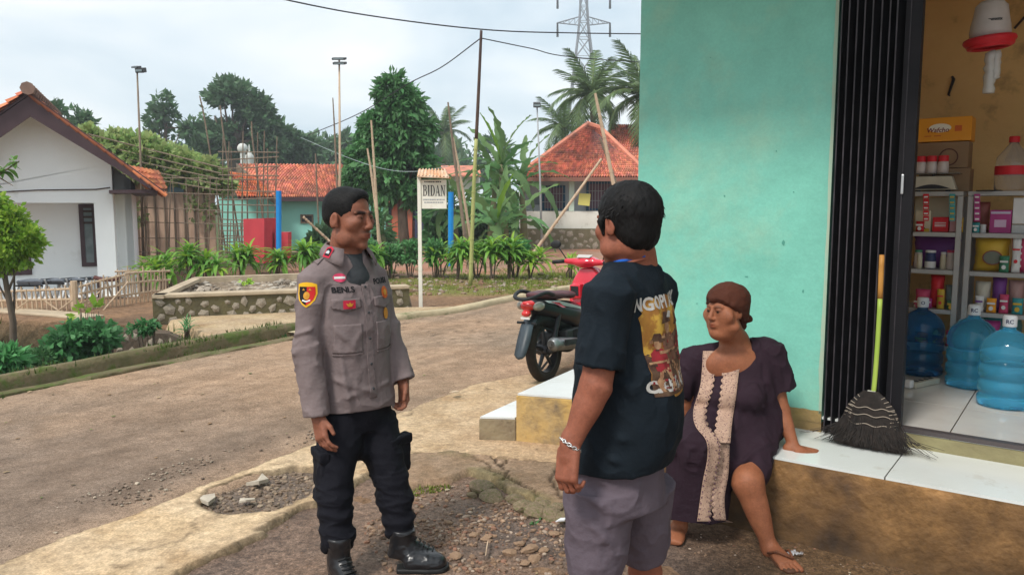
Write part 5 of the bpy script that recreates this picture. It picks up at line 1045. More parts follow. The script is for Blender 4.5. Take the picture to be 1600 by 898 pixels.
def scaffold(name, label, px0, px1, y0, y1, Y, nx, nz, seed, cat='scaffold', depth=.5, m=M_bamboo_o, rad=.022, ext=.6):
    t = thing(name, label, cat, P((px0+px1)/2, y1, Y)); r = random.Random(seed); y1 = 321+1920/Y
    for k in range(nx):
        px = px0+(px1-px0)*k/(nx-1)+r.uniform(-3, 3); e = r.random()*ext*60; MB().tube([P(px+r.uniform(-2, 2), y1, Y+r.uniform(0, depth)), P(px+r.uniform(-6, 6), y0-e, Y+r.uniform(0, depth))], [rad*1.2, rad*.7], n=5).build('pole', m, t)
    for k in range(nz):
        y = y0+(y1-y0)*k/(nz-1)*.92+r.uniform(-2, 2); MB().tube([P(px0-4, y+r.uniform(-3, 3), Y), P(px1+4, y+r.uniform(-3, 3), Y)], rad*.8, n=5).build('crossbar', m, t)
    return t
scaffold('bamboo_scaffold', 'bamboo pole lattice in front of the turquoise wall and orange roof', 345, 432, 238, 385, 23.2, 9, 14, 5)
scaffold('bamboo_scaffold', 'bamboo lattice carrying the vines before the brown woven wall', 212, 342, 280, 388, 22.6, 9, 6, 6, m=M_bamboo_o, rad=.018, ext=.1)
scaffold('bamboo_scaffold', 'small lattice of bamboo stacked low beside the red wall', 346, 380, 350, 385, 22.4, 6, 6, 7, rad=.02, ext=.1)
# ---- turquoise house with red roof
YG = 27.0
gh = thing('house', 'turquoise walled house with long red tiled roof behind the officer', 'house', P(450, 380, YG))
a, b = P(345, 380, YG), P(548, 380, YG)
MB().hexa([V(a.x, YG, 0), V(b.x, YG, 0), V(b.x, YG, P(450, 306, YG).z), V(a.x, YG, P(450, 306, YG).z)], V(0, 4, 0)).build('wall', M_turq, gh)
e0, e1, rr0, rr1 = P(432, 309, YG-.5), P(552, 309, YG-.5), P(372, 257, YG+2.6), P(552, 258, YG+2.6)
MB().hexa([e0, e1, rr1, rr0], UP*-.08).build('roof', M_fascia, gh)
roof_tiles('roof_tiles', e0, e1, rr1, rr0, 34, 18, M_rt2, gh, 6)
MB().hexa([e0+V(-.05, -.02, .02), e1+V(0, -.02, .02), e1+V(0, -.02, -.12), e0+V(-.05, -.02, -.12)], V(0, .04, 0)).build('fascia', M_fascia, gh)
MB().hexa([rr0+V(-.05, -.05, .05), e0+V(-.05, -.05, .05), e0+V(-.05, -.05, -.25), rr0+V(-.05, -.05, -.25)], V(0, .05, 0)).build('bargeboard', M_bamboo_o, gh)
MB().hexa([P(372, 262, YG-.1), P(430, 306, YG-.1), P(345, 306, YG-.1)], V(0, .1, 0)).build('gable', M_bamboo_o, gh)
e0, e1, rr0, rr1 = P(372, 308, YG-1.3), P(428, 308, YG-1.3), P(400, 275, YG-.2), P(352, 268, YG-.2)
MB().hexa([e0, e1, rr0, rr1], UP*-.06).build('lean_to_roof', M_fascia, gh); roof_tiles('roof_tiles', e0, e1, rr0, rr1, 14, 9, M_rt, gh, 7)
windowpart(gh, V(P(470, 350, YG).x, YG-.04, 0), V(P(490, 350, YG).x, YG-.04, 0), P(480, 349, YG).z, P(480, 335, YG).z, V(0, .05, 0), M_bamboo_o, M_glass, .05, name='window')
# white dome and finial behind the roof
dm = thing('mosque_dome', 'small white dome with pointed finial rising behind the scaffold', 'dome', P(384, 262, 34)); k_ = 34/1200; M_aw = mat('aged_white', (.55, .55, .52), rough=.7); c = P(390, 250, 34)
MB().lathe([(6*k_, -4.2), (6*k_, 0), (7*k_, 3*k_), (6*k_, 7*k_), (3*k_, 11*k_), (1*k_, 14*k_), (1.4*k_, 17*k_), (.3*k_, 24*k_)], c, n=16).build('finial', M_aw, dm, smooth=True)
c = P(379, 232, 34); MB().lathe([(8*k_*math.sin(q)+.001, -8*k_*math.cos(q)) for q in np.linspace(0, math.pi, 9)], c, n=14).build('dome', M_aw, dm, smooth=True); MB().tube([c, hz(c, 0)], .12, n=6).build('mast', M_aw, dm)
# ---- red painted block wall with a step
YB = 22.0; rb = thing('red_wall', 'stepped red painted concrete wall behind the dracaenas', 'wall', P(415, 395, YB)); M_rd = mat('red_wall_paint', (.56, .06, .075), (.48, .05, .065), scale=2, rough=.7); M_rd2 = M_rd
def fz(px, py, Y): return P(px, py, Y)
MB().hexa([fz(381, 409, YB), fz(413, 411, YB-.6), fz(413, 341, YB-.6), fz(380, 342, YB)], V(.1, .35, 0)).build('wall_face', M_rd, rb)
MB().hexa([fz(413.2, 411, YB-.6), fz(430, 409, YB+.1), fz(430, 341, YB+.1), fz(413.2, 341, YB-.6)], V(-.05, .35, 0)).build('wall_face', M_rd, rb); MB().hexa([fz(429, 409, YB-.1), fz(450, 409, YB-.1), fz(450, 363, YB-.1), fz(429, 363, YB-.1)], V(0, .35, 0)).build('step', M_rd, rb)
M_blue = mat('blue_post_paint', (.01, .22, .62), (.01, .27, .66), scale=4, rough=.5)
def post(px, y0, y1, Y, r, label): return tag(MB().tube([hz(P(px, y1, Y), 0), P(px+.5, y0, Y)], r, n=10).build('blue_post', M_blue), label, 'post')
post(435, 298, 395, 21.2, .075, 'blue painted post standing by the stepped red wall'); post(704, 300, 392, 20, .07, 'blue painted post to the right of the BIDAN sign')
# ---- cream house with grilled windows
YC = 28.0
ch = thing('house', 'cream house with red hipped tile roof and barred windows at the right', 'house', P(900, 385, YC))
def cx(px): return P(px, 330, YC).x
zs0, zs1, zs2, zs3 = 0, P(850, 357, YC).z, P(850, 330, YC).z, P(850, 277, YC).z
# stone base
fnd = rubble_wall('stone_base', 'x', [(cx(812), YC-.12), (cx(1010), YC-.12)], 0, zs1, .3, 16, mat('foundation_mortar', (.20, .17, .11), (.14, .12, .07), scale=3, rough=.95, bump=.5), (.2, .36), seed=8)
for o in list(fnd.children): o.location = o.location+fnd.location-wloc(ch); o.parent = ch
bpy.data.objects.remove(fnd)
MB().hexa([V(cx(812), YC, zs1), V(cx(1010), YC, zs1), V(cx(1010), YC, zs2), V(cx(812), YC, zs2)], V(0, .15, 0)).build('parapet', M_cream2, ch)
MB().hexa([V(cx(812), YC+.16, zs1), V(cx(812), YC+5, zs1), V(cx(812), YC+5, zs3), V(cx(812), YC+.16, zs3)], V(.15, 0, 0)).build('side_wall', M_cream2, ch)
YW = YC+1.4; M_palew = mat('pale_blue_wall', (.66, .72, .76), (.58, .64, .68), scale=1.5, rough=.85)
MB().hexa([V(cx(812)+.16, YW, zs1), V(cx(1010), YW, zs1), V(cx(1010), YW, zs3), V(cx(812)+.16, YW, zs3)], V(0, .15, 0)).build('veranda_wall', M_palew, ch)
M_col = mat('pale_green_column', (.56, .68, .58), rough=.75)
for x0, x1, m in ((813, 818, M_cream2), (889, 897, M_col), (968, 975, M_col)): MB().hexa([V(cx(x0), YC-.01, zs2), V(cx(x1), YC-.01, zs2), V(cx(x1), YC-.01, zs3), V(cx(x0), YC-.01, zs3)], V(0, .2, 0)).build('column', m, ch)
M_wf = mat('blue_window_frame', (.03, .12, .22), rough=.5); M_cur = mat('maroon_curtain', (.14, .04, .07), (.30, .22, .28), scale=3, rough=.9, stretch=(8, 1, .2)); M_bar = mat('white_grille', (.5, .5, .52), rough=.5)
def cw(x0, x1, y0, y1, bars): return windowpart(ch, V(P(x0, 300, YW).x, YW-.08, 0), V(P(x1, 300, YW).x, YW-.08, 0), P(x0, y1, YW).z, P(x0, y0, YW).z, V(0, .08, 0), M_wf, M_cur, .08, bars, M_bar, 2)
cw(847, 883, 290, 329, 7); cw(916, 962, 284, 329, 9)
MB().hexa([V(P(832, 300, YW).x, YW-.04, P(832, 320, YW).z), V(P(844, 300, YW).x, YW-.04, P(832, 320, YW).z), V(P(844, 300, YW).x, YW-.04, P(832, 305, YW).z), V(P(832, 300, YW).x, YW-.04, P(832, 305, YW).z)], V(0, .03, 0)).build('notice_board', mat('grey_board', (.22, .26, .28), rough=.7), ch)
for px in (848, 860, 876, 924, 940): p = P(px, 279, YW); MB().box((p.x, YW-.04, p.z), (.16, .04, .12)).build('vent', M_glass, ch)
yc_ = thing('yellow_cloth', 'yellow cloth hung in front of the cream house window', 'cloth', P(912, 322, YC-.1)); MB().hexa([P(903, 320, YC-.15), P(921, 322, YC-.15), P(923, 303, YC-.15), P(905, 302, YC-.15)], V(0, .02, 0)).build('cloth', mat('yellow_cloth', (.60, .55, .16), rough=.9), yc_)
ea, eb = P(808, 277, YC-.5), P(1016, 277, YC-.5); pk = P(919, 196, YC+3.4); pk2 = P(938, 203, YC+3.4); rx = V(eb.x, YC+3.0, ea.z)
def tri_clip(u, v): return True
MB().hexa([ea+UP*-.02, eb+UP*-.02, pk2+UP*-.02, pk+UP*-.02], UP*-.06).build('roof', M_fascia, ch)
roof_tiles('roof_tiles', ea, eb, pk2, pk, 52, 24, M_rt2, ch, 9, amp=.045)
lb = V(ea.x, YC+8, ea.z); MB().hexa([lb, ea, pk, pk+V(0, .2, 0)], UP*-.06).build('roof', M_rt2, ch); rbk = V(eb.x, YC+8, ea.z); MB().hexa([eb, rbk, pk2+V(0, .2, 0), pk2], UP*-.06).build('roof', M_rt2, ch)
MB().hexa([ea+V(0, -.03, -.0), eb+V(0, -.03, 0), eb+V(0, -.03, -.14), ea+V(0, -.03, -.14)], V(0, .04, 0)).build('fascia', mat('pinkish_brown_fascia', (.24, .11, .08), rough=.8), ch)
for nm, a, b in (('hip_ridge', ea, pk), ('hip_ridge', eb, pk2), ('hip_ridge', pk, pk2)): MB().tube([a+UP*.06, b+UP*.08], .1, n=6).build(nm, M_rt2, ch)
rh = thing('house', 'far red tiled roof partly behind the cream house beside the shop wall', 'house', P(1000, 300, 36)); e0, e1, q0, q1 = P(935, 252, 36), P(1030, 252, 36), P(1030, 195, 39.5), P(955, 195, 39.5)
MB().hexa([e0, e1, q0, q1], UP*-.1).build('roof', M_fascia, rh); roof_tiles('roof_tiles', e0, e1, q0, q1, 24, 14, M_rt2, rh, 10); MB().hexa([V(e0.x, 36.5, 0), V(e1.x, 36.5, 0), V(e1.x, 36.5, e0.z), V(e0.x, 36.5, e0.z)], V(0, 3, 0)).build('wall', M_cream2, rh)
# orange-red house glimpsed behind the trees
oh = thing('house', 'orange house glimpsed between the tree trunks behind the BIDAN sign', 'house', P(630, 370, 38)); M_or = mat('orange_house_paint', (.52, .10, .05), (.42, .14, .08), scale=2, rough=.8)
for x0, x1, m in ((612, 622, M_or), (636, 644, M_or), (590, 602, M_turq), (648, 662, mat('dark_blue_door', (.05, .05, .10), rough=.6))): MB().hexa([P(x0, 372, 38), P(x1, 372, 38), P(x1, 318, 38), P(x0, 318, 38)], V(0, .3, 0)).build('column', m, oh)
MB().hexa([P(586, 372, 38.5), P(668, 372, 38.5), P(668, 345, 38.5), P(586, 345, 38.5)], V(0, .3, 0)).build('wall', mat('pink_plaster', (.45, .22, .18), (.35, .18, .14), scale=2, rough=.8), oh)
MB().hexa([P(590, 318, 37.6), P(668, 318, 37.6), P(664, 308, 41), P(594, 308, 41)], UP*.08).build('roof', M_rt2, oh); MB().hexa([P(586, 372, 39.6), P(668, 372, 39.6), P(668, 318, 39.6), P(586, 318, 39.6)], V(0, .1, 0)).build('back_wall', M_glass, oh)
r2 = thing('house', 'distant low red roof seen between the banana leaves', 'house', P(700, 300, 48)); MB().hexa([P(672, 276, 48), P(752, 276, 48), P(748, 261, 52), P(680, 261, 52)], UP*.1).build('roof', M_rt2, r2); MB().hexa([P(676, 300, 49), P(748, 300, 49), P(748, 277, 49), P(676, 277, 49)], V(0, 2, 0)).build('wall', M_cream2, r2)

# ================================================================ sign
sg = G(657, 481); YS = sg.y; sn = thing('bidan_sign', 'white BIDAN sign board on a single post under a little tiled roof', 'sign', sg)
M_sw = mat('sign_white_paint', (.80, .77, .68), (.74, .70, .60), scale=6, rough=.7, c3=(.45, .33, .2), s3=4, t3=(.55, .75))
pt_ = P(655, 274, YS); MB().box((sg.x+.005, YS, pt_.z/2), (.055, .055, pt_.z)).build('post', M_sw, sn, bevel=.004)
sa, sb_ = P(658.5, 326, YS), P(696.5, 326, YS); zt = P(677, 281, YS).z; yaw = .0
bd_ = MB().hexa([V(sa.x, YS-.01, sa.z), V(sb_.x, YS-.01, sa.z), V(sb_.x, YS-.01, zt), V(sa.x, YS-.01, zt)], V(0, .03, 0)).build('board', M_sw, sn); MB().hexa([V(sb_.x, YS-.012, sa.z), V(sb_.x+.012, YS-.012, sa.z), V(sb_.x+.012, YS-.012, zt), V(sb_.x, YS-.012, zt)], V(0, .034, 0)).build('board_frame', M_sw, sn)
M_ink = mat('sign_black_ink', (.035, .03, .035), rough=.7); M_grey = mat('sign_faded_ink', (.33, .34, .36), rough=.7)
def serif_word():
    w = {'B': [('v', 0)], 'I': []}; mb = MB(); x = 0; H_ = 1.0; s = .17; t = .055; Z = lambda a: V(a[0], 0, a[1])
    def bar(x0, y0, x1, y1): mb.add([Z((x0, y0)), Z((x1, y0)), Z((x1, y1)), Z((x0, y1))], [(0, 1, 2, 3)])
    def arc(cx_, cy, rx_, ry, a0, a1, wx, wy, n=12):
        for k in range(n):
            A = a0+(a1-a0)*k/n; B = a0+(a1-a0)*(k+1)/n; mb.add([Z((cx_+rx_*math.cos(q), cy+ry*math.sin(q))) for q in (A, B)]+[Z((cx_+(rx_-wx)*math.cos(q), cy+(ry-wy)*math.sin(q))) for q in (B, A)], [(0, 1, 2, 3)])
    def stem(x0): bar(x0, 0, x0+s, 1); bar(x0-.07, 0, x0+s+.07, t); bar(x0-.07, 1-t, x0+s+.07, 1)
    stem(.07); bar(.07+s, 1-t, .40, 1); bar(.07+s, .5, .42, .5+t); bar(.07+s, 0, .42, t); arc(.38, .76, .24, .24, -math.pi/2, math.pi/2, .15, .055); arc(.40, .277, .27, .277, -math.pi/2, math.pi/2, .16, .055)
    stem(.88); stem(1.33); bar(1.33+s, 1-t, 1.62, 1); bar(1.33+s, 0, 1.62, t); arc(1.6, .5, .38, .5, -math.pi/2, math.pi/2, .17, .055)
    mb.add([Z(q) for q in ((2.12, 0), (2.19, 0), (2.48, 1), (2.42, 1))], [(0, 1, 2, 3)]); mb.add([Z(q) for q in ((2.62, 0), (2.81, 0), (2.52, 1), (2.42, 1))], [(0, 1, 2, 3)]); bar(2.24, .30, 2.66, .36); bar(2.04, 0, 2.28, t); bar(2.55, 0, 2.9, t)
    bar(3.05, 0, 3.12, 1); bar(3.55, 0, 3.62, 1); mb.add([Z(q) for q in ((3.02, 1), (3.2, 1), (3.62, 0), (3.52, 0))], [(0, 1, 2, 3)]); bar(2.97, 0, 3.21, t); bar(3.44, 1-t, 3.73, 1); bar(2.95, 1-t, 3.15, 1)
    return mb
sw = serif_word(); o0 = P(661, 306, YS); wd = (P(696, 300, YS)-P(661, 300, YS)).length/3.73; hh = P(661, 289.5, YS).z-o0.z
sw.v = [(o0.x+v[0]*wd, YS-.0125-.00001*i_, o0.z+v[2]*hh) for i_, v in enumerate(sw.v)]; sw.build('lettering', M_ink, bd_)
for j, (y, w0, w1, hh2) in enumerate(((284.2, 663, 690, 2.0), (312, 661, 695, 2.2), (316.3, 663, 693, 2.0))):
    r = random.Random(j); x = w0; mb = MB()
    while x < w1:
        w = r.uniform(.8, 2.6); a = P(x, y+hh2/2, YS); b = P(min(x+w, w1), y-hh2/2, YS); mb.add([V(a.x, YS-.0125, a.z), V(b.x, YS-.0125, a.z), V(b.x, YS-.0125, b.z), V(a.x, YS-.0125, b.z)], [(0, 1, 2, 3)]); x += w+r.uniform(.4, 1.0)
    mb.build('faded_small_lettering', M_ink if j == 0 else M_grey, bd_)
r0, r1 = P(650, 277, YS), P(703, 279, YS); q0, q1 = P(654, 266, YS), P(697, 268, YS)
M_rs = mat('rusty_roof_sheet', (.72, .60, .48), (.60, .28, .12), scale=9, rough=.7, stretch=(1, 1, 1))
sr = MB(); sr.hexa([V(q0.x, YS, q0.z), V(q1.x, YS, q1.z), V(r1.x, YS-.17, r1.z), V(r0.x+.04, YS-.17, r0.z)], UP*.015); sr.build('sign_roof', M_rs, sn); sr = MB(); sr.hexa([V(q0.x, YS, q0.z), V(q1.x, YS, q1.z), V(r1.x, YS+.17, r1.z), V(r0.x, YS+.17, r0.z)], UP*.015); sr.build('sign_roof', M_rs, sn)
for k in range(9): u = (k+.5)/9; a = V(q0.x+(q1.x-q0.x)*u, YS-.002, q0.z+.02); b = V(r0.x+.04+(r1.x-r0.x-.04)*u, YS-.175, r0.z+.02+(r1.z-r0.z)*u); MB().tube([a, b], .012, n=5).build('roof_rib', M_rs, sn)
MB().add([V(q0.x, YS, q0.z), V(r0.x+.04, YS-.17, r0.z), V(r0.x, YS+.17, r0.z)], [(0, 1, 2)]).build('gable_end', M_fascia, sn, solid=.01)

# ================================================================ poles, lamps, wires, pylon
def pole(name, label, cat, pts, Y, r0, r1, m, group=None, dY=0, nodes=True, lb_ext=True):
    n = len(pts); q = [P(px, py, Y+dY*i/max(1, n-1)) for i, (px, py) in enumerate(pts)]; dd = q[0]-q[1]; q[0] = q[0]+dd*((q[0].z-.0)/-dd.z) if lb_ext else q[0]; q = cr(q, 6) if n > 2 else [q[0].lerp(q[1], k/10) for k in range(11)]
    t = MB(); rs = [r0+(r1-r0)*i/(len(q)-1) for i in range(len(q))]; t.tube(q, rs, n=8)
    if nodes:
        for i in range(1, len(q)-1): t.tube([q[i]-(q[i+1]-q[i]).normalized()*.012, q[i]+(q[i+1]-q[i]).normalized()*.012], rs[i]*1.22, n=8)
    return tag(t.build(name, m, None, smooth=False, origin=q[0]), label, cat, group)
g0 = G(735, 447); pole('bamboo_pole', 'tallest dark topped bamboo pole carrying the cable, standing in the yard', 'pole', [(735, 447), (740, 300), (746, 170), (752, 48)], g0.y, .042, .026, mat('two_tone_bamboo', (.36, .34, .12), (.28, .26, .10), scale=2, rough=.5)) if False else None
yp = g0.y; t = thing('bamboo_pole', 'tallest bamboo pole carrying the cable, standing in the grassy yard', 'pole', g0)
q = cr([P(735, 447, yp), P(740, 300, yp), P(746.5, 170, yp), P(752, 48, yp)], 8)
MB().tube(q[:14], [.042-.0006*i for i in range(14)], n=8).build('green_lower_stem', M_bamboo_g, t, smooth=True); MB().tube(q[13:], [.034-.0007*i for i in range(len(q)-13)], n=8).build('dark_upper_stem', mat('dark_old_bamboo', (.06, .035, .03), (.10, .06, .04), scale=3, rough=.7), t, smooth=True)
for i in range(2, 14, 2): MB().tube([q[i]-UP*.012, q[i]+UP*.012], .05-.0006*i, n=8).build('node_ring', M_bamboo_g, t)
PB = 'bamboo poles standing in the village'
for lb_, pts, Y, r0, r1, m in (
    ('thin bamboo pole leaning left of the tallest pole, bare at the top', [(727, 372), (712, 260), (700, 160)], 19, .05, .02, M_bamboo_o),
    ('second thin bamboo pole crossing behind the leaning one', [(735, 372), (722, 290), (708, 215)], 19.3, .04, .02, M_bamboo),
    ('bamboo pole leaning before the leafy round tree, right hand of the pair', [(591, 365), (586, 280), (580, 188)], 18, .04, .02, M_bamboo),
    ('bamboo pole leaning before the leafy round tree, left hand of the pair', [(590, 350), (583, 290), (574, 232)], 18.2, .04, .02, M_bamboo),
    ('bamboo pole leaning over the red hipped roof from the right', [(958, 285), (944, 215), (930, 146)], 24, .07, .04, M_bamboo),
    ('thin bamboo pole beside the heavy one above the hipped roof', [(962, 285), (950, 250), (937, 215)], 24.4, .05, .03, M_bamboo_o),
    ('long bamboo pole slanting up in front of the cream house', [(846, 378), (890, 318), (940, 248)], 22, .045, .035, M_bamboo),
    ('long bamboo pole slanting down from the blue post to the dracaenas', [(438, 306), (475, 340), (512, 374)], 20, .03, .03, M_bamboo),
    ('bamboo pole thin and dark beside the double floodlight pole', [(527, 300), (524, 230), (520, 153)], 22, .035, .015, M_bamboo_o),
    ('short bamboo pole before the red roof left of the officer', [(497, 330), (495, 290), (493, 240)], 25, .03, .02, M_bamboo_o),
    ('bamboo mast rising from the scaffold, leftmost', [(330, 250), (322, 200), (312, 150)], 24, .03, .02, M_bamboo_o),
    ('bamboo mast rising from the scaffold, middle', [(357, 262), (350, 215), (344, 165)], 24, .03, .02, M_bamboo_o),
    ('bamboo mast rising from the scaffold, right', [(400, 260), (396, 230), (393, 190)], 24, .03, .02, M_bamboo_o),
    ): pole('bamboo_pole', lb_, 'pole', pts, Y, r0, r1, m, PB)
M_lamp = mat('dark_lamp_housing', (.04, .04, .04), rough=.5)
def lamp(label, px0, y0, px1, y1, Y, heads, m=M_bamboo_o, r=.035):
    t = thing('flood_lamp', label, 'lamp', hz(P(px0, y0, Y), 0), 'flood lamps on poles'); a, b = hz(P(px0, y0, Y), 0), P(px1, y1, Y); MB().tube([a, a.lerp(b, .5)+V(.02, 0, 0), b], [r*1.3, r, r*.7], n=8).build('pole', m, t, smooth=True)
    for dx, dy, w, h in heads:
        c = P(px1+dx, y1+dy, Y); k = Y/1200; hd = MB().box(c, (w*k, .25, h*k), M=Matrix.Rotation(.25, 3, 'X')).build('lamp_head', M_lamp, t, bevel=.01); MB().box(c+V(0, -.13, -.03), (w*k*.8, .02, h*k*.5)).build('lamp_glass', M_glassg, t)
lamp('dark floodlight on a tall pole above the vine trellis', 216, 250, 214, 105, 23, [(6, 5, 12, 7), (-1, 0, 10, 2.5)])
lamp('double floodlight on a brown pole to the right of the officer\'s head', 528, 330, 530, 92, 21.5, [(0, 0, 20, 3.2), (1, 7, 19, 3.4)], M_bamboo)
lamp('small floodlight on a grey pole before the banana plants', 847, 375, 839, 163, 24, [(0, 1, 11, 7)], mat('grey_pole', (.35, .36, .37), rough=.6), .03)
M_wire = mat('black_cable', (.03, .03, .035), rough=.6)
def wire(label, pts, r=.014, m=M_wire): q = cr([P(*p) for p in pts], 10); return tag(MB().tube(q, r, n=5).build('overhead_cable', m), label, 'cable')
wire('heavy overhead cable crossing the top of the sky', [(380, -14, 13), (560, 22, 14.5), (750, 46, 15.6), (900, 52, 17), (1100, 54, 19)], .013)
wire('cable running from the tall bamboo pole down to the left', [(751, 60, yp), (690, 105, 17), (636, 132, 18.5), (560, 178, 21), (480, 212, 25)], .012); wire('cable running from the tall bamboo pole to the right', [(752, 60, yp), (830, 76, 17), (900, 90, 18.5), (1100, 104, 22)], .011)
wire('thin grey line sagging between the bamboo poles and the round tree', [(470, 215, 25), (540, 245, 22), (600, 264, 20), (650, 268, 19), (700, 260, 19)], .008, mat('grey_line', (.3, .36, .36), rough=.6))
# lattice pylon far away
YP = 150; pyl = thing('power_pylon', 'distant steel lattice power pylon above the coconut palm', 'pylon', P(912, 290, YP)); M_st = mat('galvanised_steel', (.22, .23, .25), rough=.6)
def pp(px, py, d=0): return P(px, py, YP+d)
lv = [(-60, 3.4), (-20, 4.4), (10, 5.2), (34, 6.5), (60, 9), (90, 12.5), (130, 17), (180, 23), (240, 30), (300, 38)]
mb = MB(); kx = YP/1200
def cor(i, s, q): y, w = lv[i]; p = pp(912, y); return V(p.x+s*w*kx, p.y+q*w*kx, p.z)
for i in range(len(lv)-1):
    for s in (-1, 1):
        for q in (-1, 1): mb.tube([cor(i, s, q), cor(i+1, s, q)], .16, n=4)
    for a in ((-1, -1, 1, -1), (1, -1, 1, 1), (1, 1, -1, 1), (-1, 1, -1, -1)):
        mb.tube([cor(i, a[0], a[1]), cor(i+1, a[2], a[3])], .09, n=3); mb.tube([cor(i+1, a[0], a[1]), cor(i, a[2], a[3])], .09, n=3); mb.tube([cor(i, a[0], a[1]), cor(i, a[2], a[3])], .08, n=3)
mb.build('lattice_tower', M_st, pyl)
for yy, w in ((36, 41), (-8, 41)):
    mb = MB()
    for s in (-1, 1):
        tip = pp(912+s*w, yy); b0, b1 = pp(912+s*5, yy+4), pp(912+s*5, yy-10)
        for b in (b0, b1): mb.tube([tip, b], .11, n=4)
        for k in range(1, 4): mb.tube([tip.lerp(b0, k/4), tip.lerp(b1, k/4)], .07, n=3); mb.tube([tip.lerp(b0, k/4), tip.lerp(b1, (k+1)/4)], .07, n=3)
    mb.build('cross_arm', M_st, pyl)
    for s in (-1, 1): MB().tube([pp(912+s*w, yy), pp(912+s*w, yy+22)], [.18, .25], n=5).build('insulator', M_lamp, pyl)
# ================================================================ vegetation
M_lf = leafmat('dracaena_leaf', (.14, .35, .06), .4, .4); M_lfd = leafmat('dark_tree_leaf', (.085, .165, .085), .3, .5); M_lfb = leafmat('banana_leaf', (.13, .27, .11), .4, .45)
M_lft = leafmat('tree_leaf', (.085, .22, .085), .3, .5); M_lfv = leafmat('vine_leaf', (.30, .40, .16), .35, .55); M_lfp = leafmat('palm_leaf', (.13, .20, .09), .3, .5); M_lfy = leafmat('bright_shrub_leaf', (.28, .47, .06), .4, .45)
M_lfg = leafmat('blue_green_leaf', (.085, .25, .10), .35, .5); M_bark = mat('tree_bark', (.16, .12, .09), (.10, .075, .055), scale=6, rough=.95, bump=.5, bscale=20, stretch=(1, 1, .3))
def crown(name, m, parent, blobs, n, size, seed, droop=.3, tone=(.55, 1.35), clump=.5, inner=.55, aspect=2.2, bias=None, origin=None):
    """blobs: (centre, radii); leaf-sized bent quads in clumps through each volume"""
    r = np.random.default_rng(seed); w = np.array([b[1][0]*b[1][1]+b[1][0]*b[1][2] for b in blobs]); w = w/w.sum(); A = []; Fc = []; C = []
    k = r.choice(len(blobs), n, p=w); d = r.normal(size=(n, 3)); d /= np.linalg.norm(d, axis=1)[:, None]; rad = inner+(1-inner)*r.random(n)**.6
    cc = np.array([tuple(b[0]) for b in blobs])[k]; rr = np.array([tuple(b[1]) for b in blobs])[k]
    jit = 1+.30*(vnoise(d*2.3+k[:, None]*3.1, seed)-.5)*2+.18*(vnoise(d*5.3+k[:, None], seed+1)-.5)*2
    p = cc+d*rr*(rad*jit)[:, None]
    g = vnoise(p/clump, seed+5); keep = g > .40; p, d = p[keep], d[keep]; g = g[keep]; n = len(p)
    t = tone[0]+(tone[1]-tone[0])*np.clip(.15+.9*vnoise(p/(clump*.8), seed+7)*.7+.3*r.random(n), 0, 1); sz = size*(.6+.8*r.random(n))
    ax = d+r.normal(size=(n, 3))*.6; ax[:, 2] -= droop; ax /= np.linalg.norm(ax, axis=1)[:, None]; sd = np.cross(ax, r.normal(size=(n, 3))); sd /= np.maximum(np.linalg.norm(sd, axis=1), 1e-6)[:, None]; nn = np.cross(ax, sd)
    L_ = sz[:, None]; W_ = L_/aspect; v0 = p; v1 = p+ax*L_*.5+sd*W_*.5+nn*L_*.06; v2 = p+ax*L_-nn*L_*.1; v3 = p+ax*L_*.5-sd*W_*.5+nn*L_*.06
    a = np.stack([v0, v1, v2, v3], 1).reshape(-1, 3); f = (np.arange(n)[:, None]*4+np.array([[0, 1, 2, 3]])); hue = r.random(n)
    c = np.stack([t*(.85+.35*hue), t, t*(.8+.2*hue)], 1); c = np.repeat(c, 4, 0)
    return mesh_obj(name, a, f, m, parent, vert_col=c, origin=origin)
def limb(mb, a, b, r0, r1, seed, n=5, wob=.15):
    r = random.Random(seed); q = [a.lerp(b, i/n)+V(r.uniform(-1, 1), r.uniform(-1, 1), 0)*wob*(b-a).length*.2*(0 < i < n) for i in range(n+1)]; mb.tube(q, [r0+(r1-r0)*i/n for i in range(n+1)], n=7); return q
def tree(name, label, base, blobs, n, size, m, seed, tr=.2, cat='tree', group=None, trunk_top=None, **k):
    t = thing(name, label, cat, base, group); mb = MB(); zt = sum((b[0] for b in blobs), V(0, 0, 0))/len(blobs); top = trunk_top or zt
    q = limb(mb, base, top, tr, tr*.45, seed)
    for i, (c, rr) in enumerate(blobs[:9]): s_ = q[2+i % 3]; limb(mb, s_, V(*c)+V(0, 0, rr[2]*.3), tr*.35, tr*.08, seed+i, 4)
    mb.build('trunk', M_bark, t, smooth=True); crown('crown', m, t, blobs, n, size, seed, **k); return t
def BL(Y, l):        # blobs: (px, py, rx_px, ry_px[, dY])
    r = []
    for q in l:
        px, py, rx, ry = q[:4]; y = Y+(q[4] if len(q) > 4 else 0); k = y/1200; r.append((P(px, py, y), (rx*k, (rx+ry)/2*k, ry*k)))
    return r
def gz(px, Y, z=0): p = P(px, 330, Y); p.z = z; return p
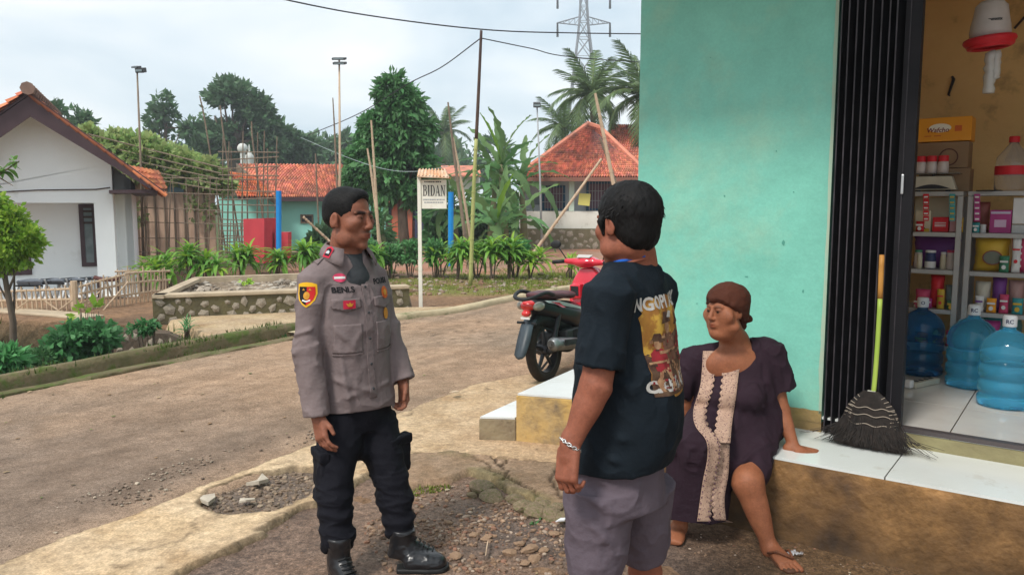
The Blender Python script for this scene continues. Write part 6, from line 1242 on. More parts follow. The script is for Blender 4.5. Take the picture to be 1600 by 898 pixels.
# big round tree far left, and its neighbours
Y = 62; tree('broadleaf_tree', 'large dark round topped tree far behind the scaffold', gz(368, Y), BL(Y, [(365, 158, 34, 32), (335, 190, 28, 30), (395, 180, 30, 30), (362, 195, 42, 26), (412, 205, 30, 26), (330, 215, 26, 24), (372, 222, 48, 22), (350, 165, 26, 26), (420, 225, 26, 20)]), 15000, .52, M_lfd, 11, tr=.55, clump=1.5, tone=(.5, 1.25), trunk_top=P(368, 190, Y))
tree('sparse_tree', 'thin sparse tree with open branches at the left horizon', gz(262, 58), BL(58, [(252, 160, 12, 12), (245, 185, 14, 14), (262, 182, 14, 18), (285, 192, 22, 12), (258, 205, 24, 12), (300, 205, 18, 14)]), 1100, .6, M_lfd, 12, tr=.22, clump=1.2, trunk_top=P(255, 160, 58))
tree('broadleaf_tree', 'dark green tree crown right of the large round tree', gz(450, 66), BL(66, [(430, 222, 34, 26), (462, 232, 34, 22), (440, 250, 44, 22), (485, 245, 22, 20)]), 9000, .55, M_lfd, 13, tr=.4, clump=1.6)
tree('broadleaf_tree', 'hazy low tree crown behind the turquoise house roof', gz(520, 85), BL(85, [(505, 232, 26, 18), (530, 228, 24, 18), (518, 248, 40, 16), (548, 240, 22, 18)]), 3000, .95, M_lfd, 14, tr=.4, clump=1.8, tone=(.7, 1.5))
tree('broadleaf_tree', 'dark green shrubby tree behind the bargeboard of the white house', gz(110, 48), BL(48, [(85, 178, 16, 12), (108, 184, 18, 12), (125, 192, 16, 10), (95, 200, 30, 20)]), 1700, .6, M_lfd, 15, tr=.3, clump=1)
for k, (x, w) in enumerate(((20, 60), (150, 55), (300, 50), (410, 40), (600, 50), (690, 36), (760, 44), (900, 60), (1010, 50))):
    YY = 95+8*(k % 3); tree('distant_tree', ['hazy distant tree behind the white house', 'hazy distant tree left of the sparse tree', 'hazy distant tree behind the large round tree', 'hazy distant tree between the two dark crowns', 'hazy distant tree behind the leafy round tree', 'hazy distant tree under the far coconut palm', 'hazy distant tree behind the banana plants', 'hazy distant tree behind the hipped roof', 'hazy distant tree behind the shop wall'][k], gz(x, YY), BL(YY, [(x-w*.4, 252, w*.5, 22), (x+w*.3, 246, w*.5, 26), (x, 262, w*.8, 24), (x+w*.7, 268, w*.4, 18), (x-w*.7, 270, w*.4, 18)]), 1500, 1.2, M_lfd, 30+k, tr=.4, clump=2.5, tone=(.6, 1.3), group='distant trees')
# leafy round tree in the middle
Y = 26; tree('rambutan_tree', 'tall leafy rounded tree in the centre of the village', gz(632, Y), BL(Y, [(614, 150, 26, 30), (622, 180, 38, 34), (592, 205, 30, 32), (640, 215, 34, 34), (612, 240, 46, 34), (575, 250, 34, 30), (650, 260, 30, 34), (600, 285, 52, 28), (560, 285, 26, 24), (640, 295, 38, 24), (635, 165, 22, 28), (590, 175, 18, 20), (658, 200, 20, 18)]), 30000, .27, M_lft, 16, tr=.2, clump=.55, tone=(.45, 1.5), droop=.9, aspect=2.6, inner=.45, trunk_top=P(622, 200, Y))
# dark undergrowth behind the court
for k, (x, Yb, w, h, n, mm, lb_) in enumerate(((575, 33, 30, 26, 1500, M_lft, 'mid green shrub behind the officer\'s face'), (512, 25, 22, 18, 1300, M_lfd, 'round dark shrub before the turquoise house wall'), (690, 30, 34, 30, 2200, M_lft, 'dense green shrub behind the BIDAN sign'), (745, 29, 34, 30, 2300, M_lfd, 'dense dark shrub under the banana leaves'), (790, 31, 32, 36, 2300, M_lft, 'tall green shrub beside the cream house'), (655, 42, 22, 30, 1300, M_lfd, 'dark shrub between orange house and sign'))):
    yb = 321+1920/Yb; b = [(x-w*.5, yb-h*.9, w*.6, h*.8), (x+w*.5, yb-h*.8, w*.6, h*.8), (x, yb-h*1.3, w*.7, h*.8), (x, yb-h*.4, w, h*.5)]; tree('shrub', lb_, gz(x, Yb), BL(Yb, b), n, .4, mm, 50+k, tr=.06, cat='shrub', clump=.7, tone=(.5, 1.4))
# round topiary shrub by the white house, near left
Yt = 9.6; tt_ = tree('garden_tree', 'small bright green garden tree in front of the white house at the left edge', V(P(5, 400, Yt).x, Yt, -.6), BL(Yt, [(18, 372, 36, 34), (-12, 350, 34, 40), (28, 392, 32, 26), (-20, 400, 38, 30), (45, 376, 20, 22), (20, 345, 22, 22), (-10, 312, 18, 14)]), 11000, .07, M_lfy, 17, tr=.05, clump=.16, tone=(.4, 1.3), aspect=1.9, inner=.35)
tb = thing('young_tree', 'thin branch with broad green leaves reaching in at the left edge', 'tree', V(P(-40, 400, 9.0).x, 9.0, -.6)); mb = MB(); q = [wloc(tb), P(-40, 300, 9.0), P(-5, 275, 9.0), P(30, 252, 9.0)]; mb.tube(q, [.03, .02, .012, .006], n=6); mb.tube([q[2], P(20, 290, 8.9)], [.01, .004], n=5); mb.build('trunk', M_bark, tb)
def leafmesh(name, Lh, W, m, bend, seg=6, fold=.25, rib=False, tip=.0, wav=0.0, seed=0):
    r = random.Random(seed); vs = []; fs = []; cs = []
    for i in range(seg+1):
        t = i/seg; w = W*(math.sin(math.pi*min(1, t*.92+.06))**.7)*(1-.25*t)+.002; x = Lh*math.sin(bend*t)/bend if bend else Lh*t; z = Lh*(1-math.cos(bend*t))/bend*-1 if bend else 0; wv = wav*math.sin(i*2.4+seed)
        vs += [(-w/2, x, z+w*fold+wv), (0, x, z), (w/2, x, z+w*fold-wv)]
    for i in range(seg): fs += [(3*i, 3*i+1, 3*i+4, 3*i+3), (3*i+1, 3*i+2, 3*i+5, 3*i+4)]
    me = bpy.data.meshes.new(name); me.from_pydata(vs, [], fs); me.materials.append(m); tn = r.uniform(.75, 1.25)
    ca = me.color_attributes.new('col', 'FLOAT_COLOR', 'CORNER'); c = np.ones((len(me.loops), 4), np.float32); c[:, :3] = (tn*r.uniform(.9, 1.25), tn, tn*.9); ca.data.foreach_set('color', c.ravel())
    me.polygons.foreach_set('use_smooth', [True]*len(me.polygons)); return me
def leaf(me, t, p, az, el, sc, roll=0, name='leaf'):
    o = inst(me, name, t, p); o.rotation_mode = 'XYZ'; o.rotation_euler = (el, roll, az); o.scale = (sc,)*3 if not hasattr(sc, '__len__') else sc; return o
yl = [leafmesh('leaf', .22, .075, leafmat('broad_leaf', (.10, .24, .06)), .9, 4, seed=k) for k in range(3)]
r = random.Random(4)
for k in range(26): p = q[1].lerp(q[3], r.random()) if k % 2 else q[2].lerp(q[3], r.random()); leaf(r.choice(yl), tb, p+V(0, 0, r.uniform(-.03, .05)), r.uniform(0, 6.28), r.uniform(-.3, .6), r.uniform(.7, 1.2))
# ---- dracaena / cordyline rosettes
DL = [leafmesh('leaf', .48, .085, M_lf, b, 6, seed=k) for k, b in enumerate((1.0, 1.5, 2.0, 1.3, 1.8))]
DLy = [leafmesh('leaf', .48, .085, M_lfy, b, 6, seed=k+9) for k, b in enumerate((.8, 1.2, 1.5))]
DLs = [leafmesh('leaf', .26, .035, M_lfg, b, 4, seed=k+19) for k, b in enumerate((1.0, 1.6))]
def dracaena(label, px, Y, h, heads, seed, sc=1.0, nl=24, ms=None, spread=.25, group='dracaena plants along the court', z=0, cat='plant', name='dracaena_plant', up=0.0, sw=.018):
    r = random.Random(seed); b = gz(px, Y, z); t = thing(name, label, cat, b, group); ms = ms or DL
    for k in range(heads):
        a = r.uniform(0, 6.28); hh = h*r.uniform(.62, 1.0); top = b+V(math.cos(a)*spread*r.random(), math.sin(a)*spread*.5, hh*.62); MB().tube([b+V(math.cos(a)*.04, 0, 0), b.lerp(top, .5)+V(r.uniform(-.03, .03), 0, 0), top], [sw, sw*.85, sw*.7], n=6).build('stem', M_bark, t)
        for i in range(nl):
            f = i/nl; el = 1.25-1.15*f+r.uniform(-.15, .15)+up; leaf(r.choice(ms), t, top+V(0, 0, .16*sc*(1-f)-.10*sc), i*2.4+r.uniform(-.3, .3), el, sc*r.uniform(.75, 1.1)*(.7+.4*min(1, f*2)))
    return t
dp = [(222, 16.6, .75, 2), (262, 14.8, .95, 3), (288, 14.6, 1.15, 3), (318, 14.4, .85, 3), (372, 15.4, 1.0, 4), (425, 15.6, .85, 3), (478, 15.8, 1.0, 4), (503, 16.4, .9, 3), (572, 16.5, .85, 3), (595, 17.2, .85, 3), (688, 17.0, .9, 3), (712, 16.6, 1.05, 4), (745, 16.8, 1.1, 4), (768, 16.6, 1.05, 4), (795, 16.7, 1.1, 4), (826, 16.8, .85, 3), (885, 16.8, .5, 1)]
wl = ['nearest the white house corner', 'left of the tallest dracaena by the fence', 'tallest of the group behind the bamboo fence', 'right of the tallest dracaena by the fence', 'below the red wall, left one', 'below the red wall, right one', 'just left of the officer', 'touching the officer\'s shoulder', 'just right of the officer\'s face', 'second from the officer on his right', 'right after the BIDAN sign post', 'between sign and tall bamboo pole', 'directly behind the tall bamboo pole', 'first right of the tall bamboo pole', 'second right of the tall bamboo pole', 'at the right end of the thick row', 'small one by the motorcycle mirror']
for k, (px, Yd, h, hd) in enumerate(dp): dracaena('green dracaena plant '+wl[k], px, Yd, h*1.12, hd, 100+k, sc=.95 if k < 16 else .8, nl=26, ms=DL+DLy[:1] if k not in (15, 16) else DLy+DL[:1], spread=.3, up=.25 if k == 16 else 0, z=-.1 if k < 3 else 0)
def bush(name, label, px, py, Y, rx, ry, n, size, m, seed, z=0, **k):
    kk = Y/1200; c = P(px, py, Y); b = V(c.x, c.y, z); t = thing(name, label, 'bush', b, None); mb = MB(); r = random.Random(seed)
    for i in range(9): a = r.uniform(0, 6.28); mb.tube([b+V(math.cos(a)*.05, math.sin(a)*.05, 0), c+V(math.cos(a)*rx*kk*.6, math.sin(a)*rx*kk*.4, ry*kk*.4)], [.012, .004], n=4)
    mb.build('stems', M_bark, t)['kind'] = 'stuff'
    bl = [(c+V(r.uniform(-.5, .5)*rx*kk, r.uniform(-.3, .3)*rx*kk, r.uniform(-.4, .35)*ry*kk), (rx*kk*.55, rx*kk*.5, ry*kk*.6)) for _ in range(6)]
    k.setdefault('tone', (.5, 1.35)); crown('foliage', m, t, bl, n, size, seed, clump=k.pop('clump', .2), inner=.3, **k); return t
# hedge of fine leaved shrubs
for k, (px, rx) in enumerate(((584, 16), (610, 26), (640, 22), (680, 16), (805, 22))): bush('fine_leaved_shrub', 'low fine leaved shrub '+['behind the officer\'s collar', 'to the left of the sign post', 'just left of the sign post base', 'just right of the sign post', 'under the right dracaenas'][k], px, 392, 17.0, rx, 20, 1700, .10, M_lft if k < 4 else M_lfg, 200+k, tone=(.6, 1.6))
# bank garden by the kerb
BZ = -.55
bush('cassava_bush', 'large dark green lobed bush growing behind the mossy kerb', 125, 533, 9.0, 62, 40, 2400, .10, M_lfg, 210, z=BZ, aspect=1.6, tone=(.45, 1.3), clump=.15)
bush('yellow_green_bush', 'bright yellow green leafy shoots above the dark bush by the fence', 140, 495, 9.8, 24, 22, 420, .13, M_lfy, 211, z=BZ, aspect=2)
bush('green_bush', 'small bush hanging over the low stone wall beside the path', 228, 508, 9.0, 24, 14, 800, .07, M_lfg, 212, z=BZ+.1, clump=.12)
bush('green_bush', 'pale green plant at the left frame edge behind the kerb', 8, 562, 8.0, 34, 20, 700, .12, M_lfg, 213, z=BZ, tone=(.8, 1.7))
bush('green_bush', 'dim low weeds between the left edge plant and the dark bush', 55, 560, 8.6, 34, 14, 700, .06, M_lft, 214, z=BZ)
bush('bright_herb', 'bright lime herb growing on the rubble of the planter', 385, 440, 12.5, 12, 5, 260, .06, M_lfy, 215, z=.3, tone=(.9, 1.6))
bush('green_bush', 'low weeds under the end of the kerb beside the officer\'s sleeve', 432, 530, 9.1, 22, 7, 420, .05, M_lft, 216, z=0)
bush('yellow_green_bush', 'lime leafed shoot before the court at the right, by the motorcycle', 893, 405, 16.9, 12, 10, 120, .14, M_lfy, 217, z=0, aspect=3)
dracaena('tuft of narrow upright leaves beside the path behind the kerb', 285, 9.15, .28, 4, 300, sc=.7, nl=7, ms=DLs, spread=.3, group=None, cat='plant', name='sansevieria_plant', up=.35)
# grass and weeds
def grass(name, poly, n, h, m, seed, hf, kindn='grass', tone=(.6, 1.4), parent=None):
    r = np.random.default_rng(seed); xs = [p[0] for p in poly]; ys = [p[1] for p in poly]; x = r.uniform(min(xs), max(xs), n*5); y = r.uniform(min(ys), max(ys), n*5); ok = (sdpoly(x, y, poly) < 0) & (r.random(n*5) < sm(fb2(x, y, 2, seed), .40, .6)); x = x[ok][:n]; y = y[ok][:n]; n = len(x)
    z = hf(x, y); a = r.random(n)*6.28; L_ = h*(.4+r.random(n)); w = .006+.25*h*.12; dx, dy = np.cos(a), np.sin(a); ln = r.random(n)*.6
    v0 = np.stack([x-dy*w, y+dx*w, z], 1); v1 = np.stack([x+dy*w, y-dx*w, z], 1); v2 = np.stack([x+dx*L_*ln, y+dy*L_*ln, z+L_], 1); v = np.stack([v0, v1, v2], 1).reshape(-1, 3)
    t = tone[0]+(tone[1]-tone[0])*r.random(n); c = np.repeat(np.stack([t*1.15, t, t*.8], 1), 3, 0); return tag(mesh_obj(name, v, np.arange(3*n).reshape(-1, 3), m, parent, vert_col=c, origin=(0, 0, 0)), kind='stuff')
M_gr = leafmat('grass_blade', (.17, .24, .05), .3); M_gd = leafmat('dark_grass_blade', (.06, .11, .025), .3)
Hn = lambda x, y: H(x, y)
grass('grass', GRASS, 7000, .05, M_gr, 61, Hn); grass('grass', [(-4.9, 5.6), (-2.2, 10.2), (-2.0, 10.2), (-4.4, 5.6)], 1500, .035, M_gd, 62, lambda x, y: Hn(x, y)+.03)
grass('grass', [K0.xy, (K0+kn*.3).xy, (G(458, 527)+kn*.3).xy, G(458, 527).xy], 900, .05, M_gd, 63, lambda x, y: .15+0*x)
grass('weeds', DITCH, 5000, .12, M_gd, 64, Hn); grass('weeds', gpoly([(780, 420), (880, 420), (900, 450), (760, 455)]), 900, .08, M_gr, 65, Hn)
grass('weeds', [(-2.2, 9.2), (-.2, 12.6), (0, 12.4), (-2.0, 8.9)], 500, .035, M_gr, 66, Hn)
wd = G(838, 818); tag(bpy.data.objects.new('x', None), 'x') if False else None
bush('small_weed', 'tiny green weed by the mossy stones near the man in shorts', 838, 818, wd.y, 12, 5, 160, .022, M_lft, 218, z=0, clump=.03, tone=(.8, 1.6))
grass('weeds', gpoly([(640, 765), (700, 750), (720, 760), (640, 780)]), 160, .02, M_gr, 67, Hn)
# ---- vine trellis slope
vt = thing('vine_trellis', 'sloping bamboo trellis covered with climbing gourd vines', 'trellis', gz(230, 24)); bl = []
for px, y0, y1 in ((85, 192, 225), (110, 195, 235), (140, 200, 245), (170, 204, 258), (200, 208, 268), (230, 212, 278), (260, 222, 286), (290, 238, 290), (320, 250, 292), (345, 268, 300), (125, 215, 250), (215, 235, 285)):
    bl += BL(24, [(px, (y0+y1)/2, 24, (y1-y0)/2)])
crown('vine_foliage', M_lfv, vt, bl, 20000, .20, 21, clump=.35, tone=(.5, 1.5), aspect=1.3, inner=.2, droop=.2)
for px, y in ((150, 205), (215, 212), (270, 228), (318, 252)): MB().tube([gz(px, 24.2), P(px, y, 24.2)], .035, n=6).build('post', M_bamboo_o, vt)
for k in range(5): MB().tube([P(100, 200+14*k, 23.6), P(345, 262+9*k, 23.2)], .02, n=5).build('rail', M_bamboo_o, vt)
for px, y0, y1 in ((218, 300, 355), (300, 300, 340), (326, 300, 350)): crown('hanging_vine', M_lfv, vt, BL(23.7, [(px, (y0+y1)/2, 5, (y1-y0)/2)]), 90, .18, px, clump=.2, tone=(.3, .8))
# ---- banana plants
BLf = [leafmesh('leaf', 2.3, .40, M_lfb, b, 14, fold=.22, wav=.06, seed=k+40) for k, b in enumerate((.7, 1.2, 1.7, 2.2))]
BLy = leafmesh('leaf', 2.1, .40, leafmat('young_banana_leaf', (.22, .42, .06), .5, .4), .35, 9, fold=.3, wav=.03, seed=45)
def split_edges(me, seed):
    r = random.Random(seed); n = len(me.vertices)//3
    for i in range(2, n-1):
        for q in (0, 2):
            if r.random() < .45: v = me.vertices[3*i+q]; c = me.vertices[3*i+1]; v.co = v.co.lerp(c.co, r.uniform(.3, .7))
for k, me in enumerate(BLf): split_edges(me, k)
def banana(label, px, Y, h, n, seed, sc=1, young=False):
    r = random.Random(seed); b = gz(px, Y); t = thing('banana_plant', label, 'banana plant', b, 'banana plants beside the cream house'); top = b+V(r.uniform(-.2, .2), 0, h); MB().tube([b, b.lerp(top, .5), top], [.15, .12, .07], n=9).build('trunk', mat('banana_stem', (.20, .22, .10), (.14, .12, .07), scale=3, rough=.8) if 'banana_stem' not in bpy.data.materials else bpy.data.materials['banana_stem'], t, smooth=True)
    n = n+5
    for i in range(n): leaf(BLf[min(3, int(i*4/n))], t, top+V(0, 0, -.02*i), i*2.4+r.uniform(-.4, .4), 1.35-1.25*i/n+r.uniform(-.2, .2), sc*r.uniform(.75, 1.1), r.uniform(-.5, .5))
    if young: leaf(BLy, t, top, r.uniform(0, 6), 1.35, sc*.9)
for a in (('tallest banana plant with upright leaves against the sky', 790, 25, 2.9, 9, 1, .95, True), ('banana plant with arching leaves left of the tallest', 765, 26, 2.3, 8, 2, .95), ('banana plant leaning toward the coconut palm', 820, 26.5, 2.5, 8, 3, .9), ('banana plant with low drooping leaves behind the blue post', 735, 24, 1.3, 7, 4, .8), ('young banana plant with bright leaf over the dark shrub', 775, 22.5, 1.1, 7, 5, .8, True), ('banana plant beside the cream house wall', 800, 23.5, 1.2, 7, 6, .75), ('small banana plant behind the officer\'s face', 600, 27, .6, 6, 7, .55), ('banana plant seen low behind the BIDAN sign', 712, 27, 1.7, 7, 8, .8)): banana(*a)
# ---- coconut palms
def frond_mesh(name, Lh, m, bend, seed, nl=32, ll=.85):
    r = random.Random(seed); mb = MB(); pts = [V(0, Lh*math.sin(bend*t)/bend, -Lh*(1-math.cos(bend*t))/bend) for t in np.linspace(0, 1, nl)]; mb.tube(pts[::3], [.035-.028*i/len(pts[::3]) for i in range(len(pts[::3]))], n=4, col=(1.6, 1.3, .9))
    for i in range(2, nl):
        p = pts[i]; d = (pts[i]-pts[i-1]).normalized(); t = i/nl; L_ = ll*math.sin(math.pi*(t*.8+.15))**.6
        for s in (-1, 1):
            tipv = p+V(s*.75, 0, 0)*L_+d*L_*.55+V(0, 0, -L_*r.uniform(.35, .75)); q = r.uniform(.65, 1.3); w = d*.055; mb.add([p-w, p+w, p.lerp(tipv, .6)+w*.8+V(0, 0, .05), tipv, p.lerp(tipv, .6)-w*.8+V(0, 0, .05)], [(0, 1, 2, 3, 4)], (q, q, q*.9))
    o = mb.build(name, m, None, origin=(0, 0, 0)); me = o.data; bpy.data.objects.remove(o); return me
FR = [frond_mesh('frond', 3.6, M_lfp, b, 60+k) for k, b in enumerate((.7, 1.1, 1.6, 2.1))]
def palm(label, px, py, Y, n, sc, seed, tr=.14, lean=0):
    r = random.Random(seed); c = P(px, py, Y); b = gz(px+lean, Y); t = thing('coconut_palm', label, 'palm tree', b); MB().tube(cr([b, b.lerp(c, .5)+V(.15, 0, 0), c], 6), tr, n=8).build('trunk', mat('palm_trunk%d' % 0, (.22, .18, .14), (.15, .12, .09), scale=5, rough=.9) if not bpy.data.materials.get('palm_trunk0') else bpy.data.materials['palm_trunk0'], t)
    for i in range(n): leaf(FR[min(3, int(i*4/n))], t, c, i*2.4+r.uniform(-.3, .3), 1.3-1.55*i/n+r.uniform(-.12, .12), sc*r.uniform(.85, 1.1), name='frond')
    nu = MB()
    for k in range(6): a = k*1.05; nu.lathe([(0, -.13), (.11, -.05), (.12, .03), (0, .13)], c+V(math.cos(a)*.25, math.sin(a)*.25, -.25), n=7)
    nu.build('coconuts', M_lfv, t)
palm('coconut palm with full crown above the hipped roof', 925, 148, 40, 26, .78, 1); palm('coconut palm partly cut off by the shop wall', 1006, 150, 38, 24, .80, 2); palm('hazy small coconut palm between the round tree and the banana plants', 692, 208, 75, 20, 1.0, 3, tr=.2); palm('coconut palm crown low behind the banana leaves', 880, 200, 44, 18, .68, 4)
# young green bamboo clump tips near dracaenas: none else
# ---- haze in the air
hz_ = MB().box((0, 150, 40), (700, 420, 84)).build('haze', M_white); hz_.data.materials.clear()
hm = bpy.data.materials.new('haze_air'); hm.use_nodes = True; hnt = hm.node_tree; hnt.nodes.remove(hnt.nodes['Principled BSDF']); pv = hnt.nodes.new('ShaderNodeVolumePrincipled'); pv.inputs['Color'].default_value = (.88, .93, 1, 1); pv.inputs['Density'].default_value = .0013
hnt.links.new(pv.outputs[0], hnt.nodes['Material Output'].inputs['Volume']); hz_.data.materials.append(hm); hz_['kind'] = 'stuff'
# ================================================================ people
def skinmat(n, c, c2): return mat(n, c, c2, scale=9, rough=.60, spec=.35, bump=.18, bscale=90, attr=True, sss=.06, speck=((40, .90), (130, .92)))
M_sk1 = skinmat('brown_skin', (.27, .105, .062), (.22, .08, .046)); M_sk2 = skinmat('tan_skin', (.29, .10, .058), (.235, .078, .044)); M_sk3 = skinmat('warm_brown_skin', (.31, .115, .055), (.25, .088, .042))
def cloth(n, c, c2=None, sc=6, r=.85, b=.30, bs=34, **k): return mat(n, c, c2 or tuple(x*.86 for x in c), scale=sc, rough=r, spec=.2, bump=b, bscale=bs, attr=True, **k)
M_uni = cloth('taupe_uniform_cloth', (.20, .157, .155)); M_tr = cloth('black_navy_trouser_cloth', (.006, .006, .010)); M_boot = mat('black_boot_leather', (.012, .012, .014), rough=.28, spec=.6, bump=.1, bscale=60)
M_tee = cloth('charcoal_teal_tshirt', (.0075, .013, .019)); M_sht = cloth('grey_purple_shorts_cloth', (.12, .095, .115)); M_und = cloth('grey_undershirt', (.05, .055, .06))
M_dr = cloth('dark_plum_dress_cloth', (.027, .014, .022)); M_scarf = cloth('brown_headscarf', (.080, .026, .015), sc=10)
M_hair = mat('black_hair', (.004, .004, .004), (.010, .009, .009), scale=60, rough=.6, bump=.8, bscale=200, spec=.18, stretch=(1, 1, .35))
M_eyew = mat('eye_white', (.36, .31, .28), rough=.3); M_iris = mat('dark_iris', (.012, .008, .006), rough=.15)
def frame(fwd, up=(0, 0, 1)):
    f = np.array(fwd, float); f /= np.linalg.norm(f); u = np.array(up, float); u = u-f*(u@f); u /= np.linalg.norm(u); r = np.cross(f, u); return np.stack([r, f, u], 1)   # columns right, forward, up
def head(S, c, M, s=1.0, k=.012, female=False, fat=0.0, mouth_open=0.0, smile=0.0, chin2=0.0):
    c = np.array(c, float); W = lambda x, y, z: c+M@(np.array((x, y, z), float)*s)
    S.ell(W(0, -.014, .035), np.array((.075, .097, .083))*s, M, k); S.ell(W(0, .022, -.025), np.array((.063+fat*.6, .066, .088))*s, M, .02)
    S.ell(W(0, .030, -.075), np.array((.050+fat, .052, .043+fat*.5))*s, M, .02); S.ell(W(0, .070, -.104), np.array((.022, .017, .016))*s, M, .015)
    for q in (-1, 1):
        S.ell(W(q*.042, .052, -.022), np.array((.026+fat, .026, .024+fat*.6))*s, M, .02); S.ell(W(q*.052, .018, -.075), np.array((.018+fat, .035, .03))*s, M, .02)
        S.ell(W(q*.031, .096, .006), np.array((.019, .015, .012))*s, M, .010, 's'); S.ell(W(q*.031, .0735, .003), np.array((.016, .0135, .012))*s, M, .004)
        S.cap(W(q*.014, .087, .026), W(q*.050, .073, .025), .0058*s, .005*s, .012)
        S.ell(W(q*.031, .0775, .0115), np.array((.0165, .0122, .0072))*s, M, .003); S.ell(W(q*.031, .0765, -.0075), np.array((.0160, .0110, .0065))*s, M, .005); S.ell(W(q*(.038), .070+.0, -.016+smile), np.array((.020, .020, .016))*s*(1 if smile else .01), M, .015)
        S.ell(W(q*.013, .094, -.033), np.array((.0085, .0095, .0075))*s, M, .006)
        S.ell(W(q*.079, -.008, -.006), np.array((.007, .019, .031))*s, M@np.array(((1, 0, 0), (0, .95, .25), (0, -.25, .95))), .006); S.ell(W(q*.087, -.004, -.002), np.array((.006, .010, .018))*s, M, .004, 's')
        S.cap(W(q*.074, .004, -.03), W(q*.078, .002, -.015), .006*s, .006*s, .006)
    S.cap(W(0, .084, .020), W(0, .104, -.024), .0075*s, .0115*s, .010); S.ell(W(0, .105, -.028), np.array((.0115, .0105, .010))*s, M, .006)
    S.ell(W(0, .080, -.060), np.array((.028, .017, .020))*s, M, .014)
    S.cap(W(-.017, .0905, -.059), W(0, .0955, -.0565), .0042*s, .0055*s, .004); S.cap(W(.017, .0905, -.059), W(0, .0955, -.0565), .0042*s, .0055*s, .004)
    S.cap(W(-.014, .089, -.0705), W(.014, .089, -.0705), .0058*s, .0058*s, .006); S.cap(W(0, .094, -.0705), W(0, .0935, -.0708), .005*s, .005*s, .005)
    S.cap(W(-.023, .092, -.0645+smile), W(0, .102, -.0640), .0016*s+mouth_open, .0018*s+mouth_open, .003, 's'); S.cap(W(.023, .092, -.0645+smile), W(0, .102, -.0640), .0016*s+mouth_open, .0018*s+mouth_open, .003, 's')
    if chin2: S.ell(W(0, .030, -.112), np.array((.056, .052, .034))*s, M, .03)
    return W
def headcols(vs, c, M, s, brow=1.0, stache=0.0, stubble=0.0, hairline=False):
    L_ = ((vs-np.array(c))@M)/s; x, y, z = L_[:, 0], L_[:, 1], L_[:, 2]; col = np.ones((len(vs), 3)); near = np.linalg.norm(L_, axis=1) < .2
    def blend(m, t): col[:] = col*(1-m[:, None])+np.array(t)*m[:, None]
    fr = near & (y > .03)
    b = fr*np.exp(-((np.abs(x)-.031)/.019)**4-((z-.0270+.12*np.abs(np.abs(x)-.031))/.0085)**2)*brow*1.3; blend(np.clip(b, 0, 1), (.06, .05, .05))
    l = fr*np.exp(-(x/.021)**4-((z+.065)/.0105)**4)*(y > .07); blend(np.clip(l, 0, 1)*.75, (.72, .42, .42))
    if stache: m = fr*np.exp(-(x/.026)**4-((z+.048)/.0055)**2)*(y > .07)*stache; blend(np.clip(m, 0, 1), (.22, .22, .23))
    if stubble: m = fr*np.exp(-((z+.10)/.035)**4)*(y > .01)*stubble; blend(np.clip(m, 0, 1), (.55, .55, .58))
    e = fr*np.exp(-((np.abs(x)-.031)/.021)**2-((z-.004)/.012)**2)*.75; blend(np.clip(e, 0, 1), (.36, .31, .32))  # eye-socket shadow painted into the skin
    l2 = near*np.exp(-((np.abs(x)-.083)/.010)**2-((y+.006)/.016)**2-((z+.004)/.022)**2)*.3; blend(np.clip(l2, 0, 1), (.8, .6, .55))
    return col
def eyes(parent, c, M, s, look=(0, 0)):
    for q in (-1, 1):
        p = V(*(np.array(c)+M@(np.array((q*.031, .0775, .0035))*s))); o = MB().lathe([(.0108*s*math.sin(a), .0108*s*math.cos(a)) for a in np.linspace(.01, math.pi-.01, 10)], p, n=14).build('eye', M_eyew, parent, smooth=True)
        f = V(*(M[:, 1]+M[:, 0]*look[0]+M[:, 2]*look[1])).normalized(); A = f.to_track_quat('Z', 'Y').to_matrix(); MB().lathe([(.0001, .0112*s), (.0035*s, .0110*s), (.0072*s, .0092*s)], p, n=14, ax=A, caps=False).build('iris', M_iris, o, smooth=True)
def hand(S, W, d, back, side, s=1.0, curl=(.35, .45, .55, .6), thumb=.5, k=.004, spread=.05, k2=None, thumb_in=.3):
    """W wrist, d pointing to the fingers, back = back of the hand, side = towards the thumb"""
    W = np.array(W, float); d = np.array(d, float); d /= np.linalg.norm(d); n = np.array(back, float); n = n-d*(n@d); n /= np.linalg.norm(n); l = np.cross(d, n); l = l if l@np.array(side, float) > 0 else -l
    M = np.stack([l, d, n], 1); S.rbox(W+d*.046*s, np.array((.041, .050, .0135))*s, M, .012*s, .012); S.ell(W+d*.02*s+l*.018*s-n*.006*s, np.array((.020, .032, .014))*s, M, .01); S.cap(W-d*.03*s, W+d*.02*s, .025*s, .024*s, .015)
    for i, (o, Ln) in enumerate(((.0315, .072), (.0108, .080), (-.0105, .074), (-.0305, .058))):
        p = W+d*(.090-.004*abs(i-1.2))*s+l*o*s; a = curl[i]; dd = d*math.cos(spread*(1.2-i))+l*math.sin(spread*(1.2-i)); r = (.0088 if i < 3 else .0076)*s
        for j, fr_ in enumerate((.45, .30, .25)):
            ang = a*(.7+.5*j) if j == 0 else a*(1.0+.9*j); q = p+(dd*math.cos(ang)-n*math.sin(ang))*Ln*fr_*s; S.cap(p, q, r, r*.93, k if j else .007); p = q; r *= .93
    p = W+d*.026*s+l*.034*s-n*.006*s; t1 = d*.72+l*(.62*thumb+.15)-n*thumb_in; t1 /= np.linalg.norm(t1); q = p+t1*.036*s; S.cap(p, q, .0125*s, .0105*s, .010); t2 = d*.92+l*(.2*thumb)-n*thumb_in*.9; t2 /= np.linalg.norm(t2); S.cap(q, q+t2*.030*s, .0102*s, .0085*s, .004)
def ppl(px, py, Y): return np.array(P(px, py, Y))
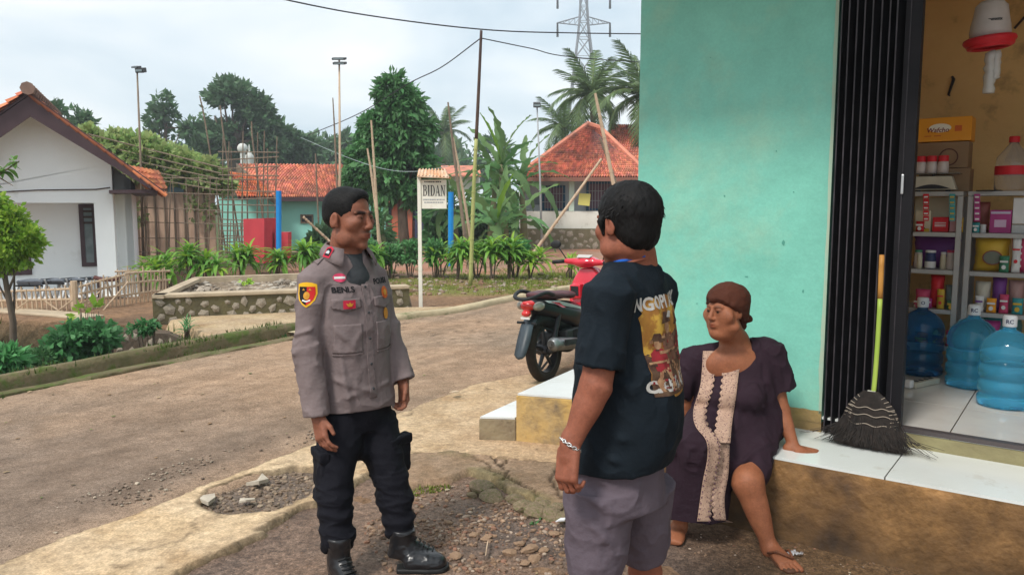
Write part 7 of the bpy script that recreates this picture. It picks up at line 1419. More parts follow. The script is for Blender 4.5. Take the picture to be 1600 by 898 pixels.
def wrinkle(vs, N, amp, f=(9, 9, 14), seed=0, mask=None, sharp=1.6):
    a = fbm(vs*np.array(f), seed, 3); d = np.abs(a-.5)*2; d = 1-np.clip(d*3.2, 0, 1)**(1/sharp); m = 1 if mask is None else mask; return vs+N*((d-.35)*amp*m)[:, None]
def fit(S): return S.mesh()
def garment(name, m, parent, S, fn=None, colfn=None):
    vs, Q = S.mesh(); N = normals(vs, Q)
    if fn is not None: vs = fn(vs, N)
    vc = np.ones((len(vs), 3)) if colfn is None else colfn(vs); o = mesh_obj(name, vs, Q, m, parent, smooth=True, vert_col=vc); return o, vs, Q

# ---------------------------------------------------------------- officer
def officer():
    c0 = G(572, 905); t = thing('person', 'officer in a long sleeved taupe uniform shirt, black trousers and boots, hands hanging, looking right', 'person', (c0.x, 3.4, 0))
    bf = np.array((.67, -.743, 0)); br_ = np.array((-.743, -.67, 0)); up = np.array((0, 0, 1.))      # torso forward, his right
    hf = np.array((.885, -.465, -.04)); HM = frame(hf, (-.03, 0, 1)); HC = ppl(545, 341, 3.40); HS = 1.12
    nb = ppl(541, 394, 3.43); ch = ppl(548, 470, 3.42); wa = ppl(552, 560, 3.41); pe = ppl(557, 640, 3.42)
    shR = ppl(489, 434, 3.31); shL = ppl(582, 428, 3.54); elR = ppl(480, 545, 3.26); wrR = ppl(497, 652, 3.22); elL = ppl(603, 512, 3.57); wrL = ppl(630, 596, 3.50)
    hiR = ppl(534, 665, 3.36); hiL = ppl(583, 662, 3.48); knR = ppl(521, 765, 3.22); knL = ppl(612, 752, 3.36); anR = ppl(530, 870, 3.12); anL = ppl(630, 858, 3.27)
    S = SDF((c0.x-.62, 2.95, -.02), (c0.x+.48, 3.85, 1.78), .0042)
    W = head(S, HC, HM, HS, smile=.006, fat=.002); S.cap(HC+HM@(np.array((0, -.018, -.07))*HS), nb+up*.02, .060, .064, .02); S.cap(nb+up*.02, nb-up*.06, .066, .09, .03)
    S.loft(pe-up*.02, nb-up*.02, [(0, 0, 0, .15, .11), (.4, 0, 0, .14, .10), (.8, 0, 0, .13, .085), (1, 0, 0, .06, .06)], br_, .02)
    for a, b, c_ in ((shR, elR, wrR), (shL, elL, wrL)): S.cap(nb-up*.07, a-up*.01, .045, .036, .02); S.cap(a-up*.01, b, .036, .034, .02); S.cap(b, c_, .036, .025, .015)
    for a, b, c_ in ((hiR, knR, anR), (hiL, knL, anL)): S.cap(a, b, .075, .05, .02); S.cap(b, c_, .048, .03, .02)
    dR = ppl(506, 700, 3.17)-wrR; hand(S, wrR, dR, (-.55, -.55, .0), (.6, -.5, 0), 1.03, (.40, .42, .45, .5), .35, spread=.04)
    dL = ppl(632, 640, 3.47)-wrL; hand(S, wrL, dL, (.72, .55, .1), (.4, -.8, 0), .98, (.55, .75, .85, .9), .4)
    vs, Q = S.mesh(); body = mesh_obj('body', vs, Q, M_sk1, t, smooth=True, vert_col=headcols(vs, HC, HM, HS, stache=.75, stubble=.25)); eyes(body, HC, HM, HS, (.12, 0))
    # hair: short, cropped at the sides
    Hh = SDF(HC-.17, HC+.17, .0035); Hh.ell(W(0, -.017, .040), np.array((.0795, .0985, .0845))*HS, HM, .01); Hh.ell(W(0, -.030, .005), np.array((.0775, .080, .055))*HS, HM, .015); Hh.ell(W(0, .048, .086), np.array((.044, .036, .030))*HS, HM, .02)
    Hh.ell(W(0, .105, .020), np.array((.085, .062, .074))*HS, HM, .006, 's'); Hh.ell(W(0, .06, -.045), np.array((.12, .075, .078))*HS, HM, .006, 's'); Hh.cutplane(W(0, -.05, -.055), HM@np.array((0, -.25, -1.))*1, k=.02)
    for q in (-1, 1): Hh.ell(W(q*.088, -.002, -.012), np.array((.032, .027, .038))*HS, HM, .006, 's'); Hh.ell(W(q*.066, .078, .066), np.array((.028, .030, .030))*HS, HM, .004, 's')
    garment('hair', M_hair, t, Hh, lambda v, n: v+n*((fbm(v*np.array((150, 150, 150)), 3, 2)-.5)*.0025)[:, None])
    # undershirt
    U = SDF(nb-.16, nb+.14, .005); U.cap(nb+up*.0, nb-up*.05, .068, .088, .02); U.cap(nb-up*.05, nb-up*.12+bf*.03, .09, .09, .02); U.cutplane(nb+up*.022-bf*.0, up*1+bf*.35); garment('undershirt', M_und, t, U)
    # shirt
    G_ = SDF((c0.x-.62, 2.95, .60), (c0.x+.48, 3.85, 1.50), .005)
    G_.loft(pe+up*-.0-br_*.0, nb-up*.02, [(0, 0, 0, .180, .145), (.18, 0, 0, .170, .143), (.4, 0, 0, .168, .138), (.62, 0, -.0, .180, .132), (.78, 0, 0, .172, .118), (.90, 0, 0, .125, .095), (1, 0, 0, .085, .078)], br_, .02, n=2.3, capk=.004)
    for a, b, c_, cu in ((shR, elR, wrR, ppl(495, 649, 3.22)), (shL, elL, wrL, ppl(629, 594, 3.50))):
        G_.cap(nb-up*.040, a-up*.012, .072, .060, .04); G_.loft(a+up*.005, b, [(0, 0, 0, .064, .062), (.35, 0, 0, .066, .063), (.75, 0, 0, .060, .058), (1.0, 0, 0, .058, .056)], bf, .03); G_.ell(b, (.058, .057, .060), None, .02)
        ax = (cu-b); G_.loft(b, cu, [(0, 0, 0, .063, .060), (.5, 0, 0, .062, .056), (.85, 0, 0, .060, .054), (1.0, 0, 0, .061, .054)], bf, .02, capk=.003); ax /= np.linalg.norm(ax); G_.cap(cu-ax*.018, cu+ax*.05, .045, .045, .003, 's')
    # open neck
    G_.cap(nb+up*.05, nb-up*.01, .080, .068, .006, 's'); v0 = nb+bf*.085+up*.02; v1 = nb+bf*.135-up*.105; G_.cap(v0, v1, .058, .006, .006, 's'); G_.cutplane(pe+up*.018, -up+bf*.06, k=.004, lo=pe-np.array((.22, .22, .2)), hi=pe+np.array((.16, .22, .06)))
    def lines(a, b, w, h): return (a, b, w, h)
    def T(u, v, f=.14): return pe+br_*u+up*v+bf*f          # torso point
    FL_ = [lines(T(.16, .50, .10), T(.02, .40, .15), .012, .010), lines(T(-.16, .48, .10), T(-.04, .36, .15), .012, .010), lines(T(.17, .42, .08), T(.06, .30, .14), .012, .009), lines(T(.16, .18, .08), T(-.02, .10, .15), .014, .009), lines(T(.12, .10, .12), T(-.12, .14, .12), .013, .008), lines(T(-.03, .32, .15), T(-.05, .05, .15), .010, .006), lines(T(.14, .32, .1), T(.10, .04, .12), .015, .009),
           lines(elR+np.array((.05, -.05, .10)), elR+np.array((-.05, -.03, .06)), .010, .010), lines(elR+np.array((.06, -.03, .03)), elR+np.array((-.04, -.05, -.01)), .010, .011), lines(elR+np.array((.05, -.05, -.06)), elR+np.array((-.05, -.02, -.09)), .009, .009), lines(elR+np.array((.05, -.04, -.15)), elR+np.array((-.04, -.04, -.19)), .009, .007), lines(shR+np.array((.04, -.05, -.08)), shR+np.array((-.02, -.05, -.22)), .012, .009), lines(shR+np.array((.05, -.03, -.03)), shR+np.array((.05, -.05, -.2)), .010, -.010)]
    shirt, sv, sQ = garment('uniform_shirt', M_uni, t, G_, lambda v, n: wrinkle(folds(v, n, [(a, b, w, h*1.5) for a, b, w, h in FL_]), n, .009, (7, 7, 4.5), 5))
    bv = bvh_of(sv, sQ)
    # collar wings
    def wing(sg):
        pts = []; n = 9
        for i in range(n):
            a = math.pi*(1-i/(n-1)*.90); d = -bf*math.cos(math.pi-a)*1+br_*sg*math.sin(a); d = bf*(-math.cos(i/(n-1)*math.pi*.80))+br_*sg*math.sin(i/(n-1)*math.pi*.80+.02)
            f = i/(n-1); top = nb+d*(.082+.014*f)+up*(.050-.030*f**1.6); bot = nb+d*(.112+.034*f**2)+up*(.004-.060*f**2.2); pts += [tuple(top), tuple((top+bot)/2+d*.006), tuple(bot)]
        fs = [(3*i+j, 3*i+3+j, 3*i+4+j, 3*i+1+j) for i in range(n-1) for j in (0, 1)]; o = mesh_obj('collar', np.array(pts), fs, M_uni, t, smooth=True, solid=.005); return pts
    wp_ = {1: wing(1), -1: wing(-1)}
    M_redp = mat('red_patch', (.50, .02, .05), rough=.7); M_blk2 = mat('black_thread', (.01, .01, .012), rough=.8); M_gold = mat('gold_thread', (.62, .30, .03), (.5, .22, .02), scale=60, rough=.6); M_wh2 = mat('white_thread', (.7, .7, .68), rough=.8)
    V0 = V(*bf)
    cam_d = lambda p: (V(*p)-CAMP).normalized()
    def on(name, shape, m, px, py, r, u, d=None, off=.002, par=None, **k):
        p = V(*ppl(px, py, 3.3)); d = d if d is not None else cam_d(p); return decal(name, shape, m, par or shirt, bv, p, r, u, d, off, **k)
    rr_ = V(*(-br_)); uu = V(0, 0, 1)
    # torso face: reading direction is to his left (-br_)
    def torso(name, shape, m, u, v, off=.002, par=None, solid=0, tilt=0): o = V(*T(u, v, .2)); return decal(name, shape, m, par or shirt, bv, o, rr_+uu*tilt, uu-rr_*tilt, -V0, off, solid=solid)
    ph = [(-.058, .02), (.058, .02), (.058, -.022), (.0, -.035), (-.058, -.022)]
    # vertical positions above pe: pe z~.70
    z_of = lambda py: float(P(548, py, 3.3).z-pe[2])
    for sg, u in ((1, .092), (-1, -.098)):
        pk = torso('chest_pocket', rect2d(.118, .125), M_uni, u, z_of(528), .003, solid=.003); torso('pocket_flap', poly2d([(-.061, .024), (.061, .024), (.061, -.016), (0, -.030), (-.061, -.016)]), M_uni, u, z_of(475), .007, solid=.004); torso('pocket_hem', rect2d(.120, .006), M_blk2 if False else M_uni, u, z_of(552), .006, solid=.002)
    torso('placket', rect2d(.034, .50), M_uni, -.002, z_of(535), .004, solid=.003)
    for py in (450, 490, 530, 570, 608): torso('button', disc2d(.0055), M_und, -.002, z_of(py), .0075, solid=.002)
    torso('name_lettering', text2d('BENI.S', .033, bold=.035), M_blk2, .098, z_of(453), .0035); torso('name_lettering', text2d('POLISI', .033, bold=.035), M_blk2, -.100, z_of(444), .0035)
    pt = torso('red_breast_badge', rect2d(.052, .036), M_redp, .085, z_of(475), .0125); torso('gold_emblem', poly2d([(-.016, .006), (-.006, .002), (0, .011), (.006, .002), (.016, .006), (.008, -.009), (-.008, -.009)]), M_gold, .085, z_of(475), .0145)
    pb = torso('round_pink_badge', disc2d(.027, .019), mat('pink_badge', (.60, .05, .12), rough=.7), .105, z_of(434), .004); torso('badge_band', rect2d(.044, .010), M_wh2, .105, z_of(434), .0055)
    og = mat('orange_badge', (.62, .16, .02), (.5, .07, .02), scale=50, rough=.7); torso('orange_badge', disc2d(.022, .026), og, -.105, z_of(462), .013); torso('orange_badge', disc2d(.016, .026), mat('amber_badge', (.55, .22, .02), rough=.6), -.105, z_of(495), .006); torso('gold_emblem', disc2d(.010, .013), M_gold, -.105, z_of(462), .0145)
    # sleeve shield
    d = V(.12, 1, -.03); rs = V(1, -.12, 0)
    def sl(name, shape, m, off, dx=0, dz=0): p = V(*ppl(474.5, 460, 3.2))+V(dx, 0, dz); return decal(name, shape, m, shirt, bv, p, rs, uu, d, off)
    def sh(k): return poly2d([(x*k, y*k) for x, y in ((-.040, .040), (-.02, .047), (0, .049), (.02, .047), (.040, .040), (.041, .0), (.033, -.028), (.018, -.046), (0, -.058), (-.018, -.046), (-.033, -.028), (-.041, 0))])
    sl('shield_border', sh(1), mat('yellow_thread', (.80, .45, .02), rough=.7), .002)
    half = [(x*.86, y*.86) for x, y in sh(1)[0]]; sl('shield_red_field', poly2d([(0, .030), (.033, .030), (.0345, 0), (.0275, -.024), (.015, -.039), (0, -.048)]), mat('scarlet_thread', (.55, .02, .02), rough=.7), .0035); sl('shield_black_field', poly2d([(0, .030), (0, -.048), (-.015, -.039), (-.0275, -.024), (-.0345, 0), (-.033, .030)]), M_blk2, .0035)
    sl('gold_emblem', disc2d(.013, .017), M_gold, .005, 0, -.008); sl('gold_emblem', poly2d([(-.006, .0), (0, .010), (.006, 0)]), M_gold, .005, -.013, .014); sl('gold_emblem', poly2d([(-.006, .0), (0, .010), (.006, 0)]), M_gold, .005, .013, .014); sl('shield_banner', poly2d([(-.017, -.030), (0, -.036), (.017, -.030), (.015, -.024), (0, -.030), (-.015, -.024)]), M_wh2, .005)
    # collar patches
    for sg in (1, -1):
        w = [V(*q) for q in wp_[sg]]; a, b = w[3*5+2], w[3*7+2]; a2, b2 = w[3*5], w[3*7]; c = (a+b+a2+b2)/4; nrm = (b-a).cross(a2-a).normalized(); nrm = nrm if nrm.dot(CAMP-c) > 0 else -nrm; u = (a2-a).normalized(); r = u.cross(nrm)
        for nm, sc, m_, of in (('collar_patch', 1, M_redp, .010), ('collar_patch_field', .68, M_blk2, .012)): MB().add([c+nrm*of+r*x*sc+u*y*sc for x, y in ((-.020, -.026), (.020, -.026), (.020, .020), (0, .030), (-.020, .020))], [(0, 1, 2, 3, 4)]).build(nm, m_, t)
        MB().add([c+nrm*.014+r*x+u*y for x, y in ((-.010, -.008), (.010, -.008), (.009, .002), (0, .008), (-.009, .002))], [(0, 1, 2, 3, 4)]).build('silver_pin', mat('silver_pin', (.6, .6, .6), rough=.3, metal=.6) if not bpy.data.materials.get('silver_pin') else bpy.data.materials['silver_pin'], t)
    # epaulettes
    for a, b in ((shR, nb+br_*.07), (shL, nb-br_*.07)):
        a_ = V(*a)+V(0, 0, .1); b_ = V(*b)+V(0, 0, .1); r = (b_-a_); Ln = r.length*.86; decal('epaulette', poly2d([(-Ln*.45, -.021), (Ln*.42, -.019), (Ln*.5, 0), (Ln*.42, .019), (-Ln*.45, .021)]), M_uni, shirt, bv, a_.lerp(b_, .5), r, V(*bf)*-1, (0, 0, -1), .006, solid=.004)
    # trousers
    Tt = SDF((c0.x-.45, 2.98, .05), (c0.x+.45, 3.80, .86), .005)
    Tt.loft(pe-up*.02-up*.06, pe+up*.08, [(0, 0, 0, .165, .125), (1, 0, 0, .165, .130)], br_, .03)
    mR, mL = (hiR+knR)/2, (hiL+knL)/2
    for hi, kn, an, y in ((hiR, knR, anR, 1), (hiL, knL, anL, -1)):
        bt_ = kn+(an-kn)*(.88 if y == 1 else .80)
        Tt.loft(hi+up*.03, kn, [(0, 0, 0, .104, .112), (.35, 0, 0, .100, .104), (.7, 0, 0, .085, .088), (1, 0, 0, .077, .078)], (1, 0, 0), .02); Tt.loft(kn, bt_, [(-.05, 0, 0, .076, .078), (.2, 0, 0, .080, .082), (.45, 0, 0, .072, .076), (.75, 0, 0, .070, .072), (.95, 0, 0, .066, .068), (1.0, 0, 0, .056, .056)], (1, 0, 0), .02, capk=.01)
    Tt.cap(hiR-up*.10+np.array((.03, 0, 0)), hiL-up*.08-np.array((.02, 0, 0)), .065, .065, .03)
    def tf(v, n):
        z = v[:, 2]; low = np.clip((.44-z)/.06, 0, 1); w = fbm(v*np.array((5, 5, 2)), 8, 2)*9; g = np.sin(z*2*np.pi/.085+w); g = np.where(g > 0, g**.6 if False else g, g*.6); v = v+n*(g*.0055*low*(.3+1.4*vnoise(v*np.array((9, 9, 14)), 77)))[:, None]; v = wrinkle(v, n, .010, (6, 6, 16), 19, mask=low); return wrinkle(v, n, .007, (7, 7, 9), 9, mask=1-.4*low)
    tr_, tv, tQ = garment('trousers', M_tr, t, Tt, tf)
    for c, sx in ((ppl(503, 735, 3.25), -1), (ppl(622, 712, 3.43), 1)):
        Cp = SDF(c-.16, c+.16, .006); M = frame((sx*.9, -.5, 0)); Cp.rbox(c, (.075, .022, .085), M, .015); Cp.rbox(c+up*.075+M[:, 1]*.004, (.079, .026, .022), M, .008, .002); garment('cargo_pocket', M_tr, t, Cp, lambda v, n: wrinkle(v, n, .005, (9, 9, 9), 4))
    # boots
    def boot(an, toe, heel):
        B = SDF(np.minimum(np.minimum(an, toe), heel)-.12, np.maximum(np.maximum(an+up*.10, toe), heel)+.12, .004); d = toe-heel; d[2] = 0; Ln = np.linalg.norm(d); d /= Ln; s_ = np.cross(d, up); bz_ = heel[2]
        B.loft(an+up*.10, np.array((an[0], an[1], bz_+.05))-d*.01, [(0, 0, 0, .055, .058), (.6, 0, 0, .047, .055), (1, 0, 0, .042, .062)], s_, .02)
        B.loft(heel+up*.045+d*.02, toe+up*.035, [(0, 0, 0, .036, .040), (.3, 0, 0, .040, .046), (.65, 0, 0, .048, .040), (.88, 0, 0, .043, .034), (1.0, 0, 0, .028, .024)], s_, .03, capk=.03); B.cap(np.array((an[0], an[1], bz_+.095))+d*.01, np.array((an[0], an[1], bz_+.055))+d*.12, .044, .030, .02); b, bvv, bQ = garment('boot', M_boot, t, B, lambda v, n: wrinkle(v, n, .003, (18, 18, 22), 6))
        So = SDF(np.minimum(toe, heel)-.09, np.maximum(toe, heel)+.09, .004); nn = 12
        So.loft(heel+up*.013-d*.012, toe+up*.013+d*.008, [(0, 0, 0, .034, .016), (.25, 0, 0, .040, .016), (.7, 0, 0, .052, .016), (.93, 0, 0, .042, .016), (1, 0, 0, .024, .015)], s_, .01, n=3.5, capk=.01); garment('sole', M_black, b, So)
        for k in range(5):
            c = np.array((an[0], an[1], 0))+d*(.052+.019*k)+up*(bz_+.128-.0125*k); MB().tube([c+s_*.028, c+d*.008+up*.006, c-s_*.028], .0035, n=5).build('lace', M_black, b)
    hl = np.array(G(624, 893)); tl = np.array(G(699, 889)); boot(anL-up*.0, np.array((tl[0], tl[1], .0)), np.array((hl[0], hl[1], 0.0)))
    ar = anR.copy(); boot(ar, np.array((ar[0]+.13, ar[1]-.17, 0.)), np.array((ar[0]-.03, ar[1]+.05, 0.)))
    return t
officer()

# ---------------------------------------------------------------- man in T-shirt, seen from behind
def man():
    t = thing('person', 'man in a dark printed T-shirt and grey shorts seen from behind, wearing a silver bracelet', 'person', (.33, 2.38, 0)); up = np.array((0, 0, 1.))
    bf = np.array((-.88, .475, 0)); bl = np.array((-.475, -.88, 0))       # forward, his left
    HM = frame((-.62, .78, -.05), (0.02, 0, 1)); HC = ppl(978, 350, 2.40); HS = 1.0
    nb = ppl(988, 408, 2.43); pe = ppl(966, 735, 2.42); shL = ppl(953, 463, 2.26); shR = ppl(1022, 452, 2.58); elL = ppl(932, 600, 2.22); wrL = ppl(889, 700, 2.20); elR = ppl(1010, 600, 2.72); wrR = ppl(960, 690, 2.78)
    hiL = ppl(940, 770, 2.35); hiR = ppl(1000, 765, 2.50); knL = ppl(928, 905, 2.34); knR = ppl(1008, 890, 2.56); anL = knL+np.array((.04, .02, -.36)); anR = knR+np.array((.02, .04, -.38)); anL[2] = anR[2] = .08
    S = SDF((-.18, 1.95, -.02), (.78, 2.98, 1.78), .0042)
    W = head(S, HC, HM, HS, fat=.006); S.cap(HC+HM@(np.array((0, -.025, -.06))*HS), nb+up*.01, .060, .068, .02); S.cap(nb+up*.02, nb-up*.05, .068, .09, .03)
    S.loft(pe, nb-up*.03, [(0, 0, 0, .14, .12), (.5, 0, 0, .14, .11), (.85, 0, 0, .14, .09), (1, 0, 0, .07, .07)], bl, .02)
    for a, b, c in ((shL, elL, wrL), (shR, elR, wrR)): S.cap(nb-up*.07, a, .05, .05, .03); S.cap(a, b, .052, .047, .02); S.loft(b, c, [(0, 0, 0, .045, .045), (.3, 0, 0, .046, .043), (.7, 0, 0, .034, .031), (1, 0, 0, .029, .025)], bf, .02)
    for a, b, c in ((hiL, knL, anL), (hiR, knR, anR)): S.cap(a, b, .065, .056, .02); S.loft(b, c, [(0, 0, 0, .054, .056), (.3, 0, 0, .055, .060), (.7, 0, 0, .040, .042), (1, 0, 0, .034, .036)], (1, 0, 0), .02); S.loft(c-bf*.05-up*.04, c+bf*.17-up*.05, [(0, 0, 0, .034, .03), (.6, 0, 0, .045, .025), (1, 0, 0, .035, .015)], bl, .02)
    d = ppl(884, 757, 2.17)-wrL; hand(S, wrL, d, (-.75, -.65, 0), (-.4, .9, .0), 1.02, (.75, .8, .85, .9), .4, spread=.02, thumb_in=.7)
    d = np.array((-.1, .2, -1)); hand(S, wrR, d, (.5, .5, 0), (-.6, .5, 0), 1.0)
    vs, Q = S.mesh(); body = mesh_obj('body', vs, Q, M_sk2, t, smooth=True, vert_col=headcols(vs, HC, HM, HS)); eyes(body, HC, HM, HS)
    Hh = SDF(HC-.2, HC+.2, .0035); Hh.ell(W(0, -.020, .040), np.array((.090, .108, .095))*HS, HM, .01); Hh.ell(W(0, -.055, -.03), np.array((.070, .055, .06))*HS, HM, .03)
    Hh.ell(W(0, .115, -.015), np.array((.11, .085, .085))*HS, HM, .01, 's'); Hh.cutplane(W(0, -.05, -.085), HM@np.array((0, .35, -1.)), k=.02)
    for q in (-1, 1): Hh.ell(W(q*.090, .004, -.026), np.array((.030, .030, .042))*HS, HM, .006, 's'); Hh.cap(W(q*.075, .035, .01), W(q*.070, .028, -.03), .013, .006, .01)
    def hr(v, n): a = fbm(v*np.array((60, 60, 26)), 3, 3); L_ = v@HM[:, 1]; return v+n*((a-.5)*.011)[:, None]*.8
    garment('hair', M_hair, t, Hh, hr)
    tf_ = MB(); r = random.Random(1)            # cowlick tufts
    for k in range(420):
        a, e = r.uniform(0, 6.28), r.uniform(-.2, 1.5); d = V(*(HM@np.array((math.cos(a)*math.cos(e), math.sin(a)*math.cos(e), math.sin(e))))); loc = HM.T@np.array(d)
        if loc[1] > .35 and loc[2] < .6: continue
        p = V(*W(0, -.020, .040))+V(*(HM@(loc*np.array((.088, .106, .093))))); tg = (d*.5+V(*(HM@np.array((r.uniform(-.5, .5), .35, -.6))))).normalized(); s_ = tg.orthogonal().normalized()*.0035; q = p+tg*r.uniform(.010, .024); tf_.add([p-s_, p+s_, q], [(0, 1, 2)])
    tf_.build('hair_tufts', M_hair, t)['kind'] = 'stuff'
    # shorts
    Sh = SDF((-.15, 1.98, .28), (.78, 2.92, .96), .005); Sh.loft(pe-up*.10, pe+up*.06, [(0, 0, 0, .170, .150), (1, 0, 0, .165, .140)], bl, .03)
    kL = hiL+(knL-hiL)*.93; kR = hiR+(knR-hiR)*.80
    Sh.loft(hiL+up*.02, kL, [(0, 0, 0, .120, .105), (.5, 0, 0, .105, .098), (1, 0, 0, .088, .092)], (1, 0, 0), .03, capk=.004); Sh.loft(hiR+up*.02, kR, [(0, 0, 0, .115, .105), (.5, 0, 0, .098, .098), (1, 0, 0, .080, .085)], (1, 0, 0), .03, capk=.004)
    Sh.cap(kL+(knL-kL)*.0+up*.02, kL-up*.06, .068, .068, .004, 's'); Sh.cap(kR+up*.02, kR-up*.06, .062, .062, .004, 's')
    shl = [(ppl(905, 770, 2.24), ppl(965, 800, 2.26), .014, .010), (ppl(900, 800, 2.24), ppl(955, 850, 2.24), .014, .010), (ppl(945, 840, 2.24), ppl(900, 875, 2.22), .013, .011), (ppl(1000, 770, 2.35), ppl(975, 850, 2.35), .014, -.014), (ppl(900, 760, 2.24), ppl(1000, 765, 2.32), .010, -.006), (ppl(915, 765, 2.24), ppl(905, 870, 2.22), .008, -.007)]
    garment('shorts', M_sht, t, Sh, lambda v, n: wrinkle(folds(v, n, shl), n, .009, (7, 7, 5), 12))
    # T-shirt
    T_ = SDF((-.18, 1.95, .62), (.78, 2.98, 1.50), .005)
    T_.loft(pe-up*.012, nb-up*.02, [(0, 0, -.0, .175, .160), (.2, 0, .012, .182, .172), (.42, 0, .018, .182, .172), (.62, 0, .0, .182, .148), (.80, 0, 0, .178, .125), (.92, 0, 0, .140, .10), (1, 0, 0, .085, .080)], bl, .02, n=2.25, capk=.004)
    for a, b, cf in ((shL, elL, .80), (shR, elR, .8)):
        cu = a+(b-a)*cf; T_.cap(nb-up*.055, a, .070, .070, .04); ax = (cu-a)/np.linalg.norm(cu-a); T_.loft(a+up*.015, cu, [(0, 0, 0, .070, .068), (.4, 0, 0, .070, .070), (1.0, 0, 0, .072, .070)], bf, .03, capk=.003); T_.cap(cu-ax*.012, cu+ax*.06, .060, .060, .003, 's')
    T_.cap(nb+up*.06, nb+up*.0, .078, .072, .005, 's'); T_.cutplane(pe+up*.03, -up-bf*.10, k=.004, lo=pe-np.array((.3, .3, .3)), hi=pe+np.array((.3, .3, .09)))
    tl = [(ppl(975, 510, 2.30), ppl(985, 700, 2.32), .018, -.010), (ppl(965, 590, 2.2), ppl(1010, 640, 2.3), .016, .009), (ppl(950, 690, 2.2), ppl(1040, 670, 2.35), .016, .008), (ppl(1050, 560, 2.45), ppl(1010, 620, 2.35), .012, .007), (ppl(905, 540, 2.2), ppl(960, 560, 2.2), .014, .007), (ppl(930, 500, 2.18), ppl(915, 570, 2.18), .012, .006), (ppl(930, 715, 2.22), ppl(1020, 725, 2.3), .012, .007)]
    tee, v, Q = garment('tshirt', M_tee, t, T_, lambda v, n: wrinkle(folds(v, n, [(a, b, w, h*1.6) for a, b, w, h in tl]), n, .011, (6, 6, 4), 14)); bv = bvh_of(v, Q)
    M_blu = cloth('blue_collar_cloth', (.02, .12, .50)); M_org = cloth('orange_collar_cloth', (.30, .10, .06))
    for nm, m_, r0, dz, rr in (('collar_band', M_blu, .084, .006, .0085), ('collar_trim', M_org, .090, -.004, .005)):
        MB().tube([tuple(nb+bf*math.cos(a)*r0+bl*math.sin(a)*r0+up*(dz-.026*math.cos(a))) for a in np.linspace(-.25, 2.35, 22)], rr, n=8, caps=True, flat=1).build(nm, m_, t, smooth=True)
    # back print: cast along +forward from behind; reading direction to his right
    back = -V(*bf); rgt = V(*(-bl)); uu = V(0, 0, 1)
    def on(name, shape, m, u, v, off=.0022, par=None): o = V(*pe)+rgt*u+uu*v+back*.3; return decal(name, shape, m, par or tee, bv, o, rgt, uu, -back, off)
    z_of = lambda py: float(P(1030, py, 2.38).z-pe[2]); CU = .005
    M_pw = mat('cracked_white_print', (.52, .50, .46), (.42, .40, .38), scale=80, rough=.8); M_py = mat('ochre_print', (.34, .16, .03), (.19, .07, .02), scale=14, rough=.8, c3=(.50, .30, .05), s3=20, t3=(.5, .6)); M_pd = mat('dark_print', (.05, .02, .015), (.12, .07, .04), scale=30, rough=.8); M_prd = mat('red_print', (.30, .02, .03), (.16, .02, .02), scale=30, rough=.8); M_psk = mat('tan_print', (.42, .25, .14), (.22, .10, .05), scale=40, rough=.8)
    rq = random.Random(3); pr = on('back_print', poly2d([(.128*math.cos(a)*abs(math.cos(a))**-.55*rq.uniform(.93, 1.04), .150*math.sin(a)*abs(math.sin(a)+1e-6)**-.55*rq.uniform(.94, 1.03)) for a in np.linspace(.03, 6.25, 46)]), M_py, CU, z_of(533), .0022)
    on('print_lettering', text2d('NGOPI ASEK', .054, bold=.035), M_pw, CU, z_of(473)+.006, .0034)
    on('print_lettering', text2d('CAEKLAH', .048, bold=.05), M_pw, CU-.035, z_of(590), .0034); on('print_lettering', text2d('NGOPI', .035, bold=.04), M_pw, CU+.07, z_of(582), .004)
    r = random.Random(6)
    on('print_ground', poly2d([(-.122, -.145), (.122, -.145), (.125, .02), (.09, .05), (.03, -.01), (-.02, .02), (-.08, -.04), (-.125, -.02)]), M_pd, CU, z_of(533), .0029)
    def figure(u, v, s, top):      # a plain seated figure with a hat
        on('print_figure', poly2d([(-.03*s, -.04*s), (.03*s, -.04*s), (.034*s, .02*s), (.015*s, .035*s), (-.015*s, .035*s), (-.034*s, .02*s)]), top, u, v, .0036); on('print_figure', disc2d(.016*s, .019*s, 12), M_psk, u, v+.052*s, .004); on('print_figure', poly2d([(-.034*s, 0), (.034*s, 0), (.02*s, .014*s), (.012*s, .028*s), (-.012*s, .028*s), (-.02*s, .014*s)]), M_pd, u, v+.062*s, .0044)
        for q in (-1, 1): on('print_figure', poly2d([(q*.006*s, 0), (q*.02*s, 0), (q*.040*s, -.035*s), (q*.026*s, -.072*s), (q*.014*s, -.072*s), (q*.024*s, -.036*s)]), M_psk, u, v-.04*s, .004)
        on('print_figure', poly2d([(-.05*s, -.004*s), (.05*s, .002*s), (.05*s, .008*s), (-.05*s, .004*s)]), M_psk, u, v-.012*s, .0046)
    zc = z_of(540); figure(CU-.078, zc-.022, .85, M_prd); figure(CU-.02, zc+.010, 1.15, M_pd if False else mat('umber_print', (.16, .08, .05), rough=.8)); figure(CU+.075, zc-.0, 1.1, M_prd)
    on('print_figure', poly2d([(-.02, -.008), (.0, .010), (.022, .006), (.012, -.004), (.014, -.012)]), M_pw, CU+.005, zc+.105, .005)
    for k in range(120): w = r.uniform(.003, .014); on('print_fleck', rect2d(w, r.uniform(.003, .010)), r.choice((M_psk, M_pd, M_pd, M_prd, M_prd)), CU+r.uniform(-.12, .12), zc-r.uniform(-.05, .12), .0050)
    # bracelet
    ax = (wrL-elL)/np.linalg.norm(wrL-elL); c = wrL-ax*.012; u = np.cross(ax, (0, 0, 1.)); u /= np.linalg.norm(u); w = np.cross(ax, u); M_sil = mat('silver_chain', (.75, .74, .72), rough=.22, metal=.9); bk_ = thing('bracelet', 'silver chain bracelet on the wrist of the man in the printed T-shirt', 'bracelet', tuple(c))
    n = 22; prev = None
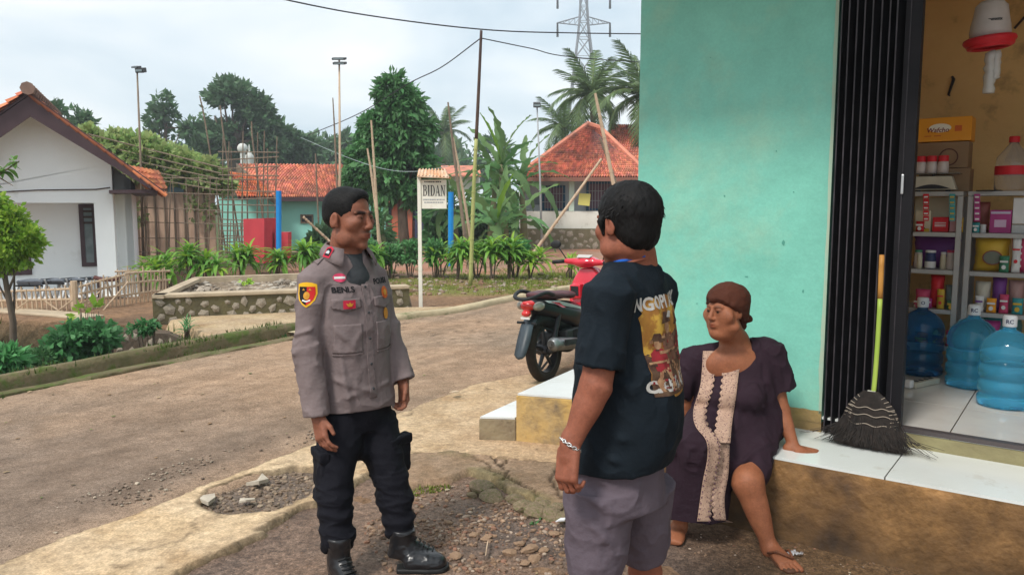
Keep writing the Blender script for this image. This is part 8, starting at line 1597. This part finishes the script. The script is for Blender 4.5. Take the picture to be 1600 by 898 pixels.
    for k in range(n):
        a = 2*math.pi*k/n; p = c+(u*math.cos(a)*.036+w*math.sin(a)*.032)+ax*.006*math.sin(a); tg = -u*math.sin(a)*.036+w*math.cos(a)*.032; tg /= np.linalg.norm(tg); rd = np.cross(tg, ax)
        B = np.stack([tg, (ax if k % 2 else rd), (rd if k % 2 else ax)], 1); pts = [tuple(p+B@np.array((math.cos(q)*.0072, math.sin(q)*.0048, 0))) for q in np.linspace(0, 2*math.pi, 9)]
        MB().tube(pts, .0021, n=5, caps=False).build('chain_link', M_sil, bk_, smooth=True)
    # rubber sandals
    for an in (anL, anR): q = SDF(an-.22, an+.22, .006); q.loft(np.array((*(an-bf*.06)[:2], .012)), np.array((*(an+bf*.19)[:2], .012)), [(0, 0, 0, .035, .014), (.6, 0, 0, .05, .014), (1, 0, 0, .035, .013)], bl, .01, n=3); garment('sandal', M_black, t, q)
man()

# ---------------------------------------------------------------- seated woman
def woman():
    t = thing('person', 'woman in brown headscarf and dark plum dress with lace sitting on the porch edge', 'person', (1.13, 3.75, 0)); up = np.array((0, 0, 1.))
    HM = frame((-.86, -.50, -.02), (-.03, 0.02, 1)); HC = ppl(1134, 485, 3.74); HS = 1.0
    bf = np.array((-.22, -.975, 0)); bl = np.array((.975, -.22, 0))         # forward, her left (picture right)
    nb = ppl(1148, 538, 3.83); ch = ppl(1148, 610, 3.80); pe = ppl(1150, 690, 3.90); pe[2] = .50
    shR = ppl(1090, 562, 3.88); shL = ppl(1198, 550, 3.84); elL = ppl(1219, 640, 3.80); wrL = ppl(1243, 703, 3.69); elR = ppl(1068, 640, 3.90); wrR = ppl(1048, 700, 3.95)
    knL = ppl(1168, 752, 3.47); anL = ppl(1205, 862, 3.38); knR = ppl(1082, 700, 3.50); anR = ppl(1062, 822, 3.60); hiL = ppl(1180, 700, 3.84); hiR = ppl(1118, 700, 3.88)
    hiL[2] = hiR[2] = .50
    S = SDF((.60, 3.02, -.02), (1.62, 4.20, 1.30), .0042)
    W = head(S, HC, HM, HS, fat=.029, mouth_open=.0006, chin2=1); S.cap(HC+HM@(np.array((0, -.010, -.06))*HS), nb, .056, .068, .02); S.cap(nb+up*.02, nb-up*.06, .066, .085, .03)
    S.loft(pe, nb-up*.03, [(0, 0, 0, .16, .13), (.4, 0, 0, .16, .13), (.8, 0, 0, .15, .105), (1, 0, 0, .085, .075)], bl, .03); S.ell(nb-up*.095+bf*.050, (.145, .066, .095), None, .05)
    for a, b, c in ((shL, elL, wrL), (shR, elR, wrR)): S.cap(nb-up*.06, a, .05, .052, .03); S.cap(a, b, .054, .046, .02); S.loft(b, c, [(0, 0, 0, .044, .044), (.3, 0, 0, .042, .040), (.7, 0, 0, .031, .029), (1, 0, 0, .026, .024)], (0, 1, 0), .02)
    S.cap(hiL, knL, .09, .068, .03); S.ell(knL+bf*.01, (.064, .064, .070), None, .03); S.loft(knL, anL, [(0, 0, 0, .062, .062), (.25, 0, .0, .062, .066), (.5, 0, 0, .054, .056), (.8, 0, 0, .038, .038), (1, 0, 0, .034, .036)], (1, 0, 0), .03)
    S.cap(hiR, knR, .09, .065, .03); S.cap(knR, anR, .06, .034, .02)
    # left foot with toes
    ft = G(1216, 893); fd_ = np.array((.22, -.97, 0)); fd_ /= np.linalg.norm(fd_); fs_ = np.cross(fd_, up); hl = np.array((anL[0]-.005, anL[1]+.03, .035)); S.cap(anL, hl, .034, .034, .02)
    S.loft(hl+up*.005, hl+fd_*.17-up*.012, [(0, 0, 0, .032, .034), (.45, 0, 0, .036, .030), (.8, 0, 0, .046, .020), (1, 0, 0, .044, .015)], fs_, .02)
    for i, (o, l_, r) in enumerate(((-.033, .205, .0135), (-.012, .208, .0095), (.006, .200, .009), (.022, .190, .0085), (.037, .178, .008))): S.cap(hl+fd_*.155+fs_*o-up*.012, hl+fd_*l_+fs_*o*1.1-up*.022, r, r*.95, .005)
    h2 = np.array((anR[0], anR[1]+.02, .035)); S.cap(anR, h2, .034, .034, .02); S.loft(h2, h2+np.array((-.06, -.16, -.01)), [(0, 0, 0, .032, .032), (.8, 0, 0, .045, .020), (1, 0, 0, .04, .014)], (1, -.3, 0), .02)
    d = ppl(1262, 726, 3.62)-wrL; wrl = wrL.copy(); dh = np.array((.80, -.38, -.10)); hand(S, wrl, dh, (.1, -.25, 1), (-.6, -.75, 0), 1.12, (.12, .45, 1.0, 1.15), .9, spread=.13, thumb_in=.25)
    hand(S, wrR, (-.2, .1, -1), (-1, 0, 0), (0, -1, 0), .95)
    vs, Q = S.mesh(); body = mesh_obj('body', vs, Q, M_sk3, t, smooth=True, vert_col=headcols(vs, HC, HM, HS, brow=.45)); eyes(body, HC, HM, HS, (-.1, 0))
    # headscarf, knotted behind
    K = SDF(HC-.2, HC+.2, .004); K.ell(W(0, -.018, .046), np.array((.097, .118, .094))*HS, HM, .01); K.ell(W(0, -.045, .0), np.array((.082, .082, .075))*HS, HM, .02)
    K.cutplane(W(0, .05, .036), HM@np.array((0, .62, -.78)), k=.006, lo=HC-.25, hi=HC+.25)
    K.cap(W(-.078, .030, .036), W(0, .084, .060), .010, .010, .02); K.cap(W(.078, .030, .036), W(0, .084, .060), .010, .010, .02); K.cap(W(-.078, .030, .036), W(-.06, -.08, -.03), .010, .012, .02); K.cap(W(.078, .030, .036), W(.06, -.08, -.03), .010, .012, .02)
    K.ell(W(0, -.105, -.035), (.030, .030, .024), None, .02); K.ell(W(.01, -.145, -.055), (.036, .040, .022), None, .01); K.cap(W(0, -.12, -.04), W(.035, -.15, -.095), .018, .022, .01)
    kl = [(W(-.07, .05, .06), W(-.02, -.10, .06), .007, .005), (W(.03, .07, .09), W(.05, -.10, .02), .007, .005), (W(.07, .05, .05), W(.06, -.1, -.01), .006, .005), (W(0, .08, .10), W(0, -.10, .07), .007, .003), (W(.085, .03, .05), W(.07, -.08, .0), .005, -.004)]
    garment('headscarf', M_scarf, t, K, lambda v, n: wrinkle(folds(v, n, kl), n, .004, (14, 14, 14), 3))
    # dress
    D = SDF((.55, 3.02, .04), (1.66, 4.25, 1.16), .0055)
    D.loft(pe-up*.07, nb-up*.02, [(0, 0, 0, .225, .18), (.2, 0, -.01, .225, .20), (.42, 0, -.01, .205, .19), (.62, 0, -.005, .195, .175), (.80, 0, 0, .19, .14), (.92, 0, 0, .155, .11), (1, 0, 0, .10, .085)], bl, .03, n=2.2)
    D.ell(ch+bf*.12+bl*.06-up*.01, (.075, .06, .065), None, .05); D.ell(ch+bf*.12-bl*.07-up*.01, (.075, .06, .065), None, .05); D.ell(ppl(1150, 665, 3.72), (.15, .11, .11), None, .05)
    for a, b, cu in ((shL, elL, ppl(1214, 600, 3.82)), (shR, elR, ppl(1064, 604, 3.90))):
        D.cap(nb-up*.05, a, .070, .074, .04); ax = (cu-a)/np.linalg.norm(cu-a); e = cu+ax*.035; D.loft(a+up*.02, e, [(0, 0, 0, .082, .078), (.5, 0, 0, .082, .080), (1.0, 0, 0, .086, .076)], (1, 0, 0), .03, capk=.003); D.cap(e-ax*.01, e+ax*.07, .07, .07, .003, 's')
    # lap and skirt
    D.cap(hiL+up*.01, ppl(1172, 742, 3.56)+up*.03, .125, .098, .05); D.cap(hiR+up*.01, knR+up*.02, .125, .100, .05)
    kR = knR; hem = ppl(1078, 822, 3.52)
    D.loft(kR+up*.05, hem, [(0, 0, 0, .095, .075), (.3, .00, 0, .118, .090), (.65, .01, .0, .135, .092), (1.0, .015, .0, .150, .095)], bl, .05, capk=.004)
    D.cap(ppl(1135, 735, 3.55), ppl(1120, 815, 3.50), .050, .048, .04); D.cap(ppl(1200, 725, 3.72), ppl(1180, 770, 3.72), .09, .05, .04)
    D.ell(ppl(1130, 712, 3.60), (.11, .11, .07), None, .05); D.ell(ppl(1138, 690, 3.68), (.13, .10, .07), None, .05)
    # neckline
    D.cap(nb+up*.06, nb-up*.0, .088, .078, .005, 's'); D.ell(nb+bf*.14-up*.028-bl*.040, (.118, .095, .080), None, .006, 's')
    # skirt opening over the left knee
    D.ell(knL+bf*.035-up*.075+bl*.01, (.082, .12, .085), None, .01, 's'); D.cutplane(ppl(1100, 822, 3.4), -up, k=.004, lo=np.array((.55, 3.0, .0)), hi=np.array((1.7, 4.2, .30)))
    fl = [(ppl(1075, 700, 3.4), ppl(1062, 815, 3.38), .014, .013), (ppl(1092, 710, 3.38), ppl(1090, 818, 3.36), .012, -.013), (ppl(1110, 720, 3.38), ppl(1112, 820, 3.36), .013, .010), (ppl(1058, 690, 3.45), ppl(1046, 810, 3.44), .013, -.010), (ppl(1130, 720, 3.42), ppl(1132, 825, 3.4), .012, -.014), (ppl(1200, 690, 3.6), ppl(1150, 730, 3.45), .014, .012), (ppl(1215, 710, 3.6), ppl(1165, 745, 3.45), .012, -.010), (ppl(1180, 640, 3.62), ppl(1215, 680, 3.62), .014, .011), (ppl(1120, 690, 3.5), ppl(1080, 700, 3.4), .013, .009), (ppl(1195, 560, 3.72), ppl(1190, 640, 3.7), .014, -.010), (ppl(1175, 590, 3.66), ppl(1200, 655, 3.65), .013, .009), (ppl(1215, 570, 3.75), ppl(1222, 605, 3.75), .010, .007), (ppl(1095, 590, 3.7), ppl(1085, 660, 3.66), .012, .009)]
    dress, v, Q = garment('dress', M_dr, t, D, lambda v, n: wrinkle(folds(v, n, [(a, b, w, h*1.5) for a, b, w, h in fl]), n, .013, (6, 6, 3.6), 22)); bv = bvh_of(v, Q)
    # lace strips laid down the front
    M_lace = mat('cream_lace', (.46, .31, .23), (.38, .25, .18), scale=70, rough=.9, c3=(.10, .05, .06), s3=140, t3=(.56, .60))
    M_hole = mat('lace_eyelet', (.10, .05, .07), rough=.9)
    def lace(pts, w0, inner):
        lift = .006     # pts in picture px; scalloped on the inner side; laid on along the sight line
        c = cr([V(a, b, 0) for a, b in pts], 18); vs = []; fs = []; n = len(c); L_ = 0
        for i, p in enumerate(c):
            if i: L_ += (c[i]-c[i-1]).length
            sc = w0-1.5+4.2*abs(math.sin(L_*math.pi/10.0)); vs.append((p.x, p.y, -w0, sc))
        rows = []
        for (x, y, a, b) in vs: rows.append([(x+(-a if False else 0)+s_, y) for s_ in ((-w0 if inner > 0 else -b), -w0*.33, w0*.33, (b if inner > 0 else w0))])
        TT = np.full((n, 4), np.nan); OD = {}
        for i, row in enumerate(rows):
            for j, (x, y) in enumerate(row):
                o = V(*ppl(x, y, 2.9)); d = (o-CAMP).normalized(); OD[i, j] = (o, d); h = bv.ray_cast(o, d, 1.6)
                if h[0] is not None: TT[i, j] = (h[0]-o).length
        col_ = np.nanmin(TT, axis=1); idx = np.arange(n); gd = ~np.isnan(col_); 
        for j in range(4):
            q = TT[:, j]; g2 = ~np.isnan(q); q = np.interp(idx, idx[g2], q[g2]) if g2.any() else np.interp(idx, idx[gd], col_[gd]); q = np.minimum(q, col_+.02)
            m_ = np.array([q[max(0, i-1):i+2].min() for i in range(n)]); TT[:, j] = np.array([m_[max(0, i-1):i+2].mean() for i in range(n)])
        A = [tuple(OD[i, j][0]+OD[i, j][1]*(TT[i, j]-lift)) for i in range(n) for j in range(4)]; F = [(4*i+j, 4*i+4+j, 4*i+5+j, 4*i+1+j) for i in range(n-1) for j in range(3)]
        mesh_obj('lace_strip', np.array(A), F, M_lace, dress, smooth=True, solid=.002)
        mb = MB(); L_ = 0
        for i in range(1, n): 
            for (a, q) in ((-w0*.5, 1), (w0*.45, 1)):
                if (i+2*(a > 0)) % 4: continue
                o = V(*ppl(c[i].x+a, c[i].y, 2.9)); d = (o-CAMP).normalized(); h = bv.ray_cast(o, d, 1.6)
                if h[0] is None: continue
                r = d.cross(V(0, 0, 1)).normalized(); u = r.cross(d); p = A[4*i+(0 if a < 0 else 3)]; p = V(*p)*.7+V(*A[4*i+(1 if a < 0 else 2)])*.3-d*.0015; mb.add([p+r*.0035*math.cos(k*1.047)+u*.0045*math.sin(k*1.047) for k in range(6)], [(0, 1, 2, 3, 4, 5)])
        mb.build('eyelets', M_hole, dress)['kind'] = 'stuff'
    lace([(1108, 548), (1104, 600), (1093, 640), (1096, 664), (1113, 688), (1115, 715), (1108, 750), (1102, 790), (1097, 826)], 9.5, 1)
    lace([(1150, 550), (1143, 580), (1138, 620), (1132, 660), (1129, 692)], 12, -1); lace([(1131, 693), (1129, 740), (1123, 780), (1127, 828)], 9, -1)
    # sandal
    q = SDF(np.array((hl[0]-.1, hl[1]-.28, -.02)), np.array((hl[0]+.16, hl[1]+.08, .05)), .005); a = np.array((hl[0], hl[1]+.02, .009)); q.loft(a, a+fd_*.235, [(0, 0, 0, .036, .012), (.35, 0, 0, .036, .012), (.75, 0, 0, .050, .012), (1, 0, 0, .035, .011)], fs_, .01, n=3); sn_ = garment('sandal', mat('brown_sandal', (.10, .045, .025), rough=.6), t, q)[0]
    tp = hl+fd_*.165-up*.0+fs_*-.022
    for o in (-1, 1): MB().tube([tp+up*.012, hl+fd_*.12+fs_*o*.030+up*.030, hl+fd_*.07+fs_*o*.045+up*-.0], .0055, n=6).build('strap', mat('strap_brown', (.16, .06, .03), rough=.6) if not bpy.data.materials.get('strap_brown') else bpy.data.materials['strap_brown'], sn_, smooth=True)
woman()
# ================================================================ parked scooter motorcycle
def scooter():
    R0 = G(853, 598); R0.z = 0.01; F0 = P(944, 500, 7.85); d = (F0-R0); d.z = 0; d.normalize(); l = V(-d.y, d.x, 0); t = thing('motorcycle', 'red and black scooter motorcycle parked behind the tiled steps, seen from its rear', 'motorcycle', R0)
    lean = R(4); lz = (UP*math.cos(lean)+l*math.sin(lean)); ll = l
    def B(x, y, z): return R0+d*x+ll*y+lz*z
    A = Matrix([d, ll, lz]).transposed(); Bn = lambda x, y, z: np.array(B(x, y, z)[:])
    M_red_p = mat('glossy_red_paint', (.62, .012, .035), rough=.18, spec=.6, coat=.6); M_bk = mat('black_body_plastic', (.014, .014, .016), rough=.3, spec=.35, coat=.1); M_bk2 = mat('matt_black_plastic', (.018, .019, .02), rough=.55); M_sil2 = mat('silencer_steel', (.30, .31, .32), (.16, .16, .17), scale=12, rough=.35, metal=.6); M_tyre = mat('dusty_tyre', (.05, .035, .028), (.025, .02, .018), scale=15, rough=.85)
    M_alloy = mat('dark_alloy', (.05, .05, .055), rough=.4, metal=.6); M_tail = mat('red_tail_lens', (.60, .02, .02), rough=.12, spec=.7, coat=.5); M_smoke = mat('smoky_clear_lens', (.30, .27, .22), rough=.1, spec=.7, coat=.5); M_seat = mat('maroon_seat', (.11, .035, .04), (.08, .03, .035), scale=8, rough=.45); M_wst = mat('silver_stripe', (.55, .56, .56), rough=.3); M_grm = mat('grey_mudguard', (.055, .075, .09), (.04, .05, .06), scale=6, rough=.4)
    def wheel(x, r):
        w = None; pts = [B(x+math.cos(a)*(r-.045), 0, r+math.sin(a)*(r-.045)) for a in np.linspace(0, 2*math.pi, 41)]
        ty = MB(); n = 10
        vs = []; fs = []
        for i in range(40):
            a = 2*math.pi*i/40
            for k in range(n): q = 2*math.pi*k/n; rr = (r-.045)+.045*math.cos(q); vs.append(B(x+math.cos(a)*rr, .042*math.sin(q), r+math.sin(a)*rr))
        fs = [(i*n+k, ((i+1) % 40)*n+k, ((i+1) % 40)*n+(k+1) % n, i*n+(k+1) % n) for i in range(40) for k in range(n)]
        wh_ = MB().add(vs, fs).build('wheel', M_tyre, t, smooth=True); mb = MB(); vs = []
        for i in range(32):
            a = 2*math.pi*i/32
            for rr, y in ((r-.075, -.03), (r-.095, -.03), (r-.095, .03), (r-.075, .03)): vs.append(B(x+math.cos(a)*rr, y, r+math.sin(a)*rr))
        mb.add(vs, [(i*4+k, ((i+1) % 32)*4+k, ((i+1) % 32)*4+(k+1) % 4, i*4+(k+1) % 4) for i in range(32) for k in range(4)])
        for k in range(5): a = k*1.2566+.3; mb.tube([B(x, 0, r), B(x+math.cos(a)*(r-.09), 0, r+math.sin(a)*(r-.09))], [.022, .014], n=6)
        mb.lathe([(.05, -.05), (.05, .05)], B(x, 0, r), n=16, ax=Matrix([d, lz, ll]).transposed()); mb.build('rim', M_alloy, wh_); return wh_
    wheel(0, .29); wheel(1.25, .28)
    def panel(name, m, fn, lo, hi, h=.008, smooth=True):
        pts = [Bn(x, y, z) for x in (lo[0], hi[0]) for y in (lo[1], hi[1]) for z in (lo[2], hi[2])]; S = SDF(np.min(pts, 0)-.03, np.max(pts, 0)+.03, h); fn(S); v, Q = S.mesh(); return mesh_obj(name, v, Q, m, t, smooth=True, vert_col=np.ones((len(v), 3)))
    dn, ln_, un = np.array(d[:]), np.array(ll[:]), np.array(lz[:]); Mx = np.stack([dn, ln_, un], 1)
    # tail body
    panel('side_panel', M_bk, lambda S: (S.loft(Bn(-.24, 0, .73), Bn(.62, 0, .52), [(0, 0, 0, .075, .045), (.15, 0, 0, .115, .075), (.5, 0, 0, .150, .105), (.8, 0, 0, .155, .13), (1, 0, 0, .13, .12)], ln_, .02, n=2.4)), (-.3, -.2, .3), (.7, .2, .85))
    panel('seat', M_seat, lambda S: (S.loft(Bn(-.16, 0, .80), Bn(.56, 0, .745), [(0, 0, 0, .07, .025), (.2, 0, 0, .11, .04), (.5, 0, 0, .125, .040), (.62, 0, 0, .120, .030), (.9, 0, 0, .095, .035), (1, 0, 0, .05, .02)], ln_, .02, n=2.6, capk=.03)), (-.25, -.2, .65), (.65, .2, .9))
    panel('tail_lamp', M_tail, lambda S: (S.ell(Bn(-.22, 0, .72), (.07, .078, .050), Mx, .01), S.ell(Bn(-.27, 0, .655), (.035, .045, .030), Mx, .02)), (-.36, -.12, .58), (-.1, .12, .82), .005)
    for sgn in (-1, 1): panel('indicator_lens', M_smoke, lambda S: S.ell(Bn(-.185, sgn*.082, .715), (.080, .042, .042), Mx, .01), (-.3, sgn*.09-.06, .62), (-.06, sgn*.09+.06, .8), .005)
    MB().tube(cr([B(.02, .12, .80), B(-.14, .13, .83), B(-.30, .09, .80), B(-.34, 0, .785), B(-.30, -.09, .80), B(-.14, -.13, .83), B(.02, -.12, .80)], 5), .017, n=8).build('grab_rail', M_bk2, t, smooth=True)
    # mudguard and plate
    mg = MB(); L0 = [(-.20, .060, .60), (-.27, .062, .55), (-.34, .066, .43), (-.42, .055, .31), (-.43, .030, .285)]; vs = []
    for x, w, z in L0: vs += [B(x, -w, z), B(x-.018, 0, z-.005), B(x, w, z)]
    mg.add(vs, [(3*i+j, 3*i+3+j, 3*i+4+j, 3*i+1+j) for i in range(4) for j in (0, 1)]); mg.build('rear_mudguard', M_grm, t, smooth=True, solid=.008); MB().box(B(-.29, 0, .615), (.012, .09, .016), M=A).build('plate_lamp', M_white, t)
    for sgn in (-1, 1): MB().tube([B(-.25, sgn*.04, .57), B(-.27, sgn*.10, .57)], .012, n=7).build('reflector_stalk', M_bk2, t)
    # inner fender, engine, swing arm
    panel('inner_fender', M_bk2, lambda S: (S.cap(Bn(-.02, 0, .585), Bn(.36, 0, .50), .085, .10, .02), S.cap(Bn(-.16, 0, .56), Bn(-.02, 0, .60), .05, .08, .02)), (-.25, -.15, .35), (.5, .15, .75), .01)
    panel('engine', mat('engine_metal', (.06, .06, .062), (.03, .03, .03), scale=10, rough=.5, metal=.4), lambda S: (S.rbox(Bn(.30, .05, .33), (.20, .09, .10), Mx, .03), S.cap(Bn(.35, -.04, .32), Bn(.35, .10, .32), .10, .10, .02), S.cap(Bn(.02, .09, .29), Bn(.30, .09, .31), .045, .07, .02), S.cap(Bn(0, -.07, .29), Bn(0, .11, .29), .03, .04, .01), S.rbox(Bn(.30, -.10, .40), (.12, .05, .06), Mx, .02)), (-.08, -.2, .15), (.55, .2, .5), .009)
    for k in range(5): MB().box(B(.30+.02*k, -.155, .40), (.006, .012, .10), M=A).build('cooling_fin', M_alloy, t)
    ex = panel('silencer', M_sil2, lambda S: (S.cap(Bn(-.10, -.165, .375), Bn(.30, -.165, .325), .062, .052, .01), S.cap(Bn(.30, -.165, .325), Bn(.52, -.10, .22), .03, .018, .03)), (-.2, -.25, .15), (.6, -.05, .5), .006)
    MB().lathe([(.0, 0), (.034, 0), (.034, .012), (.016, .014), (.016, -.02)], B(-.16, -.165, .383), n=16, ax=Matrix([ll, lz, d]).transposed()).build('silencer_tip', mat('dull_pipe', (.10, .095, .09), rough=.5, metal=.5), ex)
    MB().hexa([B(-.02, -.228, .41), B(.22, -.218, .385), B(.22, -.226, .34), B(-.02, -.233, .355)], -ll*.006).build('heat_shield', M_bk2, ex, bevel=.002)
    MB().tube([B(.0, .10, .31), B(.10, .13, .62)], .022, n=8).build('shock_absorber', M_alloy, t); MB().tube([B(.0, -.09, .31), B(.10, -.12, .62)], .022, n=8).build('shock_absorber', M_alloy, t)
    MB().tube([B(.42, .10, .22), B(.34, .26, .01)], .012, n=6).build('side_stand', M_bk2, t)
    # stripe decals raised on the side panel
    for sgn in (-1,):
        S_ = lambda x, z, o=.0: B(x, sgn*(.158+o), z)
        MB().add([S_(-.12, .760, -.055), S_(.10, .735, -.012), S_(.48, .640, .002), S_(.48, .618, .004), S_(.10, .700, -.004), S_(-.08, .735, -.035)], [(0, 1, 2, 3, 4, 5)]).build('silver_stripe', M_wst, t)
        MB().add([S_(-.05, .745, -.03), S_(.06, .728, -.008), S_(.16, .672, .004), S_(.10, .68, .002)], [(0, 1, 2, 3)]).build('red_flash', M_red_p, t)
    # footboard, leg shield, front cowl
    panel('footboard', M_bk, lambda S: (S.rbox(Bn(.74, 0, .34), (.20, .13, .035), Mx, .02), S.cap(Bn(.55, 0, .48), Bn(.66, 0, .36), .09, .07, .03)), (.5, -.2, .2), (1., .2, .6), .01)
    panel('leg_shield', M_red_p, lambda S: (S.loft(Bn(.86, 0, .30), Bn(.98, 0, .96), [(0, 0, 0, .12, .05), (.3, 0, 0, .17, .05), (.62, 0, 0, .205, .055), (.85, 0, 0, .16, .07), (1, 0, 0, .09, .07)], ln_, .02, n=2.5), S.rbox(Bn(.86, .09, .74), (.045, .060, .07), Mx, .01), S.cap(Bn(.60, 0, .60), Bn(.84, 0, .56), .055, .08, .04)), (.5, -.26, .2), (1.1, .26, 1.05), .008)
    MB().box(B(.812, .09, .745), (.006, .085, .095), M=A).build('glove_box', M_bk2, t, bevel=.01)
    panel('handle_cowl', M_red_p, lambda S: (S.ell(Bn(.93, 0, 1.03), (.10, .13, .060), Mx, .02), S.cap(Bn(.90, -.06, 1.03), Bn(.88, -.20, 1.035), .042, .026, .02), S.cap(Bn(.90, .06, 1.03), Bn(.88, .20, 1.035), .042, .026, .02)), (.75, -.25, .9), (1.1, .25, 1.15), .007)
    MB().add([B(.855, -.07, 1.075), B(.855, .07, 1.075), B(.92, .08, 1.098), B(.92, -.08, 1.098)], [(0, 1, 2, 3)]).build('speedometer', mat('pale_instrument_glass', (.5, .45, .42), rough=.15), t, solid=.006)
    for sgn in (-1, 1):
        g = MB().tube([B(.88, sgn*.20, 1.035), B(.84, sgn*.34, 1.02)], [.019, .019], n=10).build('grip', M_bk2, t, smooth=True); MB().tube(cr([B(.91, sgn*.20, 1.03), B(.92, sgn*.27, 1.025), B(.90, sgn*.35, 1.01)], 4), .007, n=6).build('brake_lever', M_alloy, g)
        m_ = MB().tube(cr([B(.89, sgn*.20, 1.05), B(.86, sgn*.24, 1.13), B(.86, sgn*.27, 1.17)], 4), .006, n=6).build('mirror_stem', M_bk2, t, smooth=True)
        panel('mirror', M_bk2, lambda S: S.ell(Bn(.86, sgn*.30, 1.20), (.018, .062, .042), Mx, .01), (.8, sgn*.3-.08, 1.12), (.92, sgn*.3+.08, 1.28), .006)
        MB().tube([B(.98, sgn*.06, .80), B(1.23, sgn*.07, .29)], .022, n=8).build('fork', M_alloy, t)
    panel('front_mudguard', M_red_p, lambda S: (S.ell(Bn(1.24, 0, .50), (.22, .065, .10), Mx, .01), S.ell(Bn(1.25, 0, .30), (.30, .09, .285), Mx, .006, 's')), (.95, -.12, .35), (1.55, .12, .65), .008)
    panel('front_cowl', M_red_p, lambda S: (S.ell(Bn(1.02, 0, .82), (.10, .16, .16), Mx, .03), S.ell(Bn(1.08, 0, .68), (.07, .10, .12), Mx, .03)), (.85, -.2, .5), (1.2, .2, 1.05), .009)
    return t
scooter()
